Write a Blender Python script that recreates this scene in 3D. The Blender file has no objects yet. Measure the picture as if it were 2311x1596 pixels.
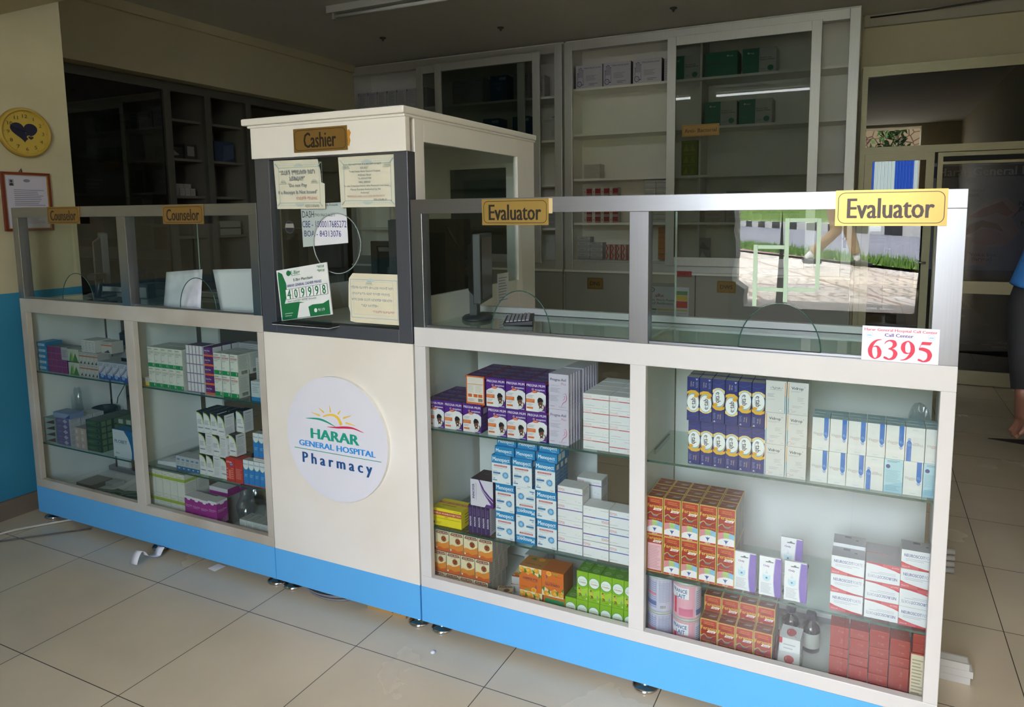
import bpy, bmesh, math, random
from mathutils import Vector, Matrix

# ---------------------------------------------------------------- camera
scene = bpy.context.scene
COL = scene.collection
cam_data = bpy.data.cameras.new('camera')
cam = bpy.data.objects.new('camera', cam_data)
COL.objects.link(cam)
YAW, PITCH, ROLL = 0.440554, 0.114092, -0.008237
fwd = Vector((-math.sin(YAW) * math.cos(PITCH), math.cos(YAW) * math.cos(PITCH), -math.sin(PITCH)))
r0 = Vector((math.cos(YAW), math.sin(YAW), 0))
u0 = r0.cross(fwd)
rgt = r0 * math.cos(ROLL) + u0 * math.sin(ROLL)
upv = u0 * math.cos(ROLL) - r0 * math.sin(ROLL)
cam.matrix_world = Matrix(((rgt.x, upv.x, -fwd.x, 1.26801), (rgt.y, upv.y, -fwd.y, -1.76285), (rgt.z, upv.z, -fwd.z, 1.34089), (0, 0, 0, 1)))
cam_data.sensor_fit = 'HORIZONTAL'
cam_data.sensor_width = 36.0
cam_data.lens = 1575.797 * 36.0 / 2311.0
cam_data.shift_x = -64.27 / 2311.0
cam_data.shift_y = -132.2 / 2311.0
cam_data.clip_start = 0.02
cam_data.clip_end = 300
scene.camera = cam

# ---------------------------------------------------------------- sky, sun, exposure
world = bpy.data.worlds.new('sky')
scene.world = world
world.use_nodes = True
wn = world.node_tree
wn.nodes.clear()
sky = wn.nodes.new('ShaderNodeTexSky')
sky.sky_type = 'NISHITA'
sky.sun_disc = False
sky.sun_elevation = math.radians(55)
sky.sun_rotation = math.radians(200)
sky.dust_density = 3.0
bgn = wn.nodes.new('ShaderNodeBackground')
bgn.inputs['Strength'].default_value = 0.42
won = wn.nodes.new('ShaderNodeOutputWorld')
hsv = wn.nodes.new('ShaderNodeHueSaturation')
hsv.inputs['Saturation'].default_value = 0.75
tnt = wn.nodes.new('ShaderNodeMix')
tnt.data_type = 'RGBA'; tnt.blend_type = 'MULTIPLY'; tnt.inputs[0].default_value = 1.0
tnt.inputs[7].default_value = (1.0, 1.0, 1.0, 1)
wn.links.new(sky.outputs[0], hsv.inputs['Color'])
wn.links.new(hsv.outputs[0], tnt.inputs[6])
wn.links.new(tnt.outputs[2], bgn.inputs[0])
wn.links.new(bgn.outputs[0], won.inputs[0])

sun_d = bpy.data.lights.new('sun', 'SUN')
sun_d.energy = 3.2
sun_d.angle = math.radians(1.5)
sun_d.color = (1.0, 0.97, 0.93)
sun = bpy.data.objects.new('sun', sun_d)
COL.objects.link(sun)
sun.rotation_euler = Vector((0.25, -0.55, -0.9)).to_track_quat('-Z', 'Y').to_euler()

# sky portal in the street doorway
DOOR_X0, DOOR_X1, DOOR_Z0, DOOR_Z1, FRONT_Y = 0.36, 2.00, 0.68, 2.82, -3.30
por_d = bpy.data.lights.new('doorway_portal', 'AREA')
por_d.shape = 'RECTANGLE'
por_d.size = DOOR_X1 - DOOR_X0
por_d.size_y = DOOR_Z1 - DOOR_Z0
por_d.cycles.is_portal = True
por = bpy.data.objects.new('doorway_portal', por_d)
COL.objects.link(por)
por.location = ((DOOR_X0 + DOOR_X1) / 2, FRONT_Y - 0.46, (DOOR_Z0 + DOOR_Z1) / 2)
por.rotation_euler = (math.radians(90), 0, 0)

scene.view_settings.view_transform = 'Standard'
scene.view_settings.look = 'None'
scene.view_settings.gamma = 1
scene.view_settings.use_curve_mapping = False
scene.view_settings.exposure = 3.13
cy = scene.cycles
cy.max_bounces = 12
cy.diffuse_bounces = 8
cy.glossy_bounces = 5
cy.transmission_bounces = 6
cy.transparent_max_bounces = 40
cy.sample_clamp_indirect = 6.0
cy.use_denoising = True
cy.caustics_reflective = False
cy.caustics_refractive = False

# ---------------------------------------------------------------- materials
def lin(h):
    h = h.lstrip('#')
    if len(h) == 3:
        h = ''.join(q * 2 for q in h)
    o = []
    for i in (0, 2, 4):
        c = int(h[i:i + 2], 16) / 255
        o.append(c / 12.92 if c <= 0.04045 else ((c + 0.055) / 1.055) ** 2.4)
    return (*o, 1.0)

_MC = {}
def M(col, rough=0.45, metal=0.0, noise=0.06, scale=9.0, bump=0.0, coat=0.0, spec=0.5, stretch=None, col2=None, name=None):
    """procedural surface: a colour gently varied by noise"""
    key = (col, rough, metal, noise, scale, bump, coat, spec, stretch, col2)
    if key in _MC:
        return _MC[key]
    m = bpy.data.materials.new(name or 'surface')
    m.use_nodes = True
    nt = m.node_tree
    b = nt.nodes['Principled BSDF']
    c = lin(col)
    tc = nt.nodes.new('ShaderNodeTexCoord')
    nz = nt.nodes.new('ShaderNodeTexNoise')
    nz.inputs['Scale'].default_value = scale
    nz.inputs['Detail'].default_value = 4
    if stretch:
        mp = nt.nodes.new('ShaderNodeMapping')
        mp.inputs['Scale'].default_value = stretch
        nt.links.new(tc.outputs['Object'], mp.inputs[0])
        nt.links.new(mp.outputs[0], nz.inputs[0])
    else:
        nt.links.new(tc.outputs['Object'], nz.inputs[0])
    mx = nt.nodes.new('ShaderNodeMix')
    mx.data_type = 'RGBA'
    if col2:
        mx.inputs[6].default_value = c
        mx.inputs[7].default_value = lin(col2)
        rp = nt.nodes.new('ShaderNodeValToRGB')
        rp.color_ramp.elements[0].position = 0.5 - noise
        rp.color_ramp.elements[1].position = 0.5 + noise
        nt.links.new(nz.outputs[0], rp.inputs[0])
        nt.links.new(rp.outputs[0], mx.inputs[0])
    else:
        mx.inputs[6].default_value = tuple(x * (1 - noise) for x in c[:3]) + (1,)
        mx.inputs[7].default_value = tuple(min(1, x * (1 + noise)) for x in c[:3]) + (1,)
        nt.links.new(nz.outputs[0], mx.inputs[0])
    nt.links.new(mx.outputs[2], b.inputs['Base Color'])
    b.inputs['Roughness'].default_value = rough
    b.inputs['Metallic'].default_value = metal
    b.inputs['Specular IOR Level'].default_value = spec
    b.inputs['Coat Weight'].default_value = coat
    if bump:
        bp = nt.nodes.new('ShaderNodeBump')
        bp.inputs['Strength'].default_value = bump
        bp.inputs['Distance'].default_value = 0.01
        nt.links.new(nz.outputs[0], bp.inputs['Height'])
        nt.links.new(bp.outputs[0], b.inputs['Normal'])
    _MC[key] = m
    return m

def glass_mat(tint='#f4f8f6', strength=1.0, name='window glass', rough=0.0):
    """thin clear sheet: straight-through light plus a Schlick mirror reflection on the outer faces"""
    key = ('glass', tint, strength, rough)
    if key in _MC:
        return _MC[key]
    m = bpy.data.materials.new(name)
    m.use_nodes = True
    nt = m.node_tree
    nt.nodes.clear()
    out = nt.nodes.new('ShaderNodeOutputMaterial')
    tr = nt.nodes.new('ShaderNodeBsdfTransparent')
    tr.inputs[0].default_value = lin(tint)
    gl = nt.nodes.new('ShaderNodeBsdfGlossy')
    gl.inputs['Roughness'].default_value = rough
    gl.inputs[0].default_value = (1, 1, 1, 1)
    lw = nt.nodes.new('ShaderNodeLayerWeight')
    lw.inputs['Blend'].default_value = 0.5
    pw = nt.nodes.new('ShaderNodeMath'); pw.operation = 'POWER'; pw.inputs[1].default_value = 5
    mu = nt.nodes.new('ShaderNodeMath'); mu.operation = 'MULTIPLY_ADD'
    mu.inputs[1].default_value = 0.9 * strength; mu.inputs[2].default_value = 0.055 * strength
    ge = nt.nodes.new('ShaderNodeNewGeometry')
    iv = nt.nodes.new('ShaderNodeMath'); iv.operation = 'SUBTRACT'; iv.inputs[0].default_value = 1
    fm = nt.nodes.new('ShaderNodeMath'); fm.operation = 'MULTIPLY'
    mx = nt.nodes.new('ShaderNodeMixShader')
    L = nt.links.new
    L(lw.outputs['Facing'], pw.inputs[0]); L(pw.outputs[0], mu.inputs[0])
    L(ge.outputs['Backfacing'], iv.inputs[1]); L(iv.outputs[0], fm.inputs[0]); L(mu.outputs[0], fm.inputs[1])
    L(fm.outputs[0], mx.inputs[0]); L(tr.outputs[0], mx.inputs[1]); L(gl.outputs[0], mx.inputs[2])
    L(mx.outputs[0], out.inputs[0])
    _MC[key] = m
    return m

def floor_mat():
    m = bpy.data.materials.new('glazed floor tiles')
    m.use_nodes = True
    nt = m.node_tree
    b = nt.nodes['Principled BSDF']
    tc = nt.nodes.new('ShaderNodeTexCoord')
    mp = nt.nodes.new('ShaderNodeMapping')
    T = 0.462
    mp.inputs['Location'].default_value = (1.526 + 10 * T, 0.156 + 20 * T, 0)
    br = nt.nodes.new('ShaderNodeTexBrick')
    br.offset = 0
    br.inputs['Scale'].default_value = 1
    br.inputs['Brick Width'].default_value = T
    br.inputs['Row Height'].default_value = T
    br.inputs['Mortar Size'].default_value = 0.0016
    br.inputs['Mortar Smooth'].default_value = 0.3
    br.inputs['Color1'].default_value = lin('#d6c9b1')
    br.inputs['Color2'].default_value = lin('#d0c3ab')
    br.inputs['Mortar'].default_value = lin('#4a443d')
    nz = nt.nodes.new('ShaderNodeTexNoise'); nz.inputs['Scale'].default_value = 2.2; nz.inputs['Detail'].default_value = 6
    mx = nt.nodes.new('ShaderNodeMix'); mx.data_type = 'RGBA'; mx.blend_type = 'MULTIPLY'
    mx.inputs[0].default_value = 0.35
    L = nt.links.new
    L(tc.outputs['Object'], mp.inputs[0]); L(mp.outputs[0], br.inputs[0]); L(tc.outputs['Object'], nz.inputs[0])
    L(br.outputs[0], mx.inputs[6]); L(nz.outputs[0], mx.inputs[7]); L(mx.outputs[2], b.inputs['Base Color'])
    rr = nt.nodes.new('ShaderNodeMapRange'); rr.inputs[3].default_value = 0.16; rr.inputs[4].default_value = 0.34
    L(nz.outputs[0], rr.inputs[0]); L(rr.outputs[0], b.inputs['Roughness'])
    return m

def wall_two_tone(split, low, high):
    m = bpy.data.materials.new('painted plaster in two colours')
    m.use_nodes = True
    nt = m.node_tree
    b = nt.nodes['Principled BSDF']
    ge = nt.nodes.new('ShaderNodeTexCoord')
    sp = nt.nodes.new('ShaderNodeSeparateXYZ')
    nz = nt.nodes.new('ShaderNodeTexNoise'); nz.inputs['Scale'].default_value = 3.5; nz.inputs['Detail'].default_value = 8
    ad = nt.nodes.new('ShaderNodeMath'); ad.operation = 'MULTIPLY_ADD'; ad.inputs[1].default_value = 0.02
    gt = nt.nodes.new('ShaderNodeMath'); gt.operation = 'GREATER_THAN'; gt.inputs[1].default_value = split + 0.01
    mx = nt.nodes.new('ShaderNodeMix'); mx.data_type = 'RGBA'
    mx.inputs[6].default_value = lin(low); mx.inputs[7].default_value = lin(high)
    m2 = nt.nodes.new('ShaderNodeMix'); m2.data_type = 'RGBA'; m2.blend_type = 'MULTIPLY'; m2.inputs[0].default_value = 0.3
    L = nt.links.new
    L(ge.outputs['Object'], sp.inputs[0]); L(ge.outputs['Object'], nz.inputs[0])
    L(nz.outputs[0], ad.inputs[0]); L(sp.outputs['Z'], ad.inputs[2]); L(ad.outputs[0], gt.inputs[0])
    L(gt.outputs[0], mx.inputs[0]); L(mx.outputs[2], m2.inputs[6]); L(nz.outputs[0], m2.inputs[7])
    L(m2.outputs[2], b.inputs['Base Color'])
    b.inputs['Roughness'].default_value = 0.62
    bp = nt.nodes.new('ShaderNodeBump'); bp.inputs['Strength'].default_value = 0.15; bp.inputs['Distance'].default_value = 0.01
    L(nz.outputs[0], bp.inputs['Height']); L(bp.outputs[0], b.inputs['Normal'])
    return m

def card(col):            # printed carton / paper
    return M(col, rough=0.42, noise=0.02, scale=30, name='printed card')

WHITE = M('#c9c9c7', rough=0.36, noise=0.05, scale=5, name='white enamelled panel')
CREAMW = M('#e2dfd8', rough=0.38, noise=0.055, scale=3, name='cream white panel')
GRIMY = M('#b9b6ad', rough=0.42, noise=0.12, scale=3.5, col2='#aaa294', name='grimy white panel')
INNER = M('#dadddc', rough=0.5, noise=0.05, scale=4, name='pale grey laminate')
BLUEK = M('#58abe6', rough=0.4, noise=0.04, scale=6, name='sky blue panel')
ALU = M('#a3a6ad', rough=0.33, metal=1.0, noise=0.07, scale=6, stretch=(40, 40, 1.2), name='brushed aluminium')
ALUH = M('#a8abb2', rough=0.33, metal=1.0, noise=0.07, scale=6, stretch=(1.2, 40, 40), name='brushed aluminium')
ALUD = M('#6d7078', rough=0.38, metal=0.7, noise=0.06, scale=6, stretch=(40, 40, 1.2), name='dark aluminium')
CHROME = M('#d8d8d8', rough=0.12, metal=1.0, noise=0.02, name='chrome')
GLASS = glass_mat()
GLASSG = glass_mat('#edf5f1', 1.0, 'shelf glass')
EDGE = M('#2e5148', rough=0.2, noise=0.05, name='green glass edge')
BLACK = M('#17181a', rough=0.4, noise=0.05, name='black plastic')
DGREY = M('#34373b', rough=0.45, noise=0.05, name='dark grey plastic')
GOLD = M('#b89a55', rough=0.3, metal=0.55, noise=0.06, scale=14, name='brass coloured plate')
GOLDD = M('#94743e', rough=0.35, metal=0.5, noise=0.1, scale=14, name='tarnished brass plate')

# ---------------------------------------------------------------- mesh helpers
_TX = {}
def glyphs(s, bold=0.0, spacing=1.0):
    """outline of a piece of writing as flat polygons: (points, faces, x0, x1, cap height)"""
    k = (s, bold, spacing)
    if k in _TX:
        return _TX[k]
    c = bpy.data.curves.new('t', 'FONT')
    c.body = s
    c.size = 1
    c.resolution_u = 2
    c.offset = bold
    c.space_character = spacing
    o = bpy.data.objects.new('t', c)
    me = o.to_mesh()
    v = [(p.co.x, p.co.y) for p in me.vertices]
    f = [tuple(p.vertices) for p in me.polygons]
    o.to_mesh_clear()
    bpy.data.objects.remove(o)
    bpy.data.curves.remove(c)
    if not v:
        v = [(0, 0)]
    r = (v, f, min(p[0] for p in v), max(p[0] for p in v), min(p[1] for p in v), max(p[1] for p in v))
    _TX[k] = r
    return r

class MB:
    """collects polygons with materials and links them as ONE mesh object"""
    def __init__(s):
        s.v = []; s.f = []; s.m = []; s.mats = []; s.sm = []
    def mi(s, mat):
        if mat not in s.mats:
            s.mats.append(mat)
        return s.mats.index(mat)
    def face(s, pts, mat, smooth=False):
        n = len(s.v)
        s.v += [tuple(p) for p in pts]
        s.f.append(tuple(range(n, n + len(pts)))); s.m.append(s.mi(mat)); s.sm.append(smooth)
    def raw(s, verts, faces, mat, smooth=False):
        n = len(s.v); k = s.mi(mat)
        s.v += [tuple(p) for p in verts]
        for q in faces:
            s.f.append(tuple(i + n for i in q)); s.m.append(k); s.sm.append(smooth)
    def box(s, x0, x1, y0, y1, z0, z1, mat, mats=None):
        """mats: optional dict of side -> material (x0 x1 y0 y1 z0 z1)"""
        P = [(x, y, z) for x in (x0, x1) for y in (y0, y1) for z in (z0, z1)]
        Q = dict(x0=(0, 1, 3, 2), x1=(4, 6, 7, 5), y0=(0, 4, 5, 1), y1=(2, 3, 7, 6), z0=(0, 2, 6, 4), z1=(1, 5, 7, 3))
        n = len(s.v)
        s.v += P
        for k, q in Q.items():
            s.f.append(tuple(i + n for i in q)); s.m.append(s.mi((mats or {}).get(k, mat))); s.sm.append(False)
    def frame(s, x0, x1, z0, z1, w, y0, y1, mat, wt=None, wb=None):
        """rectangular frame standing in the xz plane with mitred-looking members"""
        wt = w if wt is None else wt; wb = w if wb is None else wb
        s.box(x0, x0 + w, y0, y1, z0, z1, mat); s.box(x1 - w, x1, y0, y1, z0, z1, mat)
        s.box(x0 + w, x1 - w, y0, y1, z1 - wt, z1, mat); s.box(x0 + w, x1 - w, y0, y1, z0, z0 + wb, mat)
    def lathe(s, prof, cx, cy, mat, n=24, z0=0.0, axis='z'):
        rings = []
        for r, z in prof:
            rings.append([(r * math.cos(2 * math.pi * i / n), r * math.sin(2 * math.pi * i / n), z) for i in range(n)])
        vv = []
        for rg in rings:
            for x, y, z in rg:
                vv.append((cx + x, cy + y, z0 + z) if axis == 'z' else ((cx + x, z0 + z, cy + y) if axis == 'y' else (z0 + z, cx + x, cy + y)))
        ff = []
        for k in range(len(rings) - 1):
            for i in range(n):
                j = (i + 1) % n
                q = (k * n + i, k * n + j, (k + 1) * n + j, (k + 1) * n + i)
                ff.append(q if axis != 'y' else q[::-1])
        a = tuple(range(n))[::-1]; b = tuple(range((len(rings) - 1) * n, len(rings) * n))
        ff += [a, b] if axis != 'y' else [a[::-1], b[::-1]]
        s.raw(vv, ff, mat, True)
    def tube(s, path, r, mat, n=8, closed=False):
        P = [Vector(p) for p in path]
        R = r if isinstance(r, (list, tuple)) else [r] * len(P)
        vv = []; ff = []
        up = Vector((0, 0, 1))
        for i, p in enumerate(P):
            a = P[(i - 1) % len(P)] if (i > 0 or closed) else p
            b = P[(i + 1) % len(P)] if (i < len(P) - 1 or closed) else p
            t = (b - a).normalized()
            if abs(t.dot(up)) > 0.95:
                up = Vector((1, 0, 0)) if abs(t.x) < 0.9 else Vector((0, 1, 0))
            e1 = t.cross(up).normalized(); e2 = e1.cross(t)
            for k in range(n):
                an = 2 * math.pi * k / n
                vv.append(p + (e1 * math.cos(an) + e2 * math.sin(an)) * R[i])
        m = len(P)
        for i in range(m if closed else m - 1):
            for k in range(n):
                j = (k + 1) % n; i2 = (i + 1) % m
                ff.append((i * n + k, i * n + j, i2 * n + j, i2 * n + k))
        if not closed:
            ff += [tuple(range(n))[::-1], tuple(range((m - 1) * n, m * n))]
        s.raw(vv, ff, mat, True)
    def prism(s, pts, y0, y1, mat, side=None):
        """outline in xz (counter-clockwise seen from -y) given thickness along y"""
        n = len(pts)
        vv = [(x, y0, z) for x, z in pts] + [(x, y1, z) for x, z in pts]
        s.raw(vv, [tuple(range(n))], mat); s.raw(vv, [tuple(range(2 * n - 1, n - 1, -1))], mat)
        s.raw(vv, [(i, i + n, (i + 1) % n + n, (i + 1) % n) for i in range(n)], side or mat)
    def build(s, name, parent=None, bevel=0.0, origin=None):
        me = bpy.data.meshes.new(name)
        me.from_pydata(s.v, [], s.f)
        for m in s.mats:
            me.materials.append(m)
        me.polygons.foreach_set('material_index', s.m)
        me.polygons.foreach_set('use_smooth', s.sm)
        me.update()
        o = bpy.data.objects.new(name, me)
        COL.objects.link(o)
        if parent:
            o.parent = parent
        if origin is not None:
            me.transform(Matrix.Translation(-Vector(origin)))
            o.location = origin
        if bevel:
            bv = o.modifiers.new('edge', 'BEVEL'); bv.width = bevel; bv.segments = 2; bv.limit_method = 'ANGLE'
        return o

class Face:
    """a printed face: draws flat shapes a hair above a plane in unit coordinates (0..1 across, 0..1 up)"""
    def __init__(s, mb, o, u, v, w, h, flip=False):
        s.mb = mb; s.u = Vector(u); s.v = Vector(v); s.n = s.u.cross(s.v)
        s.o = Vector(o); s.w = w; s.h = h; s.k = 1; s.flip = flip; s.eps = 0.00007
    def at(s, x, y):
        if s.flip:
            x = 1 - x; y = 1 - y
        return s.o + s.u * (x * s.w) + s.v * (y * s.h) + s.n * (s.k * s.eps)
    def poly(s, pts, col):
        s.mb.face([s.at(*p) for p in pts], card(col) if isinstance(col, str) else col); s.k += 1
    def rect(s, x0, y0, x1, y1, col):
        s.poly([(x0, y0), (x1, y0), (x1, y1), (x0, y1)], col)
    def ell(s, x, y, rx, ry, col, n=20, a0=0, a1=360):
        s.poly([(x + rx * math.cos(math.radians(a0 + (a1 - a0) * i / n)), y + ry * math.sin(math.radians(a0 + (a1 - a0) * i / n))) for i in range(n if a1 - a0 == 360 else n + 1)], col)
    def band(s, pts, wd, col):
        """brush stroke through pts with widths wd (unit of face width)"""
        asp = s.w / s.h
        n = len(pts)
        W = wd if isinstance(wd, (list, tuple)) else [wd] * n
        L = []; R = []
        for i, (x, y) in enumerate(pts):
            a = pts[max(0, i - 1)]; b = pts[min(n - 1, i + 1)]
            dx, dy = (b[0] - a[0]), (b[1] - a[1]) / asp
            l = math.hypot(dx, dy) or 1
            nx, ny = -dy / l, dx / l
            L.append((x + nx * W[i] / 2, y + ny * asp * W[i] / 2)); R.append((x - nx * W[i] / 2, y - ny * asp * W[i] / 2))
        m = card(col) if isinstance(col, str) else col
        for i in range(n - 1):
            s.mb.face([s.at(*p) for p in (R[i], R[i + 1], L[i + 1], L[i])], m)
        s.k += 1
    def text(s, t, x, y, w, col, bold=0.0, rot=0, h=None, al='c', hs=1.0):
        """writing t centred on x, y, w wide (unit of face width; of face height when turned); h: cap height limit in face heights"""
        V, F, x0, x1, y0, y1 = glyphs(t)
        W = s.w if rot % 180 == 0 else s.h
        sc = w * W / max(1e-6, x1 - x0)
        sx = sc; sy = sc * hs
        if h:
            sy = h * (s.h if rot % 180 == 0 else s.w) / 0.7
            if sx > sy * 1.25:
                sx = sy * 1.25
        ca, sa = round(math.cos(math.radians(rot))), round(math.sin(math.radians(rot)))
        ox = {'c': (x0 + x1) / 2, 'l': x0, 'r': x1}[al]
        oy = 0.35
        m = card(col) if isinstance(col, str) else col
        # heavier strokes: the same outlines laid side by side
        for d in ((0.0,) if bold < 0.008 else ((-bold, bold) if bold < 0.024 else (-bold, 0.0, bold))):
            P = []
            for a, b in V:
                a = (a + d - ox) * sx; b = (b - oy) * sy
                P.append(s.at(x + (a * ca - b * sa) / s.w, y + (a * sa + b * ca) / s.h))
            s.mb.raw(P, F, m)
            s.k += 0.5
        s.k += 1
    def lines(s, x0, y0, x1, y1, n, col, t=0.35, rag=0.3, seed=1):
        """rows of tiny unreadable print"""
        r = random.Random(seed)
        m = card(col)
        st = (y1 - y0) / n
        for i in range(n):
            yy = y1 - (i + 0.5) * st
            e = x1 - (x1 - x0) * rag * r.random()
            s.mb.face([s.at(*p) for p in ((x0, yy - st * t / 2), (e, yy - st * t / 2), (e, yy + st * t / 2), (x0, yy + st * t / 2))], m)
        s.k += 1
    def bars(s, x0, y0, x1, y1, col='#222222', n=12, seed=3):
        r = random.Random(seed); m = card(col); x = x0; st = (x1 - x0) / n
        for i in range(n):
            s.mb.face([s.at(*p) for p in ((x, y0), (x + st * (0.25 + 0.5 * r.random()), y0), (x + st * 0.6, y1), (x, y1))], m); x += st
        s.k += 1
    def border(s, x0, y0, x1, y1, t, col):
        a = t * s.w / s.h
        m = card(col) if isinstance(col, str) else col
        for q in ((x0, y0, x1, y0 + a), (x0, y1 - a, x1, y1), (x0, y0, x0 + t, y1), (x1 - t, y0, x1, y1)):
            s.mb.face([s.at(*p) for p in ((q[0], q[1]), (q[2], q[1]), (q[2], q[3]), (q[0], q[3]))], m)
        s.k += 1

def tag(o, label=None, cat=None, group=None, kind=None):
    if label: o['label'] = label
    if cat: o['category'] = cat
    if group: o['group'] = group
    if kind: o['kind'] = kind
    return o

def empty(name, loc, label, cat, group=None, rz=0.0):
    o = bpy.data.objects.new(name, None)
    o.empty_display_size = 0.05
    COL.objects.link(o)
    o.location = loc
    o.rotation_euler = (0, 0, rz)
    return tag(o, label, cat, group)

def part(mb, name, parent, bevel=0.0, label=None):
    """world-space mesh made a child of an Empty, keeping its place"""
    o = mb.build(name, None, bevel)
    o.parent = parent
    root = parent
    off = Vector((0, 0, 0))
    while root is not None:
        off += root.location; root = root.parent
    o.location = Vector(o.location) - off
    if label: o['label'] = label
    return o

def struct(mb, name, bevel=0.0):
    return tag(mb.build(name, None, bevel), kind='structure')

def copy_tree(o, parent=None):
    c = o.copy(); COL.objects.link(c)
    if parent is not None:
        c.parent = parent
    for ch in list(o.children):
        copy_tree(ch, c)
    return c

ORD = ['first', 'second', 'third', 'fourth', 'fifth', 'sixth', 'seventh', 'eighth', 'ninth', 'tenth', 'eleventh', 'twelfth']
random.seed(7)
# ================================================================ room shell
CEIL = 2.87
b = MB(); b.box(-4.3, 2.7, -3.30, 6.6, -0.1, 0.0, floor_mat()); struct(b, 'floor')
b = MB(); b.box(-4.3, 2.75, -3.75, 6.6, CEIL, CEIL + 0.12, M('#cfcec9', rough=0.8, noise=0.08, scale=1.5, name='grey ceiling paint')); struct(b, 'ceiling')
LWALL = wall_two_tone(1.015, '#2f86a8', '#c0b898')
b = MB(); b.box(-2.5, -2.2, -3.75, 0.35, 0, CEIL, LWALL); struct(b, 'wall_left')
CREAM = M('#c4bc9e', rough=0.7, noise=0.09, scale=2.5, bump=0.1, name='cream plaster')
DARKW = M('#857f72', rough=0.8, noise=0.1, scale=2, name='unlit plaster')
b = MB(); b.box(-2.2, -2.185, -3.30, 0.35, 0, 0.085, M('#6e6355', rough=0.6, noise=0.12, scale=12, name='stone skirting')); struct(b, 'baseboard_left')
b = MB(); b.box(-4.3, -2.5, 0.25, 0.35, 0, CEIL, CREAM); struct(b, 'wall_recess')
b = MB(); b.box(-3.9, -3.6, 0.35, 4.1, 2.40, CEIL, CREAM); struct(b, 'wall_left_lintel')
b = MB(); b.box(-3.6, -3.57, 0.35, 4.1, CEIL - 0.07, CEIL, CREAM); struct(b, 'trim_left_cornice')
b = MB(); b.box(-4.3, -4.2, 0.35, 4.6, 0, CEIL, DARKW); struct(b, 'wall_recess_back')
b = MB(); b.box(-4.3, 1.16, 4.5, 4.6, 0, CEIL, CREAM)
b.box(1.16, 2.7, 4.5, 4.6, 2.474, CEIL, CREAM); struct(b, 'wall_back')
b = MB(); b.box(1.16, 2.6, 4.46, 4.5, 2.78, CEIL, M('#aaa597', rough=0.6, name='cornice')); struct(b, 'trim_back_cornice')
b = MB(); b.box(2.6, 2.75, -3.75, 6.6, 0, CEIL, CREAM); struct(b, 'wall_right')
# street wall with its doorway
b = MB()
PLAST = M('#8d8a80', rough=0.8, noise=0.14, scale=7, bump=0.25, name='weathered plaster')
b.box(-2.2, DOOR_X0, -3.75, FRONT_Y, 0, CEIL, CREAM)
b.box(DOOR_X1, 2.6, -3.75, FRONT_Y, 0, CEIL, CREAM)
b.box(DOOR_X0, DOOR_X1, -3.75, FRONT_Y, DOOR_Z1, CEIL, CREAM)
b.box(DOOR_X0, DOOR_X1, -3.75, FRONT_Y, 0, DOOR_Z0, M('#8a867d', rough=0.8, noise=0.1, scale=5, name='concrete riser'))
struct(b, 'wall_front')
# half-height gate leaf added to block daylight in the doorway's right part
root = empty('added_gate', (1.79, -3.65, DOOR_Z0), 'grey half-height metal gate added in the street doorway to block daylight', 'gate')
GT = M('#4d5054', rough=0.5, metal=0.3, noise=0.08)
b = MB(); b.box(1.60, 1.96, -3.66, -3.645, DOOR_Z0 + 0.04, 1.70, GT); part(b, 'gate_panel', root)
b = MB(); b.frame(1.58, 1.99, DOOR_Z0, 1.74, 0.045, -3.675, -3.63, GT); part(b, 'gate_frame', root)
# rough door jamb
b = MB()
jr = random.Random(4)
pr = [(DOOR_X0 + 0.02 + 0.03 * jr.random() + (0.08 if 0.65 < z < 0.85 else 0), z) for z in [0.68 + 0.06 * i for i in range(34)]]
pts = [(DOOR_X0 - 0.02, 0.68)] + pr + [(DOOR_X0 - 0.02, pr[-1][1])]
b.prism(pts, -3.50, -3.31, PLAST)
struct(b, 'trim_door_jamb')
# ceiling beam near the clock wall
b = MB(); b.box(-2.2, 0.8, -0.25, 0.10, 2.228, CEIL, M('#a8a084', rough=0.75, noise=0.06, scale=2, name='beam paint'))
BEAM = b
# back room behind the glazed partition
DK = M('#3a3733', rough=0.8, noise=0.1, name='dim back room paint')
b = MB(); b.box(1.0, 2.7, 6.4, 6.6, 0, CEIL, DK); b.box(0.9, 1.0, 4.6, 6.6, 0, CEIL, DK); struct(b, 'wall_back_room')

# glazed aluminium partition: transom window, door leaf and fixed light
GOLDALU = M('#a8a184', rough=0.42, metal=0.55, noise=0.12, scale=8, stretch=(1.5, 30, 30), name='bronze tinted aluminium')
DGLASS = glass_mat('#6a655e', 1.3, 'tinted glass')
b = MB()
b.box(1.165, 2.6, 4.44, 4.5, 2.396, 2.474, GOLDALU)
b.box(1.205, 2.55, 4.44, 4.5, 1.795, 1.85, GOLDALU)
b.box(1.165, 1.205, 4.44, 4.5, 0.0, 2.396, GOLDALU)
b.box(2.55, 2.6, 4.44, 4.5, 0.0, 2.396, GOLDALU)
w3 = struct(b, 'window_3')
b = MB(); b.box(1.205, 2.55, 4.465, 4.471, 1.85, 2.396, DGLASS); o = b.build('window_pane', w3)
b = MB()
b.frame(1.207, 1.69, 0.01, 1.793, 0.055, 4.42, 4.46, GOLDALU, wb=0.1)
d1 = struct(b, 'door_1')
b = MB(); b.box(1.262, 1.635, 4.437, 4.443, 0.11, 1.738, DGLASS); b.build('door_pane', d1)
b = MB(); b.tube([(1.66, 4.42, 0.95), (1.66, 4.37, 0.95), (1.60, 4.37, 0.95)], 0.009, CHROME); b.build('door_handle', d1)
b = MB()
b.frame(1.715, 2.55, 0.005, 1.79, 0.035, 4.45, 4.49, GOLDALU, wb=0.11, wt=0.03)
b.box(1.75, 2.515, 4.45, 4.49, 0.715, 0.81, GOLDALU)
b.box(1.75, 2.515, 4.45, 4.49, 1.70, 1.72, GOLDALU)
d2 = struct(b, 'door_2')
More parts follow.
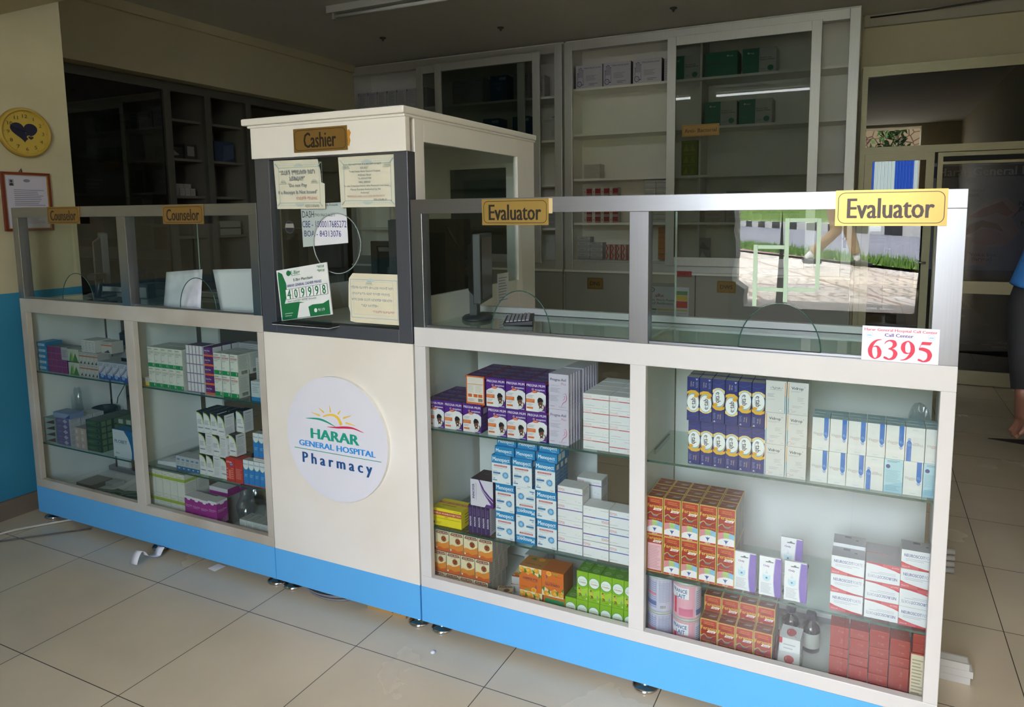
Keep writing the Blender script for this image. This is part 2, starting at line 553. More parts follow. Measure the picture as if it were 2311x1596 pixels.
b = MB(); b.box(1.75, 2.515, 4.467, 4.473, 0.115, 0.715, DGLASS); b.box(1.75, 2.515, 4.467, 4.473, 0.81, 1.70, glass_mat('#cfd1d6', 1.0, 'light tinted glass')); b.build('door_pane', d2)

# anatomy poster standing behind the glass
b = MB(); b.box(1.70, 2.58, 4.62, 4.635, 0.83, 1.72, card('#8f93b8'))
F = Face(b, (1.70, 4.62, 0.83), (1, 0, 0), (0, 0, 1), 0.88, 0.89)
F.rect(0, 0.87, 1, 0.97, '#1d2450'); F.rect(0, 0, 1, 0.06, '#141c52')
F.text('Harar General Hospital', 0.52, 0.92, 0.96, '#c8cce0', 0.02)
F.poly([(0.30, 0.55), (0.42, 0.66), (0.56, 0.70), (0.66, 0.60), (0.62, 0.5), (0.68, 0.4), (0.6, 0.28), (0.46, 0.26), (0.44, 0.1), (0.2, 0.1), (0.26, 0.35)], '#c09aa8')
F.poly([(0.28, 0.52), (0.4, 0.6), (0.54, 0.66), (0.62, 0.56), (0.58, 0.53), (0.5, 0.56), (0.4, 0.52)], '#9c3038')
F.poly([(0.26, 0.36), (0.3, 0.46), (0.4, 0.5), (0.52, 0.46), (0.56, 0.4), (0.5, 0.42), (0.4, 0.44), (0.32, 0.38)], '#8c2a34')
F.ell(0.43, 0.35, 0.12, 0.07, '#b87a88'); F.poly([(0.2, 0.1), (0.28, 0.1), (0.34, 0.34), (0.26, 0.36)], '#a05a66')
F.text('Frontal', 0.33, 0.76, 0.14, '#1a1a22', 0.01); F.text('sinus', 0.31, 0.72, 0.10, '#1a1a22', 0.01)
F.text('Nasal', 0.72, 0.64, 0.12, '#1a1a22', 0.01); F.text('passage', 0.75, 0.60, 0.17, '#1a1a22', 0.01)
F.text('Nostril', 0.76, 0.47, 0.15, '#1a1a22', 0.01); F.text('Voice box', 0.42, 0.20, 0.20, '#1a1a22', 0.01); F.text('(larynx)', 0.41, 0.16, 0.15, '#1a1a22', 0.01)
F.band([(0.62, 0.52), (0.70, 0.63)], 0.004, '#1a1a22'); F.band([(0.36, 0.70), (0.40, 0.66)], 0.004, '#1a1a22'); F.band([(0.30, 0.22), (0.33, 0.20)], 0.004, '#1a1a22')
tag(b.build('poster'), 'hospital wall poster showing a nose and throat in section behind the glass', 'poster')

# ================================================================ street outside (seen mirrored in the glass)
def ground(name, pts, z, col, **k):
    b = MB(); b.raw([(x, y, z) for x, y in pts], [tuple(range(len(pts)))], M(col, **k)); return struct(b, name)
def ydir(x, x0, y0, x1, y1):
    return y0 + (y1 - y0) * (x - x0) / (x1 - x0)
XL, XR = -34.0, 16.0
def strip_line(p0, p1):
    return lambda x: ydir(x, *p0, *p1)
LR = strip_line((-1.06, -11.07), (1.79, -6.74))     # red track edge
LG = strip_line((-1.25, -12.3), (1.80, -7.15))      # verge edge
def paving_mat():
    m = bpy.data.materials.new('patterned terrace tiles')
    m.use_nodes = True
    nt = m.node_tree; b = nt.nodes['Principled BSDF']
    tc = nt.nodes.new('ShaderNodeTexCoord'); mp = nt.nodes.new('ShaderNodeMapping'); mp.inputs['Rotation'].default_value = (0, 0, 0.35)
    br = nt.nodes.new('ShaderNodeTexBrick'); br.offset = 0
    br.inputs['Scale'].default_value = 1; br.inputs['Brick Width'].default_value = 0.9; br.inputs['Row Height'].default_value = 0.9
    br.inputs['Mortar Size'].default_value = 0.02
    br.inputs['Color1'].default_value = lin('#d8d2c4'); br.inputs['Color2'].default_value = lin('#cfc2a8'); br.inputs['Mortar'].default_value = lin('#a07d58')
    wv = nt.nodes.new('ShaderNodeTexWave'); wv.inputs['Scale'].default_value = 3.0; wv.inputs['Distortion'].default_value = 9.0; wv.inputs['Detail'].default_value = 1
    rp = nt.nodes.new('ShaderNodeValToRGB'); rp.color_ramp.elements[0].position = 0.05; rp.color_ramp.elements[1].position = 0.22
    rp.color_ramp.elements[0].color = lin('#8e8a80'); rp.color_ramp.elements[1].color = (1, 1, 1, 1)
    mx = nt.nodes.new('ShaderNodeMix'); mx.data_type = 'RGBA'; mx.blend_type = 'MULTIPLY'; mx.inputs[0].default_value = 0.8
    L = nt.links.new
    L(tc.outputs['Object'], mp.inputs[0]); L(mp.outputs[0], br.inputs[0]); L(mp.outputs[0], wv.inputs[0]); L(wv.outputs[1], rp.inputs[0])
    L(br.outputs[0], mx.inputs[6]); L(rp.outputs[0], mx.inputs[7]); L(mx.outputs[2], b.inputs['Base Color'])
    b.inputs['Roughness'].default_value = 0.6
    return m
XA, XB = -7.0, 4.2
b = MB(); b.raw([(XA, -3.75, 0.68), (XA, LR(XA), 0.68), (XB, LR(XB), 0.68), (XB, -3.75, 0.68)], [(0, 1, 2, 3)], paving_mat()); struct(b, 'pavement')
ground('sidewalk_track', [(XA, LR(XA)), (XA, LG(XA)), (XB, LG(XB)), (XB, LR(XB))], 0.675, '#a1787a', rough=0.8)
LV = strip_line((-1.80, -15.1), (1.85, -8.0))
ground('verge_soil', [(XA, LG(XA)), (XA, LV(XA)), (XB, LV(XB)), (XB, LG(XB))], 0.67, '#7c8a4a', rough=0.9, noise=0.25, scale=5)
ground('road', [(-40, -70), (40, -70), (40, -1), (XB, LV(XB)), (XA, LV(XA)), (-40, -30)], 0.64, '#7d8088', rough=0.85, noise=0.08, scale=3)
# grass blades along the verge
b = MB(); gr = random.Random(11); GM = [M('#6f9a3a', rough=0.7, noise=0.15), M('#8db04e', rough=0.7, noise=0.15), M('#55802e', rough=0.7, noise=0.15)]
for i in range(2600):
    x = gr.uniform(-2.2, 2.1); t = gr.random()
    y = LG(x) * (1 - t) + LV(x) * t
    h = gr.uniform(0.04, 0.17); a = gr.uniform(0, 6.28); w = 0.012
    dx, dy = math.cos(a), math.sin(a); lx, ly = gr.uniform(-.05, .05), gr.uniform(-.05, .05)
    b.face([(x - dx * w, y - dy * w, 0.665), (x + dx * w, y + dy * w, 0.665), (x + lx, y + ly, 0.665 + h)], GM[i % 3])
tag(b.build('grass'), 'green grass tufts growing along the edge of the road', 'grass', kind='stuff')
# far kerb, painted black and white
b = MB(); KW = M('#d5d2c8', rough=0.8, noise=0.12, scale=6); KB = M('#2b2b2d', rough=0.8, noise=0.1)
n = 22
for i in range(n):
    t0, t1 = i / n, (i + 1) / n
    A = Vector((-6.6, -41.0)); B_ = Vector((3.5, -18.2))
    p = A.lerp(B_, t0); q = A.lerp(B_, t1); d = (B_ - A).normalized(); nn = Vector((d.y, -d.x)) * 0.4
    mat = KW if i % 2 else KB
    vv = [(p.x, p.y), (q.x, q.y), (q.x + nn.x, q.y + nn.y), (p.x + nn.x, p.y + nn.y)]
    P8 = [(x, y, 0.64) for x, y in vv] + [(x, y, 0.94) for x, y in vv]
    b.raw(P8, [(4, 5, 6, 7), (0, 1, 5, 4), (1, 2, 6, 5), (2, 3, 7, 6), (3, 0, 4, 7)], mat)
struct(b, 'kerb')
ground('verge_far', [(-40, -70), (40, -70), (40, 10), (3.9, -18.0), (-6.2, -41.0), (-40, -69)], 0.90, '#6d8a3e', rough=0.9, noise=0.3, scale=2)
b = MB(); b.raw([(-40, -52, 2.3), (40, -52, 2.3), (40, -43, 2.2), (-40, -43, 2.2), (40, -20, 0.92), (3.9, -18.2, 0.92), (-6.4, -41.2, 0.92), (-40, -42, 0.92)], [(0, 1, 2, 3), (3, 2, 4, 5, 6, 7)], M('#6d8a3e', rough=0.9, noise=0.3, scale=2)); struct(b, 'hill_bank')
# corrugated blue and white fence across the road
b = MB(); FB = M('#2a57c4', rough=0.45, noise=0.05); FW = M('#d4d9da', rough=0.45, noise=0.05)
x = -6.0; i = 0
while x < 9.0:
    wdt = 1.15 if i % 2 else 1.3
    k = 6
    for j in range(k):
        xa = x + wdt * j / k; xb = x + wdt * (j + 1) / k; xm = (xa + xb) / 2
        mat = FB if i % 2 else FW
        for (u, yu, v_, yv) in ((xa, -44.0, xm - .04, -44.0), (xm - .04, -44.0, xm, -43.93), (xm, -43.93, xb - .03, -43.93), (xb - .03, -43.93, xb, -44.0)):
            b.face([(u, yu, 2.1), (v_, yv, 2.1), (v_, yv, 5.2), (u, yu, 5.2)], mat)
    x += wdt; i += 1
tag(b.build('corrugated_fence'), 'blue and white corrugated sheet fence across the road, mirrored in the door', 'fence')
# rubble stone wall and bushes beyond
b = MB()
def stone_mat():
    m = bpy.data.materials.new('rubble stone')
    m.use_nodes = True
    nt = m.node_tree; bs = nt.nodes['Principled BSDF']
    tc = nt.nodes.new('ShaderNodeTexCoord'); vo = nt.nodes.new('ShaderNodeTexVoronoi'); vo.feature = 'DISTANCE_TO_EDGE'; vo.inputs['Scale'].default_value = 1.6
    rp = nt.nodes.new('ShaderNodeValToRGB'); rp.color_ramp.elements[0].position = 0.02; rp.color_ramp.elements[1].position = 0.06
    rp.color_ramp.elements[0].color = lin('#5e4a38'); rp.color_ramp.elements[1].color = lin('#b99a78')
    nt.links.new(tc.outputs['Object'], vo.inputs[0]); nt.links.new(vo.outputs[0], rp.inputs[0]); nt.links.new(rp.outputs[0], bs.inputs['Base Color'])
    bs.inputs['Roughness'].default_value = 0.9
    return m
b.box(-16, 18, -50.4, -50, 0.9, 10.2, stone_mat()); struct(b, 'wall_street_stone')
LEAF = [M('#3d5a2a', rough=0.8, noise=0.3, scale=4), M('#567a38', rough=0.8, noise=0.3, scale=4), M('#2c4420', rough=0.8, noise=0.3, scale=4)]
def bush(cx, cy, r, h, seed, label):
    rr = random.Random(seed); b = MB()
    for i in range(420):
        a = rr.uniform(0, 6.28); t = rr.random() ** 0.5; zz = rr.random()
        rad = r * t * math.sin(math.pi * (0.2 + 0.75 * zz))
        p = Vector((cx + rad * math.cos(a), cy + rad * math.sin(a), 1.0 + h * zz))
        s = rr.uniform(0.2, 0.45); d = Vector((rr.uniform(-1, 1), rr.uniform(-1, 1), rr.uniform(-1, 1))).normalized(); e = d.orthogonal().normalized()
        b.face([p - d * s, p + e * s * 0.4, p + d * s, p - e * s * 0.4], LEAF[i % 3])
    root = empty('bush', (cx, cy, 0.9), label, 'bush', 'bushes beyond the fence')
    part(b, 'foliage', root)
    t = MB(); t.tube([(cx, cy, 0.9), (cx + 0.05, cy, 1.0 + h * 0.6)], [0.09, 0.04], M('#5a4632', rough=0.9)); part(t, 'stem', root)
for i, (x, y, r, h) in enumerate([(-4.6, -46.6, 1.7, 7.4), (-0.9, -47.0, 1.6, 8.6), (2.3, -47.0, 1.5, 8.2), (6.4, -46.8, 1.2, 6.4), (9.6, -47.2, 1.8, 8.4)]):
    bush(x, y, r, h, 30 + i, ['tall dark bush at the far end of the corrugated fence', 'tallest leafy bush mirrored in the transom window', 'leafy bush close beside the bare stone wall stretch', 'low bush just past the bare stone wall', 'broad bush at the near end of the fence'][i])
b = BEAM; struct(b, 'trim_ceiling_beam')

# ceiling bits
root = empty('fluorescent_fixture', (-2.05, 2.45, CEIL), 'unlit white fluorescent batten hanging under the dark grey ceiling', 'light')
b = MB(); b.box(-2.40, -1.15, 2.38, 2.44, CEIL - 0.05, CEIL, M('#b9b9b4', rough=0.5)); part(b, 'batten', root)
b = MB(); b.tube([(-2.34, 2.41, CEIL - 0.075), (-1.2, 2.41, CEIL - 0.075)], 0.013, M('#d5d8d6', rough=0.3)); part(b, 'lamp_tube', root)
for x in (-2.35, -1.2):
    b = MB(); b.box(x - 0.01, x + 0.01, 2.395, 2.425, CEIL - 0.095, CEIL - 0.05, M('#9a9a96')); part(b, 'lamp_holder', root)
FILL_TUBE = bpy.data.materials.new('added fill light tube')  # glow shared by the added battens only
FILL_TUBE.use_nodes = True
FILL_TUBE.node_tree.nodes['Principled BSDF'].inputs['Emission Color'].default_value = (0.93, 0.98, 1.0, 1)
FILL_TUBE.node_tree.nodes['Principled BSDF'].inputs['Emission Strength'].default_value = 2.3
for i, (x0, lb) in enumerate(((-2.05, 'added lit fluorescent batten over the counselor side of the staff aisle'), (-0.55, 'added lit fluorescent batten over the evaluator side of the staff aisle'))):  # assumed battens, added out of view to brighten the back of the shop
    root = empty('fluorescent_fixture', (x0 + 0.62, 0.95, CEIL), lb, 'light', 'added lit battens over the staff aisle')
    b = MB(); b.box(x0, x0 + 1.24, 0.92, 0.98, CEIL - 0.05, CEIL, M('#b9b9b4', rough=0.5)); part(b, 'batten', root)
    b = MB(); b.tube([(x0 + 0.03, 0.95, CEIL - 0.085), (x0 + 1.21, 0.95, CEIL - 0.085)], 0.014, FILL_TUBE); part(b, 'lamp_tube', root)
    for x in (x0 + 0.02, x0 + 1.22):
        b = MB(); b.box(x - 0.01, x + 0.01, 0.935, 0.965, CEIL - 0.105, CEIL - 0.05, M('#9a9a96')); part(b, 'lamp_holder', root)
root = empty('fluorescent_fixture', (1.9, 5.4, CEIL), 'added lit batten, unseen in the room behind the glazed partition', 'light')  # unseen batten added so the poster behind the glass gets light
b = MB(); b.box(1.3, 2.5, 5.37, 5.43, CEIL - 0.05, CEIL, M('#b9b9b4', rough=0.5)); part(b, 'batten', root)
b = MB(); b.tube([(1.33, 5.4, CEIL - 0.085), (2.47, 5.4, CEIL - 0.085)], 0.014, FILL_TUBE); part(b, 'lamp_tube', root)
for i, (x, y) in enumerate([(-1.54, 3.47), (-0.13, 3.57), (-2.6, 3.3)]):
    b = MB(); b.lathe([(0.028, 0), (0.028, -0.006), (0.012, -0.014), (0.006, -0.03)][::-1], x, y, M('#4c4a46', rough=0.6), n=14, z0=CEIL)
    tag(b.build('ceiling_hook'), ['small grey ceiling hook above the seam between the wall cabinets', 'small grey ceiling hook above the glove boxes', 'small grey ceiling hook nearest the lintel'][i], 'hook', 'ceiling hooks')
b = MB(); b.tube([(1.2, 4.44, 2.845), (1.6, 4.43, 2.85), (1.9, 4.40, 2.86), (2.5, 4.30, 2.862)], 0.006, BLACK)
tag(b.build('ceiling_cable'), 'thin dark cable running along the ceiling above the glazed partition', 'cable')
# ================================================================ counters
ZB0, ZB1, ZO0, ZO1, ZR, ZT0, ZT = 0.034, 0.153, 0.19, 0.941, 1.0, 1.348, 1.39
DEP = 0.36
SHELF = (0.672, 0.345)
FLOORZ = 0.118

RAIL = M('#b9bcbc', rough=0.45, metal=0.2, noise=0.08, scale=6, name='dull aluminium rail')
def arch_pane(b, x0, x1, z0, z1, y0, y1, cx, rx, rz, mat):
    """glass pane with a round-topped pass-through cut in its lower edge"""
    arc = [(cx + rx * math.cos(math.radians(180 - a)), z0 + rz * math.sin(math.radians(a))) for a in range(0, 181, 12)]
    L = [(x0, z0)] + [p for p in arc if p[0] <= cx + 1e-6] + [(cx, z1), (x0, z1)]
    R = [p for p in arc if p[0] >= cx - 1e-6] + [(x1, z0), (x1, z1), (cx, z1)]
    for P in (L, R):
        n = len(P)
        vv = [(x, y0, z) for x, z in P] + [(x, y1, z) for x, z in P]
        b.raw(vv, [tuple(range(n)), tuple(range(2 * n - 1, n - 1, -1))], mat)

def cut_edge(b, cx, rx, rz, z0, y, r=0.0016, a0=0, a1=180, mat=None):
    b.tube([(cx + rx * math.cos(math.radians(a)), y, z0 + rz * math.sin(math.radians(a))) for a in range(a0, a1 + 1, 6)], r, mat or EDGE, n=6)

def leg(parent, x, y=0.040):
    b = MB(); b.lathe([(0.036, 0), (0.038, 0.004), (0.034, 0.009), (0.020, 0.013), (0.017, 0.018), (0.017, ZB0 + 0.002)], x, y, CHROME, n=24)
    return part(b, 'leg', parent)

def counter(label, X0, X1, bays, gaps, legs, arches, end_post, wmat=WHITE, dvx=None):
    root = empty('display_counter', ((X0 + X1) / 2, 0, 0), label, 'counter')
    frame = MB()
    W = wmat
    # face frame
    xs = [X0] + [v for q in bays for v in q] + [X1]
    for i in range(0, len(xs), 2):
        frame.box(xs[i], xs[i + 1], 0, 0.022, ZO0, ZO1, W)
    frame.box(X0, X1, 0, 0.022, ZO1, ZR, W)
    frame.box(X0, X1, 0, 0.022, ZB1, ZO0, W)
    part(frame, 'face_frame', root, 0.0015)
    k = MB(); k.box(X0, X1, 0.0, 0.02, ZB0, ZB1, BLUEK); part(k, 'kick_panel', root)
    c = MB()
    c.box(X0, X0 + 0.004, 0.0225, DEP, ZB0, 0.985, W, dict(x1=INNER)); c.box(X1 - 0.004, X1, 0.0225, DEP, ZB0, 0.985, W, dict(x0=INNER))
    c.box(X0 + 0.004, X1 - 0.004, 0.0225, DEP, FLOORZ - 0.016, FLOORZ - 0.002, INNER)
    c.box(dvx[0], dvx[1], 0.0225, DEP - 0.04, FLOORZ, 0.985, INNER)
    inner = [(X0 + 0.0045, dvx[0] - 0.0005), (dvx[1] + 0.0005, X1 - 0.0045)]
    c.box(X0 + 0.004, X1 - 0.004, DEP - 0.035, DEP, 0.935, 0.985, RAIL)
    c.box(X0 + 0.004, X1 - 0.004, DEP - 0.016, DEP + 0.006, 0.998, 1.018, RAIL)
    c.box(X0 + 0.004, X1 - 0.004, DEP - 0.035, DEP, FLOORZ, FLOORZ + 0.02, ALUH)
    part(c, 'carcass', root)
    # sliding back doors
    for (a, b_, y) in gaps:
        d = MB(); d.box(a, b_, y, y + 0.01, FLOORZ + 0.02, 0.935, INNER); 
        dd = part(d, 'sliding_back_door', root)
    # lower glass, shelves, brackets
    for (a, b_), (lo, hi) in zip(bays, inner):
        g = MB(); g.box(a - 0.004, b_ + 0.004, 0.023, 0.027, ZO0 - 0.01, ZO1 + 0.01, GLASS); part(g, 'display_glass', root)
        for z in SHELF:
            s = MB(); s.box(lo, hi, 0.034, 0.32, z - 0.006, z, GLASSG, dict(y0=EDGE))
            part(s, 'glass_shelf', root)
            for x in (lo - 0.0003, hi - 0.0077):
                h = MB(); h.box(x, x + 0.006 if x < (lo + hi) / 2 else x + 0.008, 0.14, 0.30, z - 0.020, z - 0.0065, ALU)
                part(h, 'shelf_bracket', root)
    # upper aluminium frame
    f = MB()
    f.box(X0, X1, 0.0, 0.04, ZT0, ZT, ALUH)
    f.box(X0, X0 + 0.04, 0, 0.04, ZR, ZT0, ALU); f.box(X1 - end_post, X1, 0, 0.04, ZR, ZT0, ALU)
    mid = (bays[0][1] + bays[1][0]) / 2
    f.box(mid - 0.026, mid + 0.026, 0, 0.04, ZR, ZT0, ALU)
    f.box(X0 + 0.04, mid - 0.026, 0.012, 0.03, ZR, ZR + 0.006, ALUH); f.box(mid + 0.026, X1 - end_post, 0.012, 0.03, ZR, ZR + 0.006, ALUH)
    part(f, 'aluminium_frame', root, 0.0012)
    lights = [(X0 + 0.04, mid - 0.026), (mid + 0.026, X1 - end_post)]
    for (a, b_), ar in zip(lights, arches):
        p = MB(); arch_pane(p, a - 0.004, b_ + 0.004, ZR + 0.002, ZT0 + 0.004, 0.018, 0.022, ar[0], ar[1], ar[2], GLASS)
        po = part(p, 'window_pane', root)
        e = MB(); cut_edge(e, ar[0], ar[1], ar[2], ZR + 0.002, 0.02); eo = e.build('cut_edge'); eo.parent = po
    w = MB(); w.box(X0 + 0.003, X1 - 0.003, 0.0455, DEP, 0.989, 0.9965, GLASSG, dict(y1=EDGE)); part(w, 'glass_worktop', root)
    dv = MB(); dv.box(mid - 0.003, mid + 0.003, 0.045, DEP - 0.02, ZR, ZT0, GLASS, dict(y1=M('#b9c9c4', rough=0.2, name='polished glass edge'))); part(dv, 'glass_divider', root)
    for x in legs:
        leg(root, x)
    return root

LC = counter('white display counter under two windows for counselors, beside the blue wall', -2.07, -0.635,
             [(-2.03, -1.381), (-1.328, -0.664)], [(-2.02, -1.93, 0.34), (-1.372, -1.267, 0.34)],
             [-2.03, -1.308, -0.668], [(-1.69, 0.103, 0.115), (-0.977, 0.096, 0.118)], 0.04, GRIMY, (-1.381, -1.376))
DEP = 0.41
RC = counter('brightly lit white display counter under two windows for evaluators, nearest the street door', 0.003, 1.456,
             [(0.043, 0.700), (0.744, 1.425)], [(0.03, 0.479, 0.34), (0.73, 1.067, 0.382), (1.05, 1.44, 0.37)],
             [0.055, 0.74, 1.41], [(0.3625, 0.095, 0.122), (1.075, 0.097, 0.119)], 0.056, WHITE, (0.713, 0.729))

# grey back wall of the counselor counter's first bay
# ---------------------------------------------------------------- cashier booth
bx0, bx1, bd = -0.632, -0.003, 0.88
root = empty('cashier_booth', ((bx0 + bx1) / 2, 0, 0), 'tall cream cashier booth with a glazed window and round hospital emblem below', 'booth')
b = MB(); b.box(bx0, bx1, 0.0, 0.018, ZB1, 0.945, M('#e3e0d9', rough=0.38, noise=0.2, scale=2.4, col2='#d8d2c4', name='faintly stained cream panel')); part(b, 'front_panel', root, 0.001)
b = MB(); b.box(bx0, bx1, 0.0, 0.018, ZB0, ZB1, BLUEK); part(b, 'kick_panel', root)
for x0, x1 in ((bx0, bx0 + 0.02), (bx1 - 0.02, bx1)):
    b = MB()
    b.box(x0, x1, 0.0405, 0.09, 0.945, 1.64, CREAMW); b.box(x0, x1, 0.73, bd, ZB0, 1.64, CREAMW)
    b.box(x0, x1, 0.09, 0.73, 1.57, 1.64, CREAMW); b.box(x0, x1, 0.09, 0.73, ZB0, 1.083, CREAMW)
    b.box(x0, x1, 0.0185, 0.09, ZB0, 0.945, CREAMW)
    po = part(b, 'side_panel', root, 0.0012)
    xm = (x0 + x1) / 2
    g = MB(); g.box(xm - 0.002, xm + 0.002, 0.088, 0.732, 1.081, 1.572, GLASS); part(g, 'side_glass', root)
b = MB(); b.box(bx0 - 0.003, bx1 + 0.002, -0.008, 0.014, 1.536, 1.637, CREAMW); part(b, 'fascia', root, 0.001)
b = MB()
# cornice with a stepped profile on the front and the two sides, closed roof
b.box(bx0 - 0.012, bx1 + 0.004, -0.014, bd + 0.01, 1.637, 1.646, CREAMW)
b.box(bx0 - 0.03, bx1 + 0.006, -0.022, bd + 0.015, 1.646, 1.668, CREAMW)
part(b, 'cornice_roof', root, 0.004)
b = MB()
b.box(bx0, -0.568, 0, 0.04, 0.945, 1.536, ALUD); b.box(-0.0535, bx1, 0, 0.04, 0.945, 1.536, ALUD)
b.box(-0.568, -0.0535, 0, 0.04, 0.945, 0.987, ALUD); b.box(-0.568, -0.0535, 0, 0.04, 1.532, 1.536, ALUD)
part(b, 'window_frame', root, 0.0012)
# pane with a round speaking hole
b = MB()
hx, hz, hr, y0, y1 = -0.305, 1.254, 0.0985, 0.016, 0.020
wx0, wx1, wz0, wz1 = -0.5685, -0.053, 0.987, 1.532
arcL = [(hx + hr * math.cos(math.radians(a)), hz + hr * math.sin(math.radians(a))) for a in range(90, 271, 10)]
arcR = [(hx + hr * math.cos(math.radians(a)), hz + hr * math.sin(math.radians(a))) for a in range(-90, 91, 10)]
for P in ([(wx0, wz0), (hx, wz0)] + arcL[::-1] + [(hx, wz1), (wx0, wz1)], [(hx, wz0), (wx1, wz0), (wx1, wz1), (hx, wz1)] + arcR[::-1]):
    n = len(P)
    b.raw([(x, y0, z) for x, z in P] + [(x, y1, z) for x, z in P], [tuple(range(n)), tuple(range(2 * n - 1, n - 1, -1))], GLASS)
po = part(b, 'window_pane', root)
e = MB(); cut_edge(e, hx, hr, hr, hz, 0.018, a0=0, a1=360, mat=M('#a9b4b0', rough=0.2, name='ground glass edge')); eo = e.build('cut_edge'); eo.parent = po
b = MB(); b.box(bx0 + 0.021, bx1 - 0.021, 0.0405, 0.55, 0.955, 0.983, CREAMW); part(b, 'desk', root)
b = MB(); b.box(bx0 + 0.021, -0.412, bd - 0.02, bd, 0.985, 1.635, CREAMW); b.box(-0.124, bx1 - 0.021, bd - 0.02, bd, 0.985, 1.635, CREAMW)
b.box(-0.412, -0.124, bd - 0.02, bd, 1.54, 1.635, CREAMW); b.box(-0.412, -0.124, bd - 0.02, bd, 0.985, 1.0, CREAMW); part(b, 'rear_frame', root)
b = MB(); b.box(bx0 + 0.021, bx1 - 0.021, bd - 0.03, bd - 0.005, 0.3, 0.985, INNER); part(b, 'rear_panel', root)
for x in (-0.590, -0.035):
    leg(root, x, 0.040)
for x in (-0.590, -0.035):
    leg(root, x, 0.80)
BOOTH = root
# ================================================================ signs and notices
def plate(name, x0, x1, z0, z1, y, label, words, base, ink, wfrac, group=None, bold=0.012, hs=1.0, th=0.003, rim=True, inner=None):
    b = MB(); b.box(x0, x1, y - th, y, z0, z1, base)
    F = Face(b, (x0, y - th, z0), (1, 0, 0), (0, 0, 1), x1 - x0, z1 - z0)
    if rim:
        w, h = x1 - x0, z1 - z0; r = 0.18 * h; e = 0.006
        pts = []
        for cx, cz, a0 in ((w - e - r, h - e - r, 0), (e + r, h - e - r, 90), (e + r, e + r, 180), (w - e - r, e + r, 270)):
            pts += [((cx + r * math.cos(math.radians(a0 + a))) / w, (cz + r * math.sin(math.radians(a0 + a))) / h) for a in range(0, 91, 15)]
        F.band(pts + [pts[0]], 0.0016 / w, ink)
    F.text(words, 0.5, 0.5, wfrac, ink, bold, hs=hs)
    return tag(b.build(name), label, 'sign', group)

INK = '#241c14'
plate('door_plate', 0.255, 0.465, 1.313, 1.3865, -0.001, 'pale brass evaluator sign plate on the top rail nearest the cashier booth', 'Evaluator', GOLD, INK, 0.78, 'evaluator plates', 0.03, 1.45)
plate('door_plate', 1.193, 1.418, 1.310, 1.391, -0.001, 'shining brass evaluator sign plate at the street end of the top rail', 'Evaluator', GOLD, '#3a2418', 0.77, 'evaluator plates', 0.03, 1.4)
b = MB(); b.box(0.465, 0.476, -0.0015, -0.0003, 1.345, 1.3865, M('#cdb98a', rough=0.5)); tag(b.build('tape_strip'), 'strip of old yellowed tape at the edge of the evaluator plate by the booth', 'tape')
plate('door_plate', -0.440, -0.2205, 1.5485, 1.6235, -0.009, 'dark bronze cashier sign plate on the fascia of the booth', 'Cashier', GOLDD, INK, 0.60, None, 0.03, 1.6)
b = MB()
F = Face(b, (-0.2205, -0.0085, 1.545), (1, 0, 0), (0, 0, 1), 0.014, 0.07)
F.poly([(0, 0.25), (0.4, 0.2), (0.8, 0.45), (0.6, 0.6), (1, 0.8), (0.5, 0.95), (0, 0.9)], M('#c08a35', rough=0.5, noise=0.2, scale=60))
tag(b.build('glue_stain'), 'orange glue stain beside the bronze cashier plate', 'stain')
plate('door_plate', -1.809, -1.600, 1.3205, 1.390, -0.001, 'bronze counselor sign plate on the rail nearest the clock wall', 'Counselor', GOLDD, INK, 0.80, 'counselor plates', 0.03, 1.5)
plate('door_plate', -1.105, -0.891, 1.319, 1.3865, -0.001, 'bronze counselor sign plate on the rail next to the cashier booth', 'Counselor', GOLDD, INK, 0.80, 'counselor plates', 0.03, 1.5)
plate('cabinet_plate', -0.170, 0.133, 1.970, 2.064, 4.0525, 'brass antibacterial shelf sign stuck on the sliding glass of the tall cabinet', 'Anti- Bacterial', GOLDD, INK, 0.86, None, 0.01)
plate('cabinet_plate', -1.022, -0.870, 0.675, 0.778, 4.086, 'small brass DNS sign plate on a lower cupboard door', 'DNS', GOLDD, INK, 0.62, 'fluid cupboard plates')
plate('cabinet_plate', 0.134, 0.287, 0.687, 0.786, 4.086, 'small brass DWS sign plate on a lower cupboard door', 'DWS', GOLDD, INK, 0.66, 'fluid cupboard plates')

# emblem disc on the booth
b = MB()
cx, cz, R_ = -0.316, 0.601, 0.214
b.prism([(cx + R_ * math.cos(2 * math.pi * i / 72), cz + R_ * math.sin(2 * math.pi * i / 72)) for i in range(72)], -0.013, -0.0002, M('#d9dae2', rough=0.4, noise=0.03), CREAMW)
F = Face(b, (cx - R_, -0.013, cz - R_), (1, 0, 0), (0, 0, 1), 2 * R_, 2 * R_)
TEAL, RED_, YEL, BLU, NAVY = '#1f9a80', '#d0264f', '#e9bf45', '#2f8fd8', '#1c4f86'
def bz(p, n=10):
    o = []
    m = len(p) - 1
    for k in range(m):
        a = p[max(0, k - 1)]; b_ = p[k]; c_ = p[k + 1]; d = p[min(m, k + 2)]
        for i in range(n):
            t = i / n
            o.append(tuple(0.5 * ((2 * b_[j]) + (-a[j] + c_[j]) * t + (2 * a[j] - 5 * b_[j] + 4 * c_[j] - d[j]) * t * t + (-a[j] + 3 * b_[j] - 3 * c_[j] + d[j]) * t ** 3) for j in (0, 1)))
    return o + [p[-1]]
def taper(n, w, a=0.1, p=1.0):
    return [w * (a + (1 - a) * math.sin(math.pi * (i / (n - 1)) ** p)) for i in range(n)]
q = bz([(0.201, 0.64), (0.32, 0.648), (0.404, 0.638), (0.507, 0.604)]); F.band(q, taper(len(q), 0.017), TEAL)
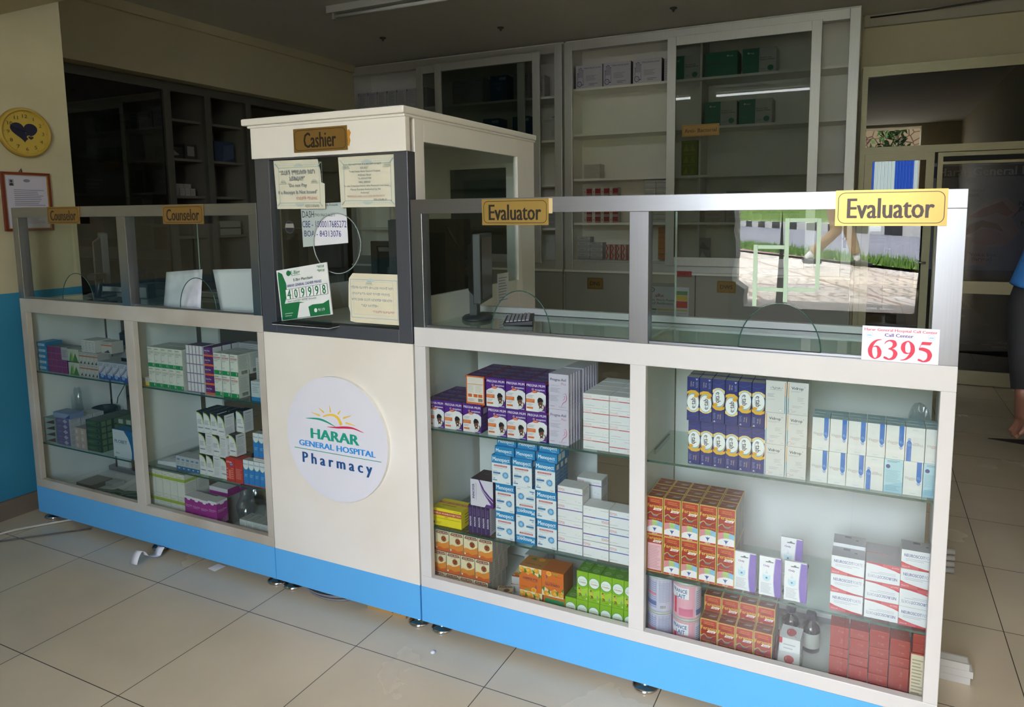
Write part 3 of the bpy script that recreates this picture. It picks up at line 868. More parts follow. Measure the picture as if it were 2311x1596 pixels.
q = bz([(0.418, 0.595), (0.511, 0.601), (0.6, 0.612), (0.68, 0.614), (0.778, 0.592)]); F.band(q, taper(len(q), 0.018), RED_)
q = bz([(0.381, 0.673), (0.424, 0.689), (0.483, 0.697), (0.531, 0.678), (0.563, 0.627)]); F.band(q, [0.008 + 0.022 * (i / (len(q) - 1)) for i in range(len(q))], YEL)
for a, c_ in (((0.261, 0.694), (0.352, 0.678)), ((0.338, 0.742), (0.395, 0.706)), ((0.452, 0.771), (0.46, 0.716)), ((0.561, 0.744), (0.533, 0.709)), ((0.665, 0.713), (0.582, 0.684)), ((0.704, 0.639), (0.605, 0.650))):
    q = [(a[0] + (c_[0] - a[0]) * i / 6, a[1] + (c_[1] - a[1]) * i / 6) for i in range(7)]
    F.band(q, [0.002 + 0.014 * (i / 6) ** 0.8 * (1 if i < 6 else 0.7) for i in range(7)], YEL)
F.text('HARAR', 0.49, 0.526, 0.65, TEAL, 0.045, h=0.083)
F.text('GENERAL HOSPITAL', 0.503, 0.435, 0.885, BLU, 0.04, h=0.047)
F.rect(0.07, 0.383, 0.937, 0.388, TEAL)
F.text('P h a r m a c y', 0.50, 0.318, 0.69, NAVY, 0.04, h=0.088)
tag(b.build('emblem_disc'), 'round white hospital pharmacy emblem on the front of the cashier booth', 'sign')

# hotline card, with drawn numerals
b = MB(); b.box(1.261, 1.417, -0.004, -0.0005, 1.001, 1.081, card('#e4e3f2'))
F = Face(b, (1.261, -0.004, 1.001), (1, 0, 0), (0, 0, 1), 0.156, 0.080)
CR = '#d5334e'
F.text('Harar General Hospital Call Center', 0.5, 0.905, 0.94, CR, 0.02, h=0.075)
F.text('Call Center', 0.485, 0.765, 0.37, '#3a2f7c', 0.02, h=0.095)
for x, y in ((0.095, 0.75), (0.90, 0.765)):
    F.ell(x, y, 0.045, 0.088, '#8fc0de'); F.ell(x, y, 0.041, 0.08, '#e4e3f2'); F.rect(x - 0.028, y - 0.03, x + 0.028, y - 0.002, '#86bfe2'); F.band([(x - .02, y + .02), (x, y + .04), (x + .02, y + .02)], 0.006, '#e6cf9a')
def num(pts, ws):
    q = bz(pts, 8); n = len(q); W = []
    for i in range(n):
        t = i / (n - 1) * (len(ws) - 1); k = min(int(t), len(ws) - 2); W.append(ws[k] + (ws[k + 1] - ws[k]) * (t - k))
    F.band(q, W, CR)
num([(0.266, 0.628), (0.20, 0.595), (0.145, 0.49), (0.115, 0.33), (0.125, 0.17), (0.165, 0.075), (0.20, 0.075), (0.235, 0.16), (0.238, 0.28), (0.215, 0.40), (0.178, 0.42), (0.14, 0.385)], [0.004, 0.022, 0.045, 0.058, 0.052, 0.02, 0.016, 0.05, 0.058, 0.035, 0.014, 0.004])
num([(0.302, 0.50), (0.325, 0.57), (0.37, 0.61), (0.425, 0.575), (0.435, 0.49), (0.405, 0.41), (0.352, 0.37)], [0.004, 0.015, 0.02, 0.05, 0.056, 0.03, 0.004])
num([(0.352, 0.37), (0.415, 0.345), (0.448, 0.25), (0.425, 0.12), (0.37, 0.07), (0.325, 0.10), (0.298, 0.125)], [0.006, 0.035, 0.06, 0.045, 0.02, 0.035, 0.026])
num([(0.513, 0.065), (0.58, 0.10), (0.635, 0.20), (0.668, 0.34), (0.662, 0.50), (0.625, 0.605), (0.59, 0.61), (0.553, 0.53), (0.545, 0.41), (0.568, 0.30), (0.61, 0.275), (0.65, 0.31)], [0.004, 0.022, 0.045, 0.058, 0.052, 0.02, 0.016, 0.05, 0.058, 0.035, 0.014, 0.004])
F.poly([(0.785, 0.632), (0.912, 0.632), (0.888, 0.545), (0.770, 0.545)], CR)
F.poly([(0.785, 0.632), (0.793, 0.632), (0.756, 0.45), (0.741, 0.40)], CR)
num([(0.748, 0.42), (0.80, 0.42), (0.862, 0.37), (0.888, 0.26), (0.868, 0.13), (0.815, 0.075), (0.77, 0.10), (0.742, 0.125)], [0.03, 0.05, 0.055, 0.06, 0.045, 0.02, 0.03, 0.026])
tag(b.build('hotline_card'), 'white call center card with big red numerals 6395 on the counter glass', 'sign')

PAPER = M('#d6d3bf', rough=0.7, noise=0.05, scale=12, name='aged paper')
WPAPER = M('#dfe0e6', rough=0.7, noise=0.02, scale=12, name='white paper')
def notice(name, outline, y, label, mat, draw, cat='notice', group='notices on the booth glass', th=0.0006):
    xs = [p[0] for p in outline]; zs = [p[1] for p in outline]
    x0, x1, z0, z1 = min(xs), max(xs), min(zs), max(zs)
    b = MB(); b.prism(outline, y - th, y, mat)
    F = Face(b, (x0, y - th, z0), (1, 0, 0), (0, 0, 1), x1 - x0, z1 - z0)
    draw(F)
    return tag(b.build(name), label, cat, group)
GB = '#9fb7b4'
def cert_border(F):
    F.border(0.04, 0.05, 0.96, 0.93, 0.004, '#b9c8c0'); F.border(0.09, 0.12, 0.91, 0.85, 0.01, GB)
    F.ell(0.5, 0.86, 0.09, 0.06, '#b4c4bd', a0=0, a1=180); F.ell(0.5, 0.11, 0.09, 0.06, '#b4c4bd', a0=180, a1=360)
    for i in range(22):
        F.ell(0.12 + 0.76 * i / 21, 0.89, 0.012, 0.012, '#bccac3', n=8); F.ell(0.12 + 0.76 * i / 21, 0.085, 0.012, 0.012, '#bccac3', n=8)
    for (xa, ya, xb, yb) in ((0.04, 0.93, 0.1, 0.85), (0.96, 0.93, 0.9, 0.85), (0.04, 0.05, 0.1, 0.12), (0.96, 0.05, 0.9, 0.12)):
        F.band([(xa, ya), (xb, yb)], 0.012, GB)
def tiny_logo(F, x, y):
    F.band([(x - .04, y + .035), (x, y + .05), (x + .04, y + .035)], 0.004, '#93a69c'); F.text('HARAR', x, y + 0.01, 0.11, '#8b9c92', 0.02); F.rect(x - .07, y - .025, x + .07, y - .018, '#9aa8a2')
SL = '#76828c'
def d1(F):
    cert_border(F)
    F.text('“ደረሰኝ የማይሰጡ ከሆነ', 0.48, 0.745, 0.70, SL, 0.02, h=0.085); F.text('አይከፈሉ!!!”', 0.48, 0.62, 0.31, SL, 0.02, h=0.085)
    F.text('"Do not Pay', 0.48, 0.485, 0.37, SL, 0.015); F.text('If a Receipt Is Not Issued"', 0.48, 0.345, 0.78, SL, 0.015)
    F.text('የገቢዎች ሚኒስቴር', 0.66, 0.215, 0.42, '#c48f88', 0.015); F.text('0251130690', 0.76, 0.06, 0.27, '#6d736f', 0.005)
    tiny_logo(F, 0.20, 0.54); tiny_logo(F, 0.82, 0.54)
def d2(F):
    cert_border(F)
    F.text('DO NOT PAY IF A RECEIPT IS NOT', 0.48, 0.835, 0.56, SL, 0.01); F.text('ISSUED"', 0.47, 0.765, 0.14, SL, 0.01)
    F.text('Trade Name Harar General Hospital', 0.47, 0.70, 0.54, SL, 0.008); F.text('Address Harar', 0.47, 0.63, 0.23, SL, 0.008)
    F.text('Tin 0005677789', 0.47, 0.56, 0.23, SL, 0.008); F.text('MRC 000265', 0.47, 0.49, 0.20, SL, 0.008)
    F.text('"In case of machine failure, sales Personnel must Issue', 0.49, 0.42, 0.78, SL, 0.008); F.text('Manual Receipts Authorized by the', 0.48, 0.35, 0.52, SL, 0.008); F.text('Authority"', 0.47, 0.285, 0.15, SL, 0.008)
    F.text('"REVENUES AND CUSTOMS AUTHORITY', 0.48, 0.215, 0.66, '#c79a94', 0.012); F.text('025-133-88-30', 0.73, 0.145, 0.22, '#7d8482', 0.008)
    tiny_logo(F, 0.15, 0.78); tiny_logo(F, 0.86, 0.79)
notice('notice', [(-0.552, 1.368), (-0.343, 1.367), (-0.341, 1.448), (-0.355, 1.452), (-0.357, 1.49), (-0.366, 1.527), (-0.559, 1.529)], 0.0145, 'torn cream receipt notice at the upper corner of the booth glass, large lettering', PAPER, d1)
notice('notice', [(-0.276, 1.37), (-0.0545, 1.37), (-0.055, 1.5305), (-0.281, 1.5295)], 0.0145, 'cream tax notice in small print hanging below the fascia, beside the torn one', PAPER, d2)
AM = '#8a9aa6'
def d4(F):
    F.border(0.05, 0.10, 0.95, 0.88, 0.008, '#8fb0c4'); F.border(0.10, 0.17, 0.87, 0.84, 0.004, '#a9c2cc')
    F.ell(0.45, 0.84, 0.07, 0.06, '#b8c9c8', a0=0, a1=180)
    F.text('“የሽያጭ ሰራተኞች መሳሪያው የተበላሸ ከሆነ', 0.46, 0.715, 0.82, AM, 0.012); F.text('በባለሥልጣኑ ፍቃድ የታተመ ተከታታይ', 0.45, 0.595, 0.72, AM, 0.012)
    F.text('ቁጥር ያለው ደረሰኝ ለደንበኛው የመስጠት', 0.46, 0.475, 0.78, AM, 0.012); F.text('ግዴታ አለባቸው።', 0.42, 0.355, 0.33, AM, 0.012); F.text('“የገቢዎች ባለሥልጣን”', 0.68, 0.24, 0.42, '#c08a8c', 0.012)
    tiny_logo(F, 0.42, 0.80)
notice('notice', [(-0.257, 1.002), (-0.235, 0.9985), (-0.056, 0.9985), (-0.0545, 1.0), (-0.055, 1.156), (-0.056, 1.159), (-0.24, 1.159), (-0.256, 1.142), (-0.259, 1.12), (-0.262, 1.05), (-0.256, 1.03)], 0.0145, 'worn cream notice with rounded corners propped low on the booth sill', M('#d9d3b8', rough=0.7, noise=0.08, scale=12), d4)
HB = '#2c2f86'
def d3(F):
    F.text('HGH Dashen Drug Account', 0.5, 0.955, 0.62, '#3c3f4a', 0.0); F.rect(0.18, 0.925, 0.82, 0.93, '#3c3f4a')
    F.text('DASH', 0.16, 0.74, 0.26, '#191b2c', 0.0, hs=1.5); F.text('7901966346211', 0.52, 0.72, 0.44, '#3c3f4a', 0.005)
    F.text('CBE - 1000017685272', 0.5, 0.52, 0.96, HB, 0.0, hs=1.5); F.text('BOA - 84313076', 0.46, 0.31, 0.80, HB, 0.0, hs=1.25)
notice('notice', [(-0.456, 1.240), (-0.263, 1.256), (-0.266, 1.388), (-0.459, 1.381)], 0.0258, 'white sheet with blue handwritten account numbers behind the booth glass', WPAPER, d3)
b = MB(); F = Face(b, (-0.523, 0.0152, 1.286), (1, 0, 0), (0, 0, 1), 0.042, 0.042); F.ell(0.5, 0.5, 0.5, 0.5, '#55585c'); F.ell(0.5, 0.5, 0.46, 0.46, '#24272b'); F.poly([(0.04, 0.45), (0.96, 0.45), (0.9, 0.78), (0.1, 0.78)], '#8d8d88')
tag(b.build('sticker'), 'small round sticker on the booth glass beside the handwritten sheet', 'sticker')

# merchant code stand on the booth sill
root = empty('display_stand', (-0.43, -0.012, 0.985), 'green and white mobile money stand with merchant number on the booth sill', 'display stand')
b = MB(); b.box(-0.535, -0.29, -0.052, -0.001, 0.985, 0.990, BLACK); b.box(-0.535, -0.29, -0.052, -0.001, 0.9835, 0.985, M('#d8d8d6', rough=0.3)); part(b, 'base', root)
b = MB()
v0, v1 = Vector((-0.525, -0.018, 0.991)), Vector((-0.551, -0.006, 1.160))
up_ = (v1 - v0); hh = up_.length; up_.normalize(); uu = Vector((1, 0, 0.012)).normalized(); nn = uu.cross(up_).normalized(); uu = up_.cross(nn).normalized()
ww = 0.222
A = [v0, v0 + uu * ww, v0 + uu * ww + up_ * hh, v0 + up_ * hh]
b.raw(A + [p - nn * 0.004 for p in A], [(0, 1, 2, 3), (7, 6, 5, 4), (0, 4, 5, 1), (1, 5, 6, 2), (2, 6, 7, 3), (3, 7, 4, 0)], card('#e3e6e4'))
F = Face(b, v0, uu, up_, ww, hh)
GRN = '#1f7344'
F.poly([(0.02, 0.01), (0.30, 0.01), (0.30, 0.20), (0.24, 0.30), (0.10, 0.33), (0.17, 0.5), (0.17, 0.72), (0.11, 0.92), (0.03, 0.97), (0.02, 0.9)], GRN)
F.poly([(0.02, 0.01), (0.97, 0.01), (0.97, 0.29), (0.85, 0.235), (0.65, 0.24), (0.54, 0.20), (0.50, 0.30), (0.38, 0.33), (0.2, 0.33), (0.02, 0.32)], GRN)
F.poly([(0.32, 0.02), (0.40, 0.30), (0.55, 0.30), (0.58, 0.02)], '#e3e6e4')
F.ell(0.24, 0.91, 0.045, 0.055, GRN); F.text('E-Birr', 0.38, 0.91, 0.19, GRN, 0.02); F.rect(0.29, 0.85, 0.47, 0.857, GRN)
F.text('*602#', 0.88, 0.945, 0.14, GRN, 0.02); F.text('*841#', 0.88, 0.865, 0.14, GRN, 0.02)
F.text('E-Birr Merchant', 0.52, 0.765, 0.38, '#23462f', 0.02); F.text('HARAR GENERAL CASHIER MAHLE', 0.53, 0.665, 0.68, '#33387e', 0.018, hs=1.3)
for i, ch in enumerate('409998'):
    x0 = 0.145 + i * 0.139
    F.rect(x0, 0.40, x0 + 0.136, 0.60, '#2c3a32'); F.rect(x0 + 0.005, 0.406, x0 + 0.131, 0.594, '#eef0ee'); F.text(ch, x0 + 0.068, 0.50, 0.062 if ch != '4' else 0.07, GRN, 0.025, hs=1.35)
F.rect(0.18, 0.335, 0.75, 0.385, '#e3e6e4'); F.text('Short Code*602* 409998* Amount#', 0.46, 0.362, 0.56, '#3c4f43', 0.012)
F.text('9119', 0.82, 0.12, 0.12, '#e3e6e4', 0.02); F.ell(0.71, 0.12, 0.03, 0.04, '#e3e6e4')
F.lines(0.10, 0.06, 0.26, 0.15, 2, '#9fc0ab', rag=0.2)
part(b, 'card', root)
b = MB(); b.box(-0.531, -0.298, -0.031, -0.027, 0.990, 1.006, glass_mat('#eef4f2', 1.0)); part(b, 'acrylic_lip', root)

# strips of green masking tape on the inside of the evaluator glass
TAPE = M('#a9c2a8', rough=0.6, noise=0.06, scale=20)
for i, (x0, x1, z0, z1, lb) in enumerate([
        (1.010, 1.020, 1.112, 1.264, 'upright strip of pale green tape nearest the divider, reaching the arch'),
        (1.0205, 1.0815, 1.254, 1.263, 'short level strip of pale green tape at mid height'),
        (1.082, 1.092, 1.125, 1.328, 'long upright middle strip of pale green tape on the glass'),
        (1.0925, 1.1535, 1.319, 1.328, 'level strip of pale green tape just under the top rail'),
        (1.154, 1.163, 1.158, 1.327, 'upright strip of pale green tape nearest the evaluator plate'),
        (1.0205, 1.0815, 1.150, 1.159, 'low level strip of pale green tape on the divider side'),
        (1.0925, 1.1535, 1.152, 1.161, 'low level strip of pale green tape on the plate side')]):
    b = MB(); b.box(x0, x1, 0.0168, 0.0178, z0, z1, TAPE); tag(b.build('tape_strip'), lb, 'tape', 'green tape strips on the evaluator glass')

# ================================================================ left wall: clock and certificate
root = empty('wall_clock', (-2.2, 0.150, 1.727), 'round yellow wall clock with a dark heart in the middle', 'clock')
YC = M('#a98c34', rough=0.45, noise=0.05); YF = card('#b39a40'); HN = card('#1d1c34')
b = MB(); b.lathe([(0.109, 0), (0.109, 0.018), (0.101, 0.026), (0.094, 0.020), (0.094, 0.016)], 0.150, 1.727, YC, n=48, z0=-2.2, axis='x'); part(b, 'case', root)
b = MB()
F = Face(b, (-2.1835, 0.150 - 0.094, 1.727 - 0.094), (0, 1, 0), (0, 0, 1), 0.188, 0.188)
F.ell(0.5, 0.5, 0.499, 0.499, YF, n=48)
for h in range(1, 13):
    a = math.radians(90 - 30 * h)
    F.text(str(h), 0.5 + 0.385 * math.cos(a), 0.5 + 0.385 * math.sin(a), 1.0, '#4a3a16', 0.0, h=0.082); F.ell(0.5 + 0.47 * math.cos(a), 0.5 + 0.47 * math.sin(a), 0.008, 0.008, '#3a2e14', n=8)
def heart(F, x, y, s, col, sy=1.0):
    F.poly([(x + s * 16 * math.sin(t) ** 3 / 16, y + sy * s * (13 * math.cos(t) - 5 * math.cos(2 * t) - 2 * math.cos(3 * t) - math.cos(4 * t)) / 16) for t in [2 * math.pi * i / 40 for i in range(40)]][::-1], col)
part(b, 'dial', root)
b = MB(); F = Face(b, (-2.1825, 0.150 - 0.094, 1.727 - 0.094), (0, 1, 0), (0, 0, 1), 0.188, 0.188)
heart(F, 0.46, 0.53, 0.30, HN, 0.85); heart(F, 0.60, 0.385, 0.09, YF, 0.8); heart(F, 0.60, 0.385, 0.06, HN, 0.8); F.ell(0.5, 0.5, 0.01, 0.01, '#e8e4d0', n=10)
part(b, 'heart', root)
b = MB(); b.tube([(-2.178, 0.150, 1.727), (-2.178, 0.085, 1.758)], 0.0014, BLACK); part(b, 'hour_hand', root)

root = empty('certificate_frame', (-2.2, 0.137, 1.42), 'framed certificate with red and gold moulding on the wall under the clock', 'picture frame')
b = MB()
FRED = M('#6d2f22', rough=0.35, noise=0.1); FG = M('#b3883a', rough=0.35, metal=0.5)
for (y0, y1, z0, z1) in ((0.036, 0.046, 1.288, 1.55), (0.228, 0.238, 1.288, 1.55), (0.046, 0.228, 1.54, 1.55), (0.046, 0.228, 1.288, 1.298)):
    b.box(-2.2, -2.186, y0, y1, z0, z1, FRED)
for (y0, y1, z0, z1) in ((0.046, 0.049, 1.298, 1.54), (0.225, 0.228, 1.298, 1.54), (0.049, 0.225, 1.537, 1.54), (0.049, 0.225, 1.298, 1.301)):
    b.box(-2.2, -2.188, y0, y1, z0, z1, FG)
part(b, 'moulding', root)
b = MB(); b.box(-2.1995, -2.194, 0.049, 0.225, 1.301, 1.537, card('#b9b5c4'))
F = Face(b, (-2.194, 0.049, 1.301), (0, 1, 0), (0, 0, 1), 0.176, 0.236)
F.rect(0.10, 0.80, 0.22, 0.92, '#8d8c95'); F.ell(0.16, 0.885, 0.03, 0.025, '#2b2b30', n=12); F.poly([(0.11, 0.80), (0.21, 0.80), (0.19, 0.85), (0.13, 0.85)], '#2b2b30')
F.ell(0.52, 0.90, 0.08, 0.03, '#77757f', n=20); F.lines(0.2, 0.42, 0.95, 0.74, 9, '#6d6b76', 0.3); F.lines(0.15, 0.08, 0.9, 0.38, 10, '#85838d', 0.25)
part(b, 'certificate', root)
b = MB(); b.tube([(-2.198, 0.115, 1.552), (-2.19, 0.12, 1.566), (-2.198, 0.125, 1.552)], 0.002, FRED); part(b, 'hanging_loop', root)

# ================================================================ equipment behind the glass
def monitor(loc, rz, label, w=0.36, h=0.225, base=0.08, group='computer monitors'):
    """screen in the local xz plane, facing -y"""
    root = empty('computer_monitor', loc, label, 'monitor', group, rz)
    def loc_part(b, n):
        o = b.build(n, root); return o
    b = MB(); b.lathe([(base, 0), (base, 0.006), (base - 0.008, 0.012), (0.03, 0.016)], 0, 0.02, DGREY, n=32); o = loc_part(b, 'base'); o.scale = (1.0, 0.72, 1)
    b = MB(); b.box(-0.026, 0.026, 0.012, 0.036, 0.012, 0.16, DGREY); loc_part(b, 'neck')
    b = MB(); b.box(-w / 2, w / 2, -0.018, 0.008, 0.06, 0.06 + h, DGREY)
    b.raw([(-w * .38, 0.008, 0.08), (w * .38, 0.008, 0.08), (w * .38, 0.008, 0.04 + h), (-w * .38, 0.008, 0.04 + h), (-w * .26, 0.034, 0.10), (w * .26, 0.034, 0.10), (w * .26, 0.034, 0.02 + h), (-w * .26, 0.034, 0.02 + h)],
          [(4, 7, 6, 5), (0, 4, 5, 1), (1, 5, 6, 2), (2, 6, 7, 3), (3, 7, 4, 0)], BLACK)
    o = loc_part(b, 'housing'); md = o.modifiers.new('edge', 'BEVEL'); md.width = 0.003; md.segments = 2
    b = MB(); b.box(-w / 2 + 0.012, w / 2 - 0.012, -0.0195, -0.018, 0.074, 0.06 + h - 0.012, M('#0c0e12', rough=0.12, noise=0.02)); loc_part(b, 'screen')
    return root
monitor((0.105, 0.245, 0.9975), math.radians(108), 'dark flat monitor seen edge-on behind the evaluator glass', 0.19, 0.225, base=0.072)
monitor((-1.82, 0.22, 0.9975), math.radians(150), 'dark monitor seen from behind at the counselor window by the wall', 0.24, 0.22)
monitor((-0.80, 0.30, 0.9975), math.radians(172), 'bulky dark monitor beside the cashier booth, behind the tall white sheet', 0.20, 0.24)
monitor((-0.40, 0.47, 0.9836), math.radians(178), 'dark monitor inside the cashier booth under the handwritten sheet', 0.26, 0.2)

def keyboard(loc, rz, label, w=0.22, d=0.085):
    root = empty('keyboard', loc, label, 'keyboard', None, rz)
    b = MB(); b.raw([(-w / 2, 0, 0), (w / 2, 0, 0), (w / 2, d, 0), (-w / 2, d, 0), (-w / 2, 0, 0.009), (w / 2, 0, 0.009), (w / 2, d, 0.016), (-w / 2, d, 0.016)],
                    [(0, 3, 2, 1), (4, 5, 6, 7), (0, 1, 5, 4), (1, 2, 6, 5), (2, 3, 7, 6), (3, 0, 4, 7)], BLACK)
    o = b.build('body', root); md = o.modifiers.new('edge', 'BEVEL'); md.width = 0.002
    b = MB(); K = M('#2c2e31', rough=0.35, noise=0.04)
    rows = [14, 14, 13, 12, 9, 15]
    for r, n in enumerate(rows):
        y0 = 0.008 + r * 0.0125; z = 0.0095 + 0.007 * (y0 + .005) / d
        for i in range(n):
            x0 = -w / 2 + 0.006 + i * (w - 0.012) / n; x1 = x0 + (w - 0.012) / n - 0.0022
            b.raw([(x0, y0, z - .002), (x1, y0, z - .002), (x1, y0 + .0105, z - .001), (x0, y0 + .0105, z - .001), (x0 + .001, y0 + .001, z + .003), (x1 - .001, y0 + .001, z + .003), (x1 - .001, y0 + .0095, z + .0035), (x0 + .001, y0 + .0095, z + .0035)],
                  [(4, 5, 6, 7), (0, 1, 5, 4), (1, 2, 6, 5), (2, 3, 7, 6), (3, 0, 4, 7)], K)
    b.build('keys', root)
    b = MB(); 
    for x in (-w / 2 + 0.02, w / 2 - 0.02): b.box(x - 0.008, x + 0.008, d - 0.012, d - 0.006, -0.0003, 0.002, BLACK)
    b.build('foot', root)
    return root
keyboard((0.206, 0.217, 0.9975), math.radians(-66), 'black keyboard lying end-on beside the edge-on monitor behind the evaluator glass', 0.17, 0.094)

# computer tower inside the booth
root = empty('computer_tower', (-0.25, 0.40, 0.983), 'tall black computer tower standing in the booth next to the evaluator side', 'computer')
b = MB(); b.box(-0.17, -0.06, 0.12, 0.46, 0.984, 1.33, BLACK); part(b, 'case', root, 0.004)
b = MB(); b.box(-0.168, -0.062, 0.112, 0.1195, 0.986, 1.328, DGREY)
F = Face(b, (-0.168, 0.112, 0.986), (1, 0, 0), (0, 0, 1), 0.106, 0.342); F.text('DELL', 0.3, 0.35, 0.26, '#5a5d62', 0.03, rot=90)
F.rect(0.62, 0.1, 0.9, 0.48, '#222427'); F.rect(0.65, 0.14, 0.87, 0.44, '#2c2f33')
part(b, 'front_bezel', root)
b = MB(); b.tube([(-0.058, 0.30, 1.30), (-0.05, 0.36, 1.22), (-0.045, 0.42, 1.12), (-0.04, 0.50, 1.03), (-0.035, 0.52, 0.99)], 0.004, BLACK); b.lathe([(0.006, -0.012), (0.007, 0), (0.006, 0.012)], -0.0465, 0.40, BLACK, n=10, z0=1.17); part(b, 'cable', root)

# barcode scanners, mouse
def scanner(x, y, z, rz, label):
    root = empty('barcode_scanner', (x, y, z), label, 'barcode scanner', None, rz)
    b = MB(); b.tube([(0, 0, 0.012), (0, 0.015, 0.06), (0, 0.02, 0.09)], [0.013, 0.012, 0.014], BLACK, n=12); b.build('handle', root)
    b = MB(); b.box(-0.02, 0.02, -0.03, 0.045, 0.088, 0.115, BLACK); o = b.build('head', root); md = o.modifiers.new('edge', 'BEVEL'); md.width = 0.008; md.segments = 3
    b = MB(); b.lathe([(0.04, 0), (0.04, 0.006), (0.012, 0.014)], 0, 0, BLACK, n=20); b.build('base', root)
scanner(-1.665, 0.085, 0.9975, 0.4, 'black barcode scanner at the counselor window by the wall')
b = MB(); b.lathe([(0.03, 0), (0.031, 0.006), (0.024, 0.016), (0.01, 0.021)], 0, 0, BLACK, n=20); o = b.build('computer_mouse'); o.location = (-1.475, 0.10, 0.9975); o.scale = (0.8, 1.3, 1); tag(o, 'dark computer mouse with a red light at the counselor window', 'mouse')
b = MB(); b.box(-1.60, -1.52, 0.21, 0.30, 0.9975, 1.06, M('#3a3c40', rough=0.5)); b.box(-1.59, -1.53, 0.2095, 0.21, 1.0, 1.045, card('#8b8d90'))
tag(b.build('receipt_printer'), 'grey receipt printer box behind the counselor window by the wall', 'printer')
b = MB(); b.box(-1.62, -1.53, 0.05, 0.08, 0.9972, 1.0035, BLACK); tag(b.build('keyboard_tray'), 'low black keyboard lying below the counselor monitor by the wall', 'keyboard')

def sheet(name, pts, label, mat, nseg=8, bend=0.012):
    """upright loose sheet: pts bottom-left, bottom-right, top-right, top-left as (x, y, z)"""
    b = MB(); A = [Vector(p) for p in pts]; g = []
    for j in range(nseg + 1):
        v = j / nseg
        for i in range(nseg + 1):
            u = i / nseg
            p = A[0].lerp(A[1], u).lerp(A[3].lerp(A[2], u), v)
            p.y += bend * math.sin(math.pi * u) * (0.3 + 0.7 * v)
            g.append(p)
    m = nseg + 1
    f = [(j * m + i, j * m + i + 1, (j + 1) * m + i + 1, (j + 1) * m + i) for j in range(nseg) for i in range(nseg)]
    b.raw(g, f, mat, True)
    o = b.build(name); md = o.modifiers.new('paper', 'SOLIDIFY'); md.thickness = 0.0006
    return tag(o, label, 'paper', 'loose papers on the counselor counter')
sheet('paper_sheet', [(-0.902, 0.055, 0.999), (-0.722, 0.055, 0.999), (-0.720, 0.075, 1.157), (-0.946, 0.068, 1.148)], 'tall plain white sheet standing against the counselor glass by the booth', WPAPER)
o = sheet('paper_sheet', [(-1.215, 0.055, 0.999), (-1.015, 0.06, 0.999), (-1.023, 0.085, 1.146), (-1.213, 0.075, 1.131)], 'white sheet with faint blue marks leaning beside the pass-through arch', M('#c9cdd8', rough=0.7, noise=0.12, scale=25, col2='#d8dbe4'))
b = MB(); b.box(-1.26, -1.20, 0.14, 0.15, 0.9975, 1.12, card('#33378a')); b.box(-1.26, -1.20, 0.15, 0.19, 0.9975, 1.11, card('#3c3f78')); tag(b.build('box_file'), 'dark blue box file standing behind the marked sheet', 'file')
# papers through the booth side window
b = MB(); b.box(-0.0028, -0.0018, 0.55, 0.64, 1.0, 1.12, WPAPER)
F = Face(b, (-0.0018, 0.55, 1.0), (0, 1, 0), (0, 0, 1), 0.09, 0.12); F.lines(0.1, 0.1, 0.9, 0.9, 9, '#777c88', 0.25)
tag(b.build('price_list'), 'small white handwritten list taped to the side of the booth behind the evaluator glass', 'paper')
# ================================================================ cartons
def carton(name, w, h, d, side, front, top=None, topd=None, flip=False, sided=None, back=None):
    """one printed box: base at z=0, centred on x, front face at y=0 looking to -y; front/topd/sided draw on the faces"""
    w -= 0.0007; h -= 0.0003
    b = MB()
    b.box(-w / 2, w / 2, 0, d, 0, h, card(side), dict(z1=card(top or side)))
    F = Face(b, (-w / 2, 0, 0), (1, 0, 0), (0, 0, 1), w, h, flip)
    front(F)
    if topd and not flip:
        topd(Face(b, (-w / 2, 0, h), (1, 0, 0), (0, 1, 0), w, d))
    if sided:
        sided(Face(b, (w / 2, 0, 0), (0, 1, 0), (0, 0, 1), d, h, flip))
        sided(Face(b, (-w / 2, d, 0), (0, -1, 0), (0, 0, 1), d, h, flip))
    me = bpy.data.meshes.new(name)
    me.from_pydata(b.v, [], b.f)
    for m in b.mats: me.materials.append(m)
    me.polygons.foreach_set('material_index', b.m)
    me.update()
    return me
PR = random.Random(21)
def put(me, x, y, z, label, cat, group=None, rz=0.0, jit=True, name=None):
    o = bpy.data.objects.new(name or me.name, me)
    COL.objects.link(o)
    o.location = (x, y, z)
    o.rotation_euler = (0, 0, rz + (PR.uniform(-0.006, 0.006) if jit else 0))
    return tag(o, label, cat, group)

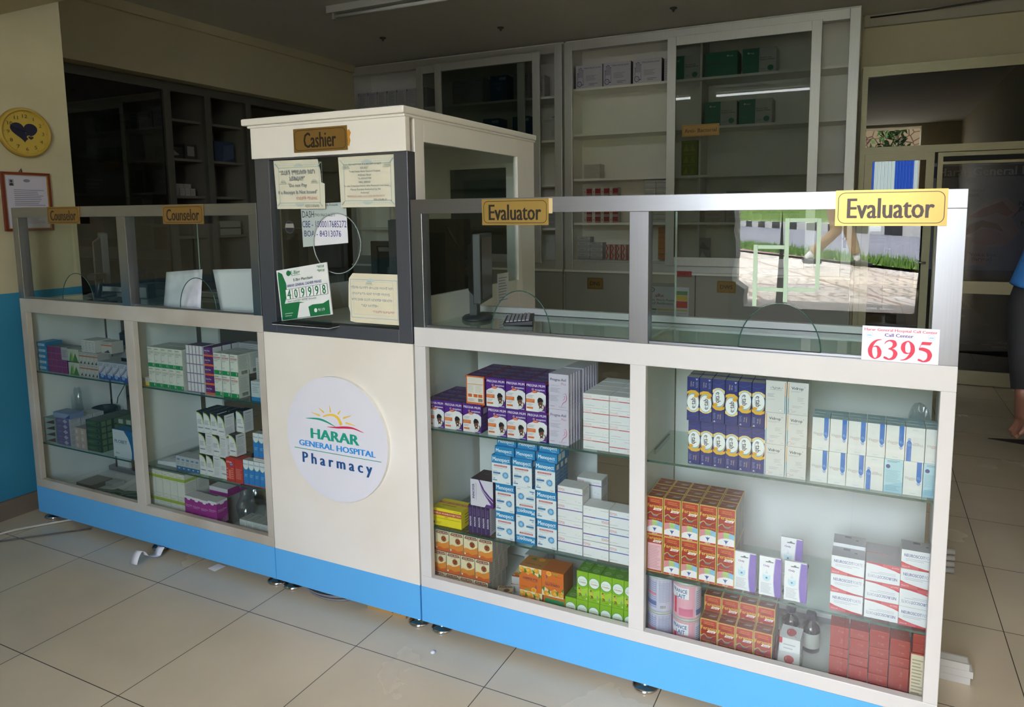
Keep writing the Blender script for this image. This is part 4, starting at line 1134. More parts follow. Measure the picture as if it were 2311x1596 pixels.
# ================================================================ tall cabinets along the back wall
CABW = M('#ecebe6', rough=0.5, noise=0.06, scale=2.5, name='white shelf laminate')
CALU = M('#d2d2cf', rough=0.42, metal=0.6, noise=0.08, scale=5, stretch=(30, 30, 1.2), name='cabinet aluminium')
CDOOR = M('#94958f', rough=0.5, noise=0.06, scale=2, name='grey cupboard door')
def wall_cabinet(label, X0, X1, z1, shelves, inner, leaves, yb=4.48, doors=3, divider=None):
    root = empty('wall_cabinet', ((X0 + X1) / 2, 4.1, 0), label, 'cabinet', 'tall glazed cabinets along the back wall')
    c = MB()
    c.box(X0, X0 + 0.02, 4.12, yb, 0, z1, CABW); c.box(X1 - 0.02, X1, 4.12, yb, 0, z1, CABW)
    c.box(X0 + 0.02, X1 - 0.02, yb - 0.015, yb, 0, z1, CABW)
    c.box(X0, X1, 4.12, yb, z1, z1 + 0.018, CABW)
    c.box(X0 + 0.02, X1 - 0.02, 4.12, yb - 0.015, 0.83, 0.86, CABW)
    part(c, 'carcass', root)
    for z in shelves:
        s = MB(); s.box(X0 + 0.021, X1 - 0.021, 4.16, yb - 0.016, z - 0.02, z, CABW); part(s, 'shelf', root)
    if divider is not None:
        s = MB()
        zz = [0.86] + sorted(shelves) + [z1]
        for a, q in zip(zz[:-1], zz[1:]):
            s.box(divider - 0.009, divider + 0.009, 4.20, yb - 0.016, a, q - 0.021, CABW)
        part(s, 'upright', root)
    f = MB(); f.frame(X0, X1, 0.845, z1, 0.075, 4.085, 4.12, CALU); f.box(X0 + .075, X1 - .075, 4.10, 4.12, 0.92, 0.935, CALU)
    part(f, 'outer_frame', root, 0.003)
    for i, (a, q, y) in enumerate(leaves):
        l = MB(); l.frame(a, q, 0.905, z1 - 0.065, 0.073, y - 0.012, y + 0.012, CALU); lo = part(l, 'sliding_door', root, 0.002)
        g = MB(); g.box(a + 0.07, q - 0.07, y - 0.002, y + 0.002, 0.975, z1 - 0.135, glass_mat('#dfe2e0', 0.45, 'cabinet glass')); go = g.build('door_glass'); go.parent = lo; go.location = (0, 0, 0)
    n = doors; wd = (X1 - X0) / n
    for i in range(n):
        d = MB(); d.box(X0 + i * wd + 0.003, X0 + (i + 1) * wd - 0.003, 4.088, 4.119, 0.05, 0.825, CDOOR); part(d, 'cupboard_door', root, 0.002)
    l = MB(); l.box(X0 - 0.002, X1 + 0.002, 4.07, 4.12, 0.826, 0.845, CABW); part(l, 'ledge', root)
    k = MB(); k.box(X0, X1, 4.13, yb - .02, 0, 0.05, DGREY); part(k, 'plinth', root)
    return root
wall_cabinet('tall glazed wall cabinet with empty white shelves and glove boxes, nearest the glazed partition', -1.240, 1.143, 2.845, (2.455, 2.058, 1.662, 1.268), None, [(-0.303, 0.88, 4.066)], divider=-0.055, doors=2)
wall_cabinet('tall glazed wall cabinet in the corner beside the lintel, partly behind the booth', -3.684, -1.262, 2.845, (2.412, 2.02, 1.62, 1.22), None, [(-2.795, -1.62, 4.066), (-2.56, -1.45, 4.03)], doors=3)

GW = '#c9c8d2'
def d_glove(F):
    B = '#2b2f7a'
    F.rect(0, 0, 1, 1, GW)
    for i, (x, y0, y1) in enumerate([(0.075, 0.42, 0.68), (0.115, 0.40, 0.86), (0.165, 0.40, 0.90), (0.215, 0.40, 0.88), (0.265, 0.40, 0.80)]):
        F.rect(x - 0.017, y0, x + 0.017, y1, B); F.rect(x - 0.009, y0, x + 0.009, y1 - 0.03, GW)
    F.rect(0.065, 0.15, 0.285, 0.45, B); F.rect(0.075, 0.18, 0.275, 0.47, GW)
    F.ell(0.135, 0.2, 0.09, 0.12, B); F.ell(0.135, 0.2, 0.07, 0.095, GW); F.text('7.5', 0.135, 0.2, 0.07, B, 0.02)
    F.text('STERILE SURGICAL GLOVES', 0.62, 0.86, 0.62, '#4a4d78', 0.015, h=0.06)
    F.lines(0.38, 0.32, 0.8, 0.56, 5, '#8d8ea0'); F.lines(0.5, 0.1, 0.85, 0.22, 2, '#6d6f8c', rag=0.5)
glove = carton('glove_box', 0.252, 0.202, 0.2, '#56585c', d_glove, top=GW)
for i, x in enumerate((-1.045, -0.785, -0.513)):
    put(glove, x, 4.19, 2.456, 'white sterile glove box with blue hand outline, ' + ['nearest the cabinet seam', 'middle one of three on the top shelf', 'nearest the sliding glass door'][i], 'carton', 'glove boxes on the top shelf')
slim = carton('carton', 0.03, 0.19, 0.15, '#b9b9bd', lambda F: F.lines(0.2, 0.1, 0.8, 0.9, 8, '#9a9aa4'))
put(slim, -0.353, 4.2, 2.456, 'slim white carton at the end of the glove box row', 'carton')
TG = '#17795f'
def d_teal(F):
    F.rect(0, 0, 0.5, 1, TG); F.ell(0.18, 0.82, 0.03, 0.035, '#cfe0da'); F.text('surgi', 0.28, 0.82, 0.12, '#cfe0da', 0.01)
    for i in range(5):
        F.band([(0.05 + .08 * i, 0.2), (0.1 + .08 * i, 0.38 + 0.03 * (i % 2)), (0.13 + .08 * i, 0.24)], 0.008, '#3e9680')
    F.text('Powder-free', 0.7, 0.62, 0.34, '#555a58', 0.01); F.text('Surgical Gloves', 0.74, 0.54, 0.42, '#3a3f3d', 0.015)
    F.ell(0.84, 0.2, 0.09, 0.11, TG); F.lines(0.55, 0.12, 0.72, 0.2, 2, '#69a08c')
def d_teal2(F):
    F.rect(0.5, 0, 1, 1, TG); F.ell(0.7, 0.82, 0.03, 0.035, '#cfe0da'); F.text('surgi', 0.8, 0.82, 0.12, '#cfe0da', 0.01)
    F.text('Powder-free', 0.2, 0.62, 0.34, '#555a58', 0.01); F.text('Surgical Gloves', 0.24, 0.54, 0.42, '#3a3f3d', 0.015); F.ell(0.2, 0.2, 0.09, 0.11, TG)
    for i in range(5):
        F.band([(0.55 + .08 * i, 0.2), (0.6 + .08 * i, 0.38 + 0.03 * (i % 2)), (0.63 + .08 * i, 0.24)], 0.008, '#3e9680')
teal = carton('glove_box', 0.262, 0.2, 0.18, '#b5b8b6', d_teal, top=TG)
teal2 = carton('glove_box', 0.262, 0.2, 0.18, TG, d_teal2, top=TG)
G2 = 'teal and white glove boxes behind the sliding glass'
put(teal, -0.200, 4.215, 2.456, 'teal glove box cut off by the sliding door frame on the top shelf', 'carton', G2)
put(teal2, 0.105, 4.215, 2.456, 'teal glove box with its teal half outward, middle of the top shelf', 'carton', G2)
put(teal, 0.405, 4.215, 2.456, 'teal and white glove box at the partition end of the top shelf', 'carton', G2)
put(teal, 0.108, 4.215, 2.059, 'teal and white glove box on the second shelf, beside the upright', 'carton', G2)
put(teal, 0.385, 4.215, 2.059, 'teal and white glove box on the second shelf, further from the upright', 'carton', G2)
def d_plain(F, c='#8c8d92'):
    F.lines(0.1, 0.2, 0.9, 0.9, 4, c, 0.4)
wbox = carton('carton', 0.118, 0.198, 0.15, '#b9bac2', lambda F: (F.lines(0.15, 0.3, 0.85, 0.95, 9, '#8b8d98'), F.rect(0, 0, 0.06, 0.12, '#2a3590'), F.rect(0, .88, 0.06, 1, '#2a3590')))
for i in range(7):
    put(wbox, -3.57 + 0.123 * i, 4.2, 2.413, f'white carton with fine print on the corner cabinet top shelf, {ORD[i]} from the lintel', 'carton', 'white cartons in the corner cabinet')
bl = carton('carton', 0.178, 0.236, 0.16, '#27618f', lambda F: (F.rect(0.55, 0.82, 0.95, 0.92, '#a9c2d2'), F.text('98', 0.5, 0.5, 0.26, '#5f97bd', 0.02), F.lines(0.1, 0.62, 0.8, 0.72, 2, '#5f97bd')))
wt = carton('carton', 0.17, 0.236, 0.16, '#b4b4b6', lambda F: (F.text('MASK', 0.75, 0.88, 0.3, '#55575c', 0.02), F.lines(0.1, 0.7, 0.8, 0.8, 2, '#8b8d92'), F.lines(0.55, 0.15, 0.9, 0.4, 4, '#8b8d92')))
G3 = 'cartons behind the corner cabinet glass'
put(wt, -2.22, 4.2, 2.413, 'white mask carton behind the corner cabinet glass, top shelf', 'carton', G3)
put(bl, -1.965, 4.2, 2.413, 'blue carton on the top shelf beside the white mask carton', 'carton', G3)
put(wt, -1.72, 4.2, 2.413, 'white mask carton at the sliding door edge of the top shelf', 'carton', G3)
put(wt, -2.42, 4.25, 2.413, 'white mask carton in shade, first on the top shelf behind the glass', 'carton', G3)
put(bl, -1.73, 4.2, 2.021, 'blue carton on the second shelf of the corner cabinet', 'carton', G3)
put(wt, -1.43, 4.2, 2.021, 'white mask carton on the second shelf, beside the cabinet seam', 'carton', G3)
slat = carton('carton', 0.03, 0.2, 0.12, '#c0c0c2', lambda F: F.lines(0.2, 0.1, 0.8, 0.9, 8, '#9a9aa4'))
put(slat, -1.50, 4.2, 2.413, 'slim white carton standing alone near the cabinet seam, top shelf', 'carton', G3)
put(bl, -2.05, 4.2, 2.021, 'dark blue carton deep on the second shelf of the corner cabinet', 'carton', G3)
for i in range(4):
    sm = carton('carton', 0.13, 0.05, 0.1, '#a6a6a8', d_plain)
    put(sm, -1.41, 4.2, 1.222 + 0.0505 * i, f'small grey carton in a stack by the cabinet seam, {ORD[i]} from below', 'carton', 'grey cartons by the cabinet seam')

lb = carton('carton', 0.145, 0.126, 0.12, '#b9b6ae', lambda F: F.lines(0.05, 0.1, 0.95, 0.95, 6, '#8f8d88', 0.15))
for i in range(2):
    put(carton('carton', 0.155, 0.0635, 0.12, '#bab7b0', lambda F: F.lines(0.05, 0.12, 0.95, 0.9, 4, '#8f8d88', 0.15)), -1.03, 4.22, 1.663 + 0.064 * i, f'flat off-white carton on the third shelf, {["lower", "upper"][i]} of two', 'carton', 'flat cartons on the third shelf')
def d_rw(F):
    F.rect(0, 0, 0.35, 1, '#c4c2be'); F.rect(0.35, 0, 1, 0.85, '#8c2430'); F.text('R', 0.2, 0.4, 0.14, '#8c2430', 0.02); F.rect(0.35, 0.1, 1, 0.16, '#c4c2be')
rw = carton('carton', 0.08, 0.062, 0.08, '#b0aca6', d_rw)
for r in range(5):
    for i in range(4):
        if r < 5:
            put(rw, -1.062 + 0.083 * i, 4.2, 1.269 + 0.0625 * r, f'red and white carton, {ORD[i]} column from the cabinet seam, {ORD[r]} from below', 'carton', 'red and white cartons on the fourth shelf')
bp_ = carton('carton', 0.10, 0.045, 0.1, '#b8b6b2', lambda F: (F.rect(0, 0.45, 1, 0.55, '#5a7f9c'), F.lines(0.1, 0.6, 0.8, 0.9, 2, '#8f8d88')))
for r in range(8):
    for i in range(2):
        put(bp_, -0.480 + 0.102 * i, 4.2, 1.269 + 0.0455 * r, f'white carton with blue stripe, {["seam-side", "door-side"][i]} stack, {ORD[r]} from below', 'carton', 'striped cartons beside the sliding door')
gb = carton('carton', 0.118, 0.05, 0.1, '#a3a3a6', lambda F: (F.rect(0, 0.55, 1, 1, '#c2c2c4'), F.text('PARACET', 0.5, 0.76, 0.8, '#4f5054', 0.01)))
for (i, n) in ((0, 4), (1, 3)):
    for r in range(n):
        put(gb, -1.10 + 0.122 * i, 4.2, 0.937 + 0.0505 * r, f'grey labelled carton on the cabinet floor, {["seam-side", "inner"][i]} stack, {ORD[r]} from below', 'carton', 'grey cartons on the cabinet floor')
def d_rs(F):
    F.rect(0, 0, 0.4, 1, '#c6c2be'); F.band([(0.1, 0.0), (0.35, 0.5), (0.1, 1)], 0.2, '#9c2a34'); F.rect(0.75, 0.0, 1, 1, '#9c2a34'); F.lines(0.42, 0.3, 0.72, 0.8, 3, '#8b6a68')
rs = carton('carton', 0.05, 0.066, 0.08, '#b7a9a4', d_rs)
for r in range(2):
    for i in range(4):
        put(rs, -0.862 + 0.052 * i, 4.2, 0.937 + 0.0665 * r, f'small red striped carton on the cabinet floor, {["lower", "upper"][r]} row, {ORD[i]} from the seam', 'carton', 'red striped cartons on the cabinet floor')
oc = carton('carton', 0.13, 0.047, 0.1, '#b06a2a', lambda F: (F.rect(0, 0, 1, 0.08, '#7d4a1c'), F.rect(0.48, 0, 0.52, 1, '#8c551f')))
for r in range(6):
    put(oc, -0.378, 4.34, 0.937 + 0.0475 * r, f'orange carton in a stack behind the sliding door, {ORD[r]} from below', 'carton', 'orange cartons')
lm = carton('carton', 0.14, 0.097, 0.1, '#7f8a2c', lambda F: (F.poly([(0.1, 0.1), (0.3, 0.75), (0.45, 0.1)], '#a4ad4a'), F.poly([(0.5, 0.1), (0.7, 0.75), (0.85, 0.1)], '#98a23f'), F.lines(0.1, 0.8, 0.9, 0.95, 2, '#a9b25a')))
for r in range(3):
    put(lm, -0.145, 4.22, 1.663 + 0.0975 * r, f'lime green carton behind the sliding glass, {["lowest", "middle", "topmost"][r]} of three', 'carton', 'lime green cartons')
lw = carton('carton', 0.17, 0.042, 0.11, '#a5a5a5', lambda F: F.lines(0.1, 0.15, 0.9, 0.85, 3, '#777'))
for i, n in ((0, 5), (1, 6)):
    for r in range(n):
        put(lw, 0.08 + 0.175 * i, 4.21, 1.269 + 0.0425 * r, f'low grey carton behind the sliding glass, {["shorter", "taller"][i]} pile, {ORD[r]} from below', 'carton', 'low grey cartons behind the glass')
sw = carton('carton', 0.07, 0.085, 0.1, '#9f9da2', lambda F: (F.rect(0, 0.8, 1, 1, '#5b566a'), F.lines(0.1, 0.2, 0.9, 0.7, 3, '#777')))
for i in range(5):
    put(sw, 0.42 + 0.072 * i, 4.21, 1.269, f'small grey carton with dark top edge behind the glass, {ORD[i]} after the grey piles', 'carton', 'small grey cartons behind the glass')
put(carton('carton', 0.11, 0.22, 0.1, '#aeb0ae', lambda F: (F.rect(0, 0.72, 1, 1, '#c9cac8'), F.lines(0.1, 0.75, 0.9, 0.95, 3, '#555'))), 0.965, 4.2, 1.269, 'white carton in the open end of the cabinet beside its outer post', 'carton')
# white and purple leaflet box under the sliding glass
put(carton('carton', 0.09, 0.2, 0.02, '#8f8f94', lambda F: (F.poly([(0, 0.55), (1, 0.5), (0.3, 0.85)], '#55565a'), F.poly([(0, 0.1), (0.9, 0.05), (0.3, 0.4)], '#c9c9cf'))), 0.005, 4.18, 0.937, 'grey leaflet box with triangle pattern on the cabinet floor', 'carton')
# stickers and leaflets on the lower cupboards
b = MB(); b.box(-0.20, -0.075, 4.084, 4.0875, 0.815, 0.86, M('#a32a34', rough=0.5)); F = Face(b, (-0.20, 4.084, 0.815), (1, 0, 0), (0, 0, 1), 0.125, 0.045); F.text('Shelf 1', 0.45, 0.5, 0.6, '#5a1218', 0.01)
b.v = [(x, y - 0.02, z) for x, y, z in b.v]
tag(b.build('shelf_tag'), 'small red tag stuck on the cupboard ledge', 'tag')
def d_aware(F):
    F.text('MO', 0.15, 0.94, 0.22, '#3b4660', 0.01); F.text('aRe', 0.36, 0.84, 0.5, '#8c2a4a', 0.02, h=0.06); F.text('(Access, Watch, Reserve)', 0.4, 0.76, 0.7, '#3b4660', 0.01); F.text('Use of Antibiotics', 0.36, 0.70, 0.6, '#3b4660', 0.01)
    F.rect(0.72, 0.86, 0.97, 0.93, '#5a8a5e'); F.rect(0.72, 0.76, 0.97, 0.85, '#c2a94a'); F.rect(0.72, 0.63, 0.97, 0.75, '#b2443e')
    F.rect(0.02, 0.57, 0.3, 0.6, '#3d7a55'); F.rect(0.32, 0.57, 0.97, 0.6, '#b3a75a'); F.lines(0.02, 0.05, 0.3, 0.55, 14, '#8b95a0'); F.lines(0.35, 0.05, 0.97, 0.55, 14, '#9aa2a8')
b = MB(); b.box(-0.50, -0.10, 4.0835, 4.0845, 0.24, 0.72, card('#b3bac0')); d_aware(Face(b, (-0.50, 4.0835, 0.24), (1, 0, 0), (0, 0, 1), 0.40, 0.48)); b.v = [(x, y + 0.003, z) for x, y, z in b.v]
tag(b.build('poster'), 'coloured antibiotic use poster on a lower cupboard door beside the DWS plate', 'poster')
b = MB(); b.box(1.084, 1.106, 4.075, 4.0848, 1.07, 1.44, DGREY); b.lathe([(0.014, -0.006), (0.016, 0.0), (0.014, 0.006)], 1.095, 1.14, CHROME, n=16, z0=4.073, axis='y')
# (sliding door lock) stays on the partition-side cabinet leaf
lk = b.build('door_lock')
for o in bpy.data.objects:
    if o.name.startswith('outer_frame') and abs((o.parent.location.x) - (-0.0485)) < 0.02:
        lk.parent = o
        break

# dark shelving in the recess behind the lintel
root = empty('recess_cabinet', (-3.75, 2.2, 0), 'dark glazed shelving in the unlit recess under the left-hand lintel'.replace('left-hand ', ''), 'cabinet')
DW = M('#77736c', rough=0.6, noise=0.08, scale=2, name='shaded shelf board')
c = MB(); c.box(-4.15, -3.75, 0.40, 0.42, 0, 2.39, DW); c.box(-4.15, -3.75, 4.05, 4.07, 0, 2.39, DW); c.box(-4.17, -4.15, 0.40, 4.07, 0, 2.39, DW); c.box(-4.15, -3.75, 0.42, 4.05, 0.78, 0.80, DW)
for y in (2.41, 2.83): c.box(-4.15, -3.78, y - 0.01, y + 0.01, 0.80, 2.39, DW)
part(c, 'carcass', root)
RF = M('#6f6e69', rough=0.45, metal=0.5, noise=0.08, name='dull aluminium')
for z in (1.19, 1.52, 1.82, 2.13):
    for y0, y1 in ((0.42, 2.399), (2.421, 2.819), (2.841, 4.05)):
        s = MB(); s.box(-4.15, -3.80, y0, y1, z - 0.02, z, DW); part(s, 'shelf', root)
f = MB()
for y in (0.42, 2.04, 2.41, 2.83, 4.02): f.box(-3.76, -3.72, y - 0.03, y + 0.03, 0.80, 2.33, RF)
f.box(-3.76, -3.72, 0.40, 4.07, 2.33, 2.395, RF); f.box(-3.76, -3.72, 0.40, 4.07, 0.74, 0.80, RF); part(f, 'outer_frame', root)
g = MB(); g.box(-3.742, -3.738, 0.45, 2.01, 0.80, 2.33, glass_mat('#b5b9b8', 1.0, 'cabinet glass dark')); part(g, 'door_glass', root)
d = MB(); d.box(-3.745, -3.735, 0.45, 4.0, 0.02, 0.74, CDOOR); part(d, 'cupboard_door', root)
def rbox(y, z, w, h, d, col, label, extra=None):
    b = MB(); b.box(-3.98 + 0.0, -3.98 + d, y - w / 2, y + w / 2, z, z + h, card(col))
    F = Face(b, (-3.98 + d, y - w / 2, z), (0, 1, 0), (0, 0, 1), w, h)
    (extra or (lambda F: F.lines(0.1, 0.2, 0.9, 0.8, 3, '#8f8f8f')))(F)
    tag(b.build('carton'), label, 'carton', 'cartons in the dark recess shelving')
rbox(2.635, 1.821, 0.20, 0.17, 0.16, '#31405e', 'navy and white carton on the recess shelf beside the booth', lambda F: F.poly([(0.4, 0), (1, 0.2), (1, 0.9), (0.5, 0.8)], '#4a5876'))
rbox(2.16, 1.821, 0.13, 0.09, 0.16, '#2b2b2d', 'black carton with white triangle on the recess shelf', lambda F: F.poly([(0.2, 0.2), (0.8, 0.3), (0.3, 0.8)], '#8a8a8a'))
rbox(2.30, 1.821, 0.10, 0.12, 0.16, '#3a3a3c', 'dark carton with pale label on the recess shelf', lambda F: F.rect(0.2, 0.2, 0.85, 0.85, '#8a8a8c'))
for i in range(5):
    rbox(2.10 + 0.05 * i, 1.521, 0.045, 0.06, 0.16, '#a5a5a5', f'small white carton in a low row in the recess, {ORD[i]} from the clock wall')
for i in range(3):
    rbox(2.11 + 0.07 * i, 1.582, 0.066, 0.035, 0.16, '#9d9d9d', f'small white carton lying on the low recess row, {ORD[i]} from the clock wall')
rbox(1.30, 1.821, 0.16, 0.15, 0.14, '#6b6b6c', 'grey device carton behind the recess glass', lambda F: (F.rect(0.1, 0.1, 0.9, 0.9, '#4a4a4c'), F.rect(0.2, 0.4, 0.8, 0.6, '#8b8b8b')))
rbox(2.62, 1.191, 0.22, 0.12, 0.2, '#8b8b88', 'pale file boxes low in the recess shelving, beside the post', lambda F: (F.rect(0, 0.45, 1, 0.55, '#3a3a3a')))
for i in range(6):
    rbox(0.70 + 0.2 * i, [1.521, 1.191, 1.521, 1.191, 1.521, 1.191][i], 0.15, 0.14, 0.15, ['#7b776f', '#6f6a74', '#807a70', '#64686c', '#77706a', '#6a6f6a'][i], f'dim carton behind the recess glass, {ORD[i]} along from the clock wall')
# ================================================================ goods in the evaluator counter, first bay
S1, S2, FL = SHELF[0] + 0.0004, SHELF[1] + 0.0004, FLOORZ + 0.0002
YF_ = 0.05
WT = '#e6e6ea'
# ---- purple supplement cartons
PUR = '#55208a'
def d_pm(F):
    F.rect(0, 0, 1, 1, PUR)
    F.poly([(0.0, 0.02), (0.62, 0.0), (0.80, 0.06), (0.95, 0.20), (1, 0.30), (1, 0.58), (0.85, 0.66), (0.6, 0.685), (0.35, 0.665), (0.12, 0.60), (0, 0.54)], '#e9e6ec')
    F.poly([(0.0, 0.0), (0.6, 0.0), (0.6, 0.02), (0, 0.02)], '#e9e6ec')
    F.text('PREGNA MUM', 0.5, 0.885, 0.92, '#f0ecf5', 0.02, h=0.082); F.text('C  nception', 0.62, 0.755, 0.64, '#f0ecf5', 0.02, h=0.066); F.ell(0.385, 0.758, 0.03, 0.022, '#e0783c', n=10)
    F.ell(0.44, 0.675, 0.15, 0.042, '#d8532c'); F.ell(0.44, 0.675, 0.10, 0.022, '#e8a07a')
    F.lines(0.05, 0.46, 0.42, 0.56, 3, '#8a8594', 0.3); F.rect(0, 0.30, 0.44, 0.425, '#e0702f'); F.lines(0.03, 0.315, 0.4, 0.41, 2, '#f2d2bb', 0.2)
    F.lines(0.05, 0.19, 0.36, 0.27, 2, '#8a8594', 0.3); F.rect(0.04, 0.09, 0.36, 0.15, '#e0702f')
    # smiling woman with a dark head wrap
    F.poly([(0.56, 0.03), (0.66, 0.12), (0.74, 0.17), (0.84, 0.16), (0.92, 0.19), (0.86, 0.10), (0.78, 0.04), (0.66, 0.015)], '#dcdcdc')
    F.poly([(0.66, 0.12), (0.68, 0.2), (0.78, 0.2), (0.86, 0.12), (0.76, 0.15)], '#5d3a2a')
    F.ell(0.735, 0.285, 0.115, 0.115, '#6b4330'); F.poly([(0.60, 0.30), (0.585, 0.42), (0.66, 0.50), (0.78, 0.49), (0.87, 0.42), (0.87, 0.33), (0.82, 0.37), (0.70, 0.35), (0.64, 0.33)], '#17151c')
    F.ell(0.74, 0.235, 0.035, 0.014, '#f0ecea', n=10); F.band([(0.90, 0.10), (0.93, 0.2), (0.89, 0.27)], 0.05, '#6b4330')
    F.text('Leena', 0.86, 0.045, 0.19, '#e5dcf0', 0.03)
def d_pms(F):
    F.rect(0, 0, 1, 1, '#47197a')
    for r in range(4):
        for c_ in range(3):
            F.ell(0.2 + 0.3 * c_, 0.14 + 0.13 * r, 0.09, 0.045, '#8d73b2', n=10); F.ell(0.2 + 0.3 * c_, 0.14 + 0.13 * r, 0.06, 0.03, '#47197a', n=10)
    F.rect(0.25, 0.66, 0.8, 0.86, '#b5a5cc'); F.rect(0, 0.93, 1, 1, '#d8532c')
def d_pmt(F):
    F.text('PREGNA MUM', 0.5, 0.62, 0.8, '#a892c8', 0.02, h=0.2); F.lines(0.2, 0.15, 0.8, 0.4, 2, '#8468ac')
def d_pmb(F):
    F.rect(0, 0, 1, 1, '#d9703c'); F.rect(0.06, 0.07, 0.94, 0.95, '#eadfd6'); F.lines(0.1, 0.72, 0.9, 0.92, 8, '#b58f7c', 0.05, 0.6)
    F.rect(0.08, 0.70, 0.92, 0.715, '#d9703c'); F.lines(0.1, 0.40, 0.45, 0.68, 9, '#9fa6ab', 0.2); F.lines(0.5, 0.40, 0.9, 0.68, 9, '#9fa6ab', 0.2)
    for x in (0.1, 0.4, 0.66): F.rect(x, 0.25, x + 0.22, 0.36, '#dd6a34')
    F.lines(0.1, 0.1, 0.5, 0.2, 4, '#a59f9a'); F.bars(0.66, 0.1, 0.9, 0.21)
pm = carton('supplement_carton', 0.0655, 0.0895, 0.043, '#47197a', d_pm, top='#3d1a63', topd=d_pmt, sided=d_pms)
pmb = carton('supplement_carton', 0.0655, 0.0895, 0.043, '#47197a', d_pmb, top='#3d1a63', topd=d_pmt, sided=d_pms)
GP = 'purple supplement cartons'
RANK = ['', ', one rank back', ', two ranks back', ', three ranks back']
low = [0.0405, 0.1075, 0.1755, 0.2645, 0.331, 0.398]
for i, x in enumerate(low):
    for r in range(4 if i < 3 else 1):
        put(pm, x + 0.001 * r, YF_ + 0.0445 * r, S1, f'purple supplement carton with smiling woman, lower row, {ORD[i]} from the booth{RANK[r]}', 'carton', GP)
up = [0.189, 0.2605, 0.328, 0.3955]
for i, x in enumerate(up):
    for r in range(4):
        m = pmb if (i == 0 and r == 0) else pm
        put(m, x, YF_ + 0.0445 * r, S1 + 0.0901, (f'purple supplement carton showing its orange-edged back panel, upper row' if m is pmb else f'purple supplement carton with smiling woman, upper row, {ORD[i]} from the booth{RANK[r]}'), 'carton', GP)
# ---- lilac prenatal cartons, thin, in a file one behind the other
def d_pa(F):
    F.text('Pregna-Aid', 0.47, 0.845, 0.78, '#332f66', 0.015, h=0.075); F.text('Plus', 0.75, 0.735, 0.24, '#c9738f', 0.01)
    F.lines(0.1, 0.655, 0.62, 0.69, 2, '#a6a3b8'); F.lines(0.07, 0.48, 0.62, 0.61, 4, '#68668a', 0.2)
    F.rect(0.02, 0.25, 0.035, 0.40, '#c9738f'); F.lines(0.07, 0.22, 0.52, 0.40, 5, '#a6a3b8'); F.lines(0.06, 0.07, 0.3, 0.1, 1, '#77758f'); F.lines(0.5, 0.05, 0.92, 0.1, 2, '#a6a3b8')
    q = bz([(0.72, 0.42), (0.84, 0.47), (0.90, 0.38), (0.88, 0.27), (0.74, 0.20), (0.66, 0.12), (0.64, 0.06)]); F.band(q, taper(len(q), 0.03), '#c2527c')
    q = bz([(0.74, 0.37), (0.82, 0.39), (0.78, 0.30), (0.70, 0.27)]); F.band(q, taper(len(q), 0.02), '#c2527c')
def d_pas(F): F.text('Pregna-Aid', 0.5, 0.3, 0.34, '#5a567c', 0.01, rot=90); F.rect(0, 0.02, 0.12, 0.98, '#b9b0c6')
pa = carton('prenatal_carton', 0.0635, 0.105, 0.0165, '#cfc8dc', d_pa, top='#b9b3c4', sided=d_pas)
for rr in range(2):
    for r in range(11 if rr else 5):
        put(pa, 0.469 + 0.0015 * r, YF_ + 0.0172 * r + (0.012 if r > 4 else 0), S1 + 0.1055 * rr, f'thin lilac prenatal carton, {["lower", "upper"][rr]} file, {ORD[r]} from the front glass', 'carton', 'lilac prenatal cartons')
# ---- white cartons with a red line
def d_fol(F):
    F.text('FOLIVE', 0.17, 0.80, 0.30, '#e0a9a9', 0.0, h=0.17); F.rect(0, 0.60, 1, 0.66, '#c8404c'); F.poly([(0.68, 0.66), (0.72, 0.75), (0.76, 0.66)], '#eeeef0')
    F.text('Folic Acid Tablets', 0.2, 0.63, 0.36, '#f0e4e4', 0.01, h=0.05); F.lines(0.66, 0.78, 0.92, 0.84, 1, '#a9a9b0'); F.lines(0.08, 0.14, 0.46, 0.2, 1, '#9a9aa2'); F.ell(0.78, 0.18, 0.03, 0.06, '#d9d9de'); F.lines(0.86, 0.15, 0.94, 0.2, 1, '#9a9aa2')
fol = carton('tablet_carton', 0.0785, 0.0405, 0.05, '#e4e4e8', d_fol, top='#d9d9dc')
fol_f = carton('tablet_carton', 0.0785, 0.0405, 0.05, '#e4e4e8', d_fol, top='#d9d9dc', flip=True)
for c_ in range(2):
    for r in range(4):
        for k in range(4 if r == 3 else 1):
            put(fol_f if (c_ == 1 and r == 0) else fol, 0.5845 + 0.0795 * c_, YF_ + 0.052 * k, S1 + 0.0408 * r, f'white tablet carton with red line, {["booth-side", "outer"][c_]} stack, {ORD[r]} from below{RANK[k]}', 'carton', 'white cartons with a red line')
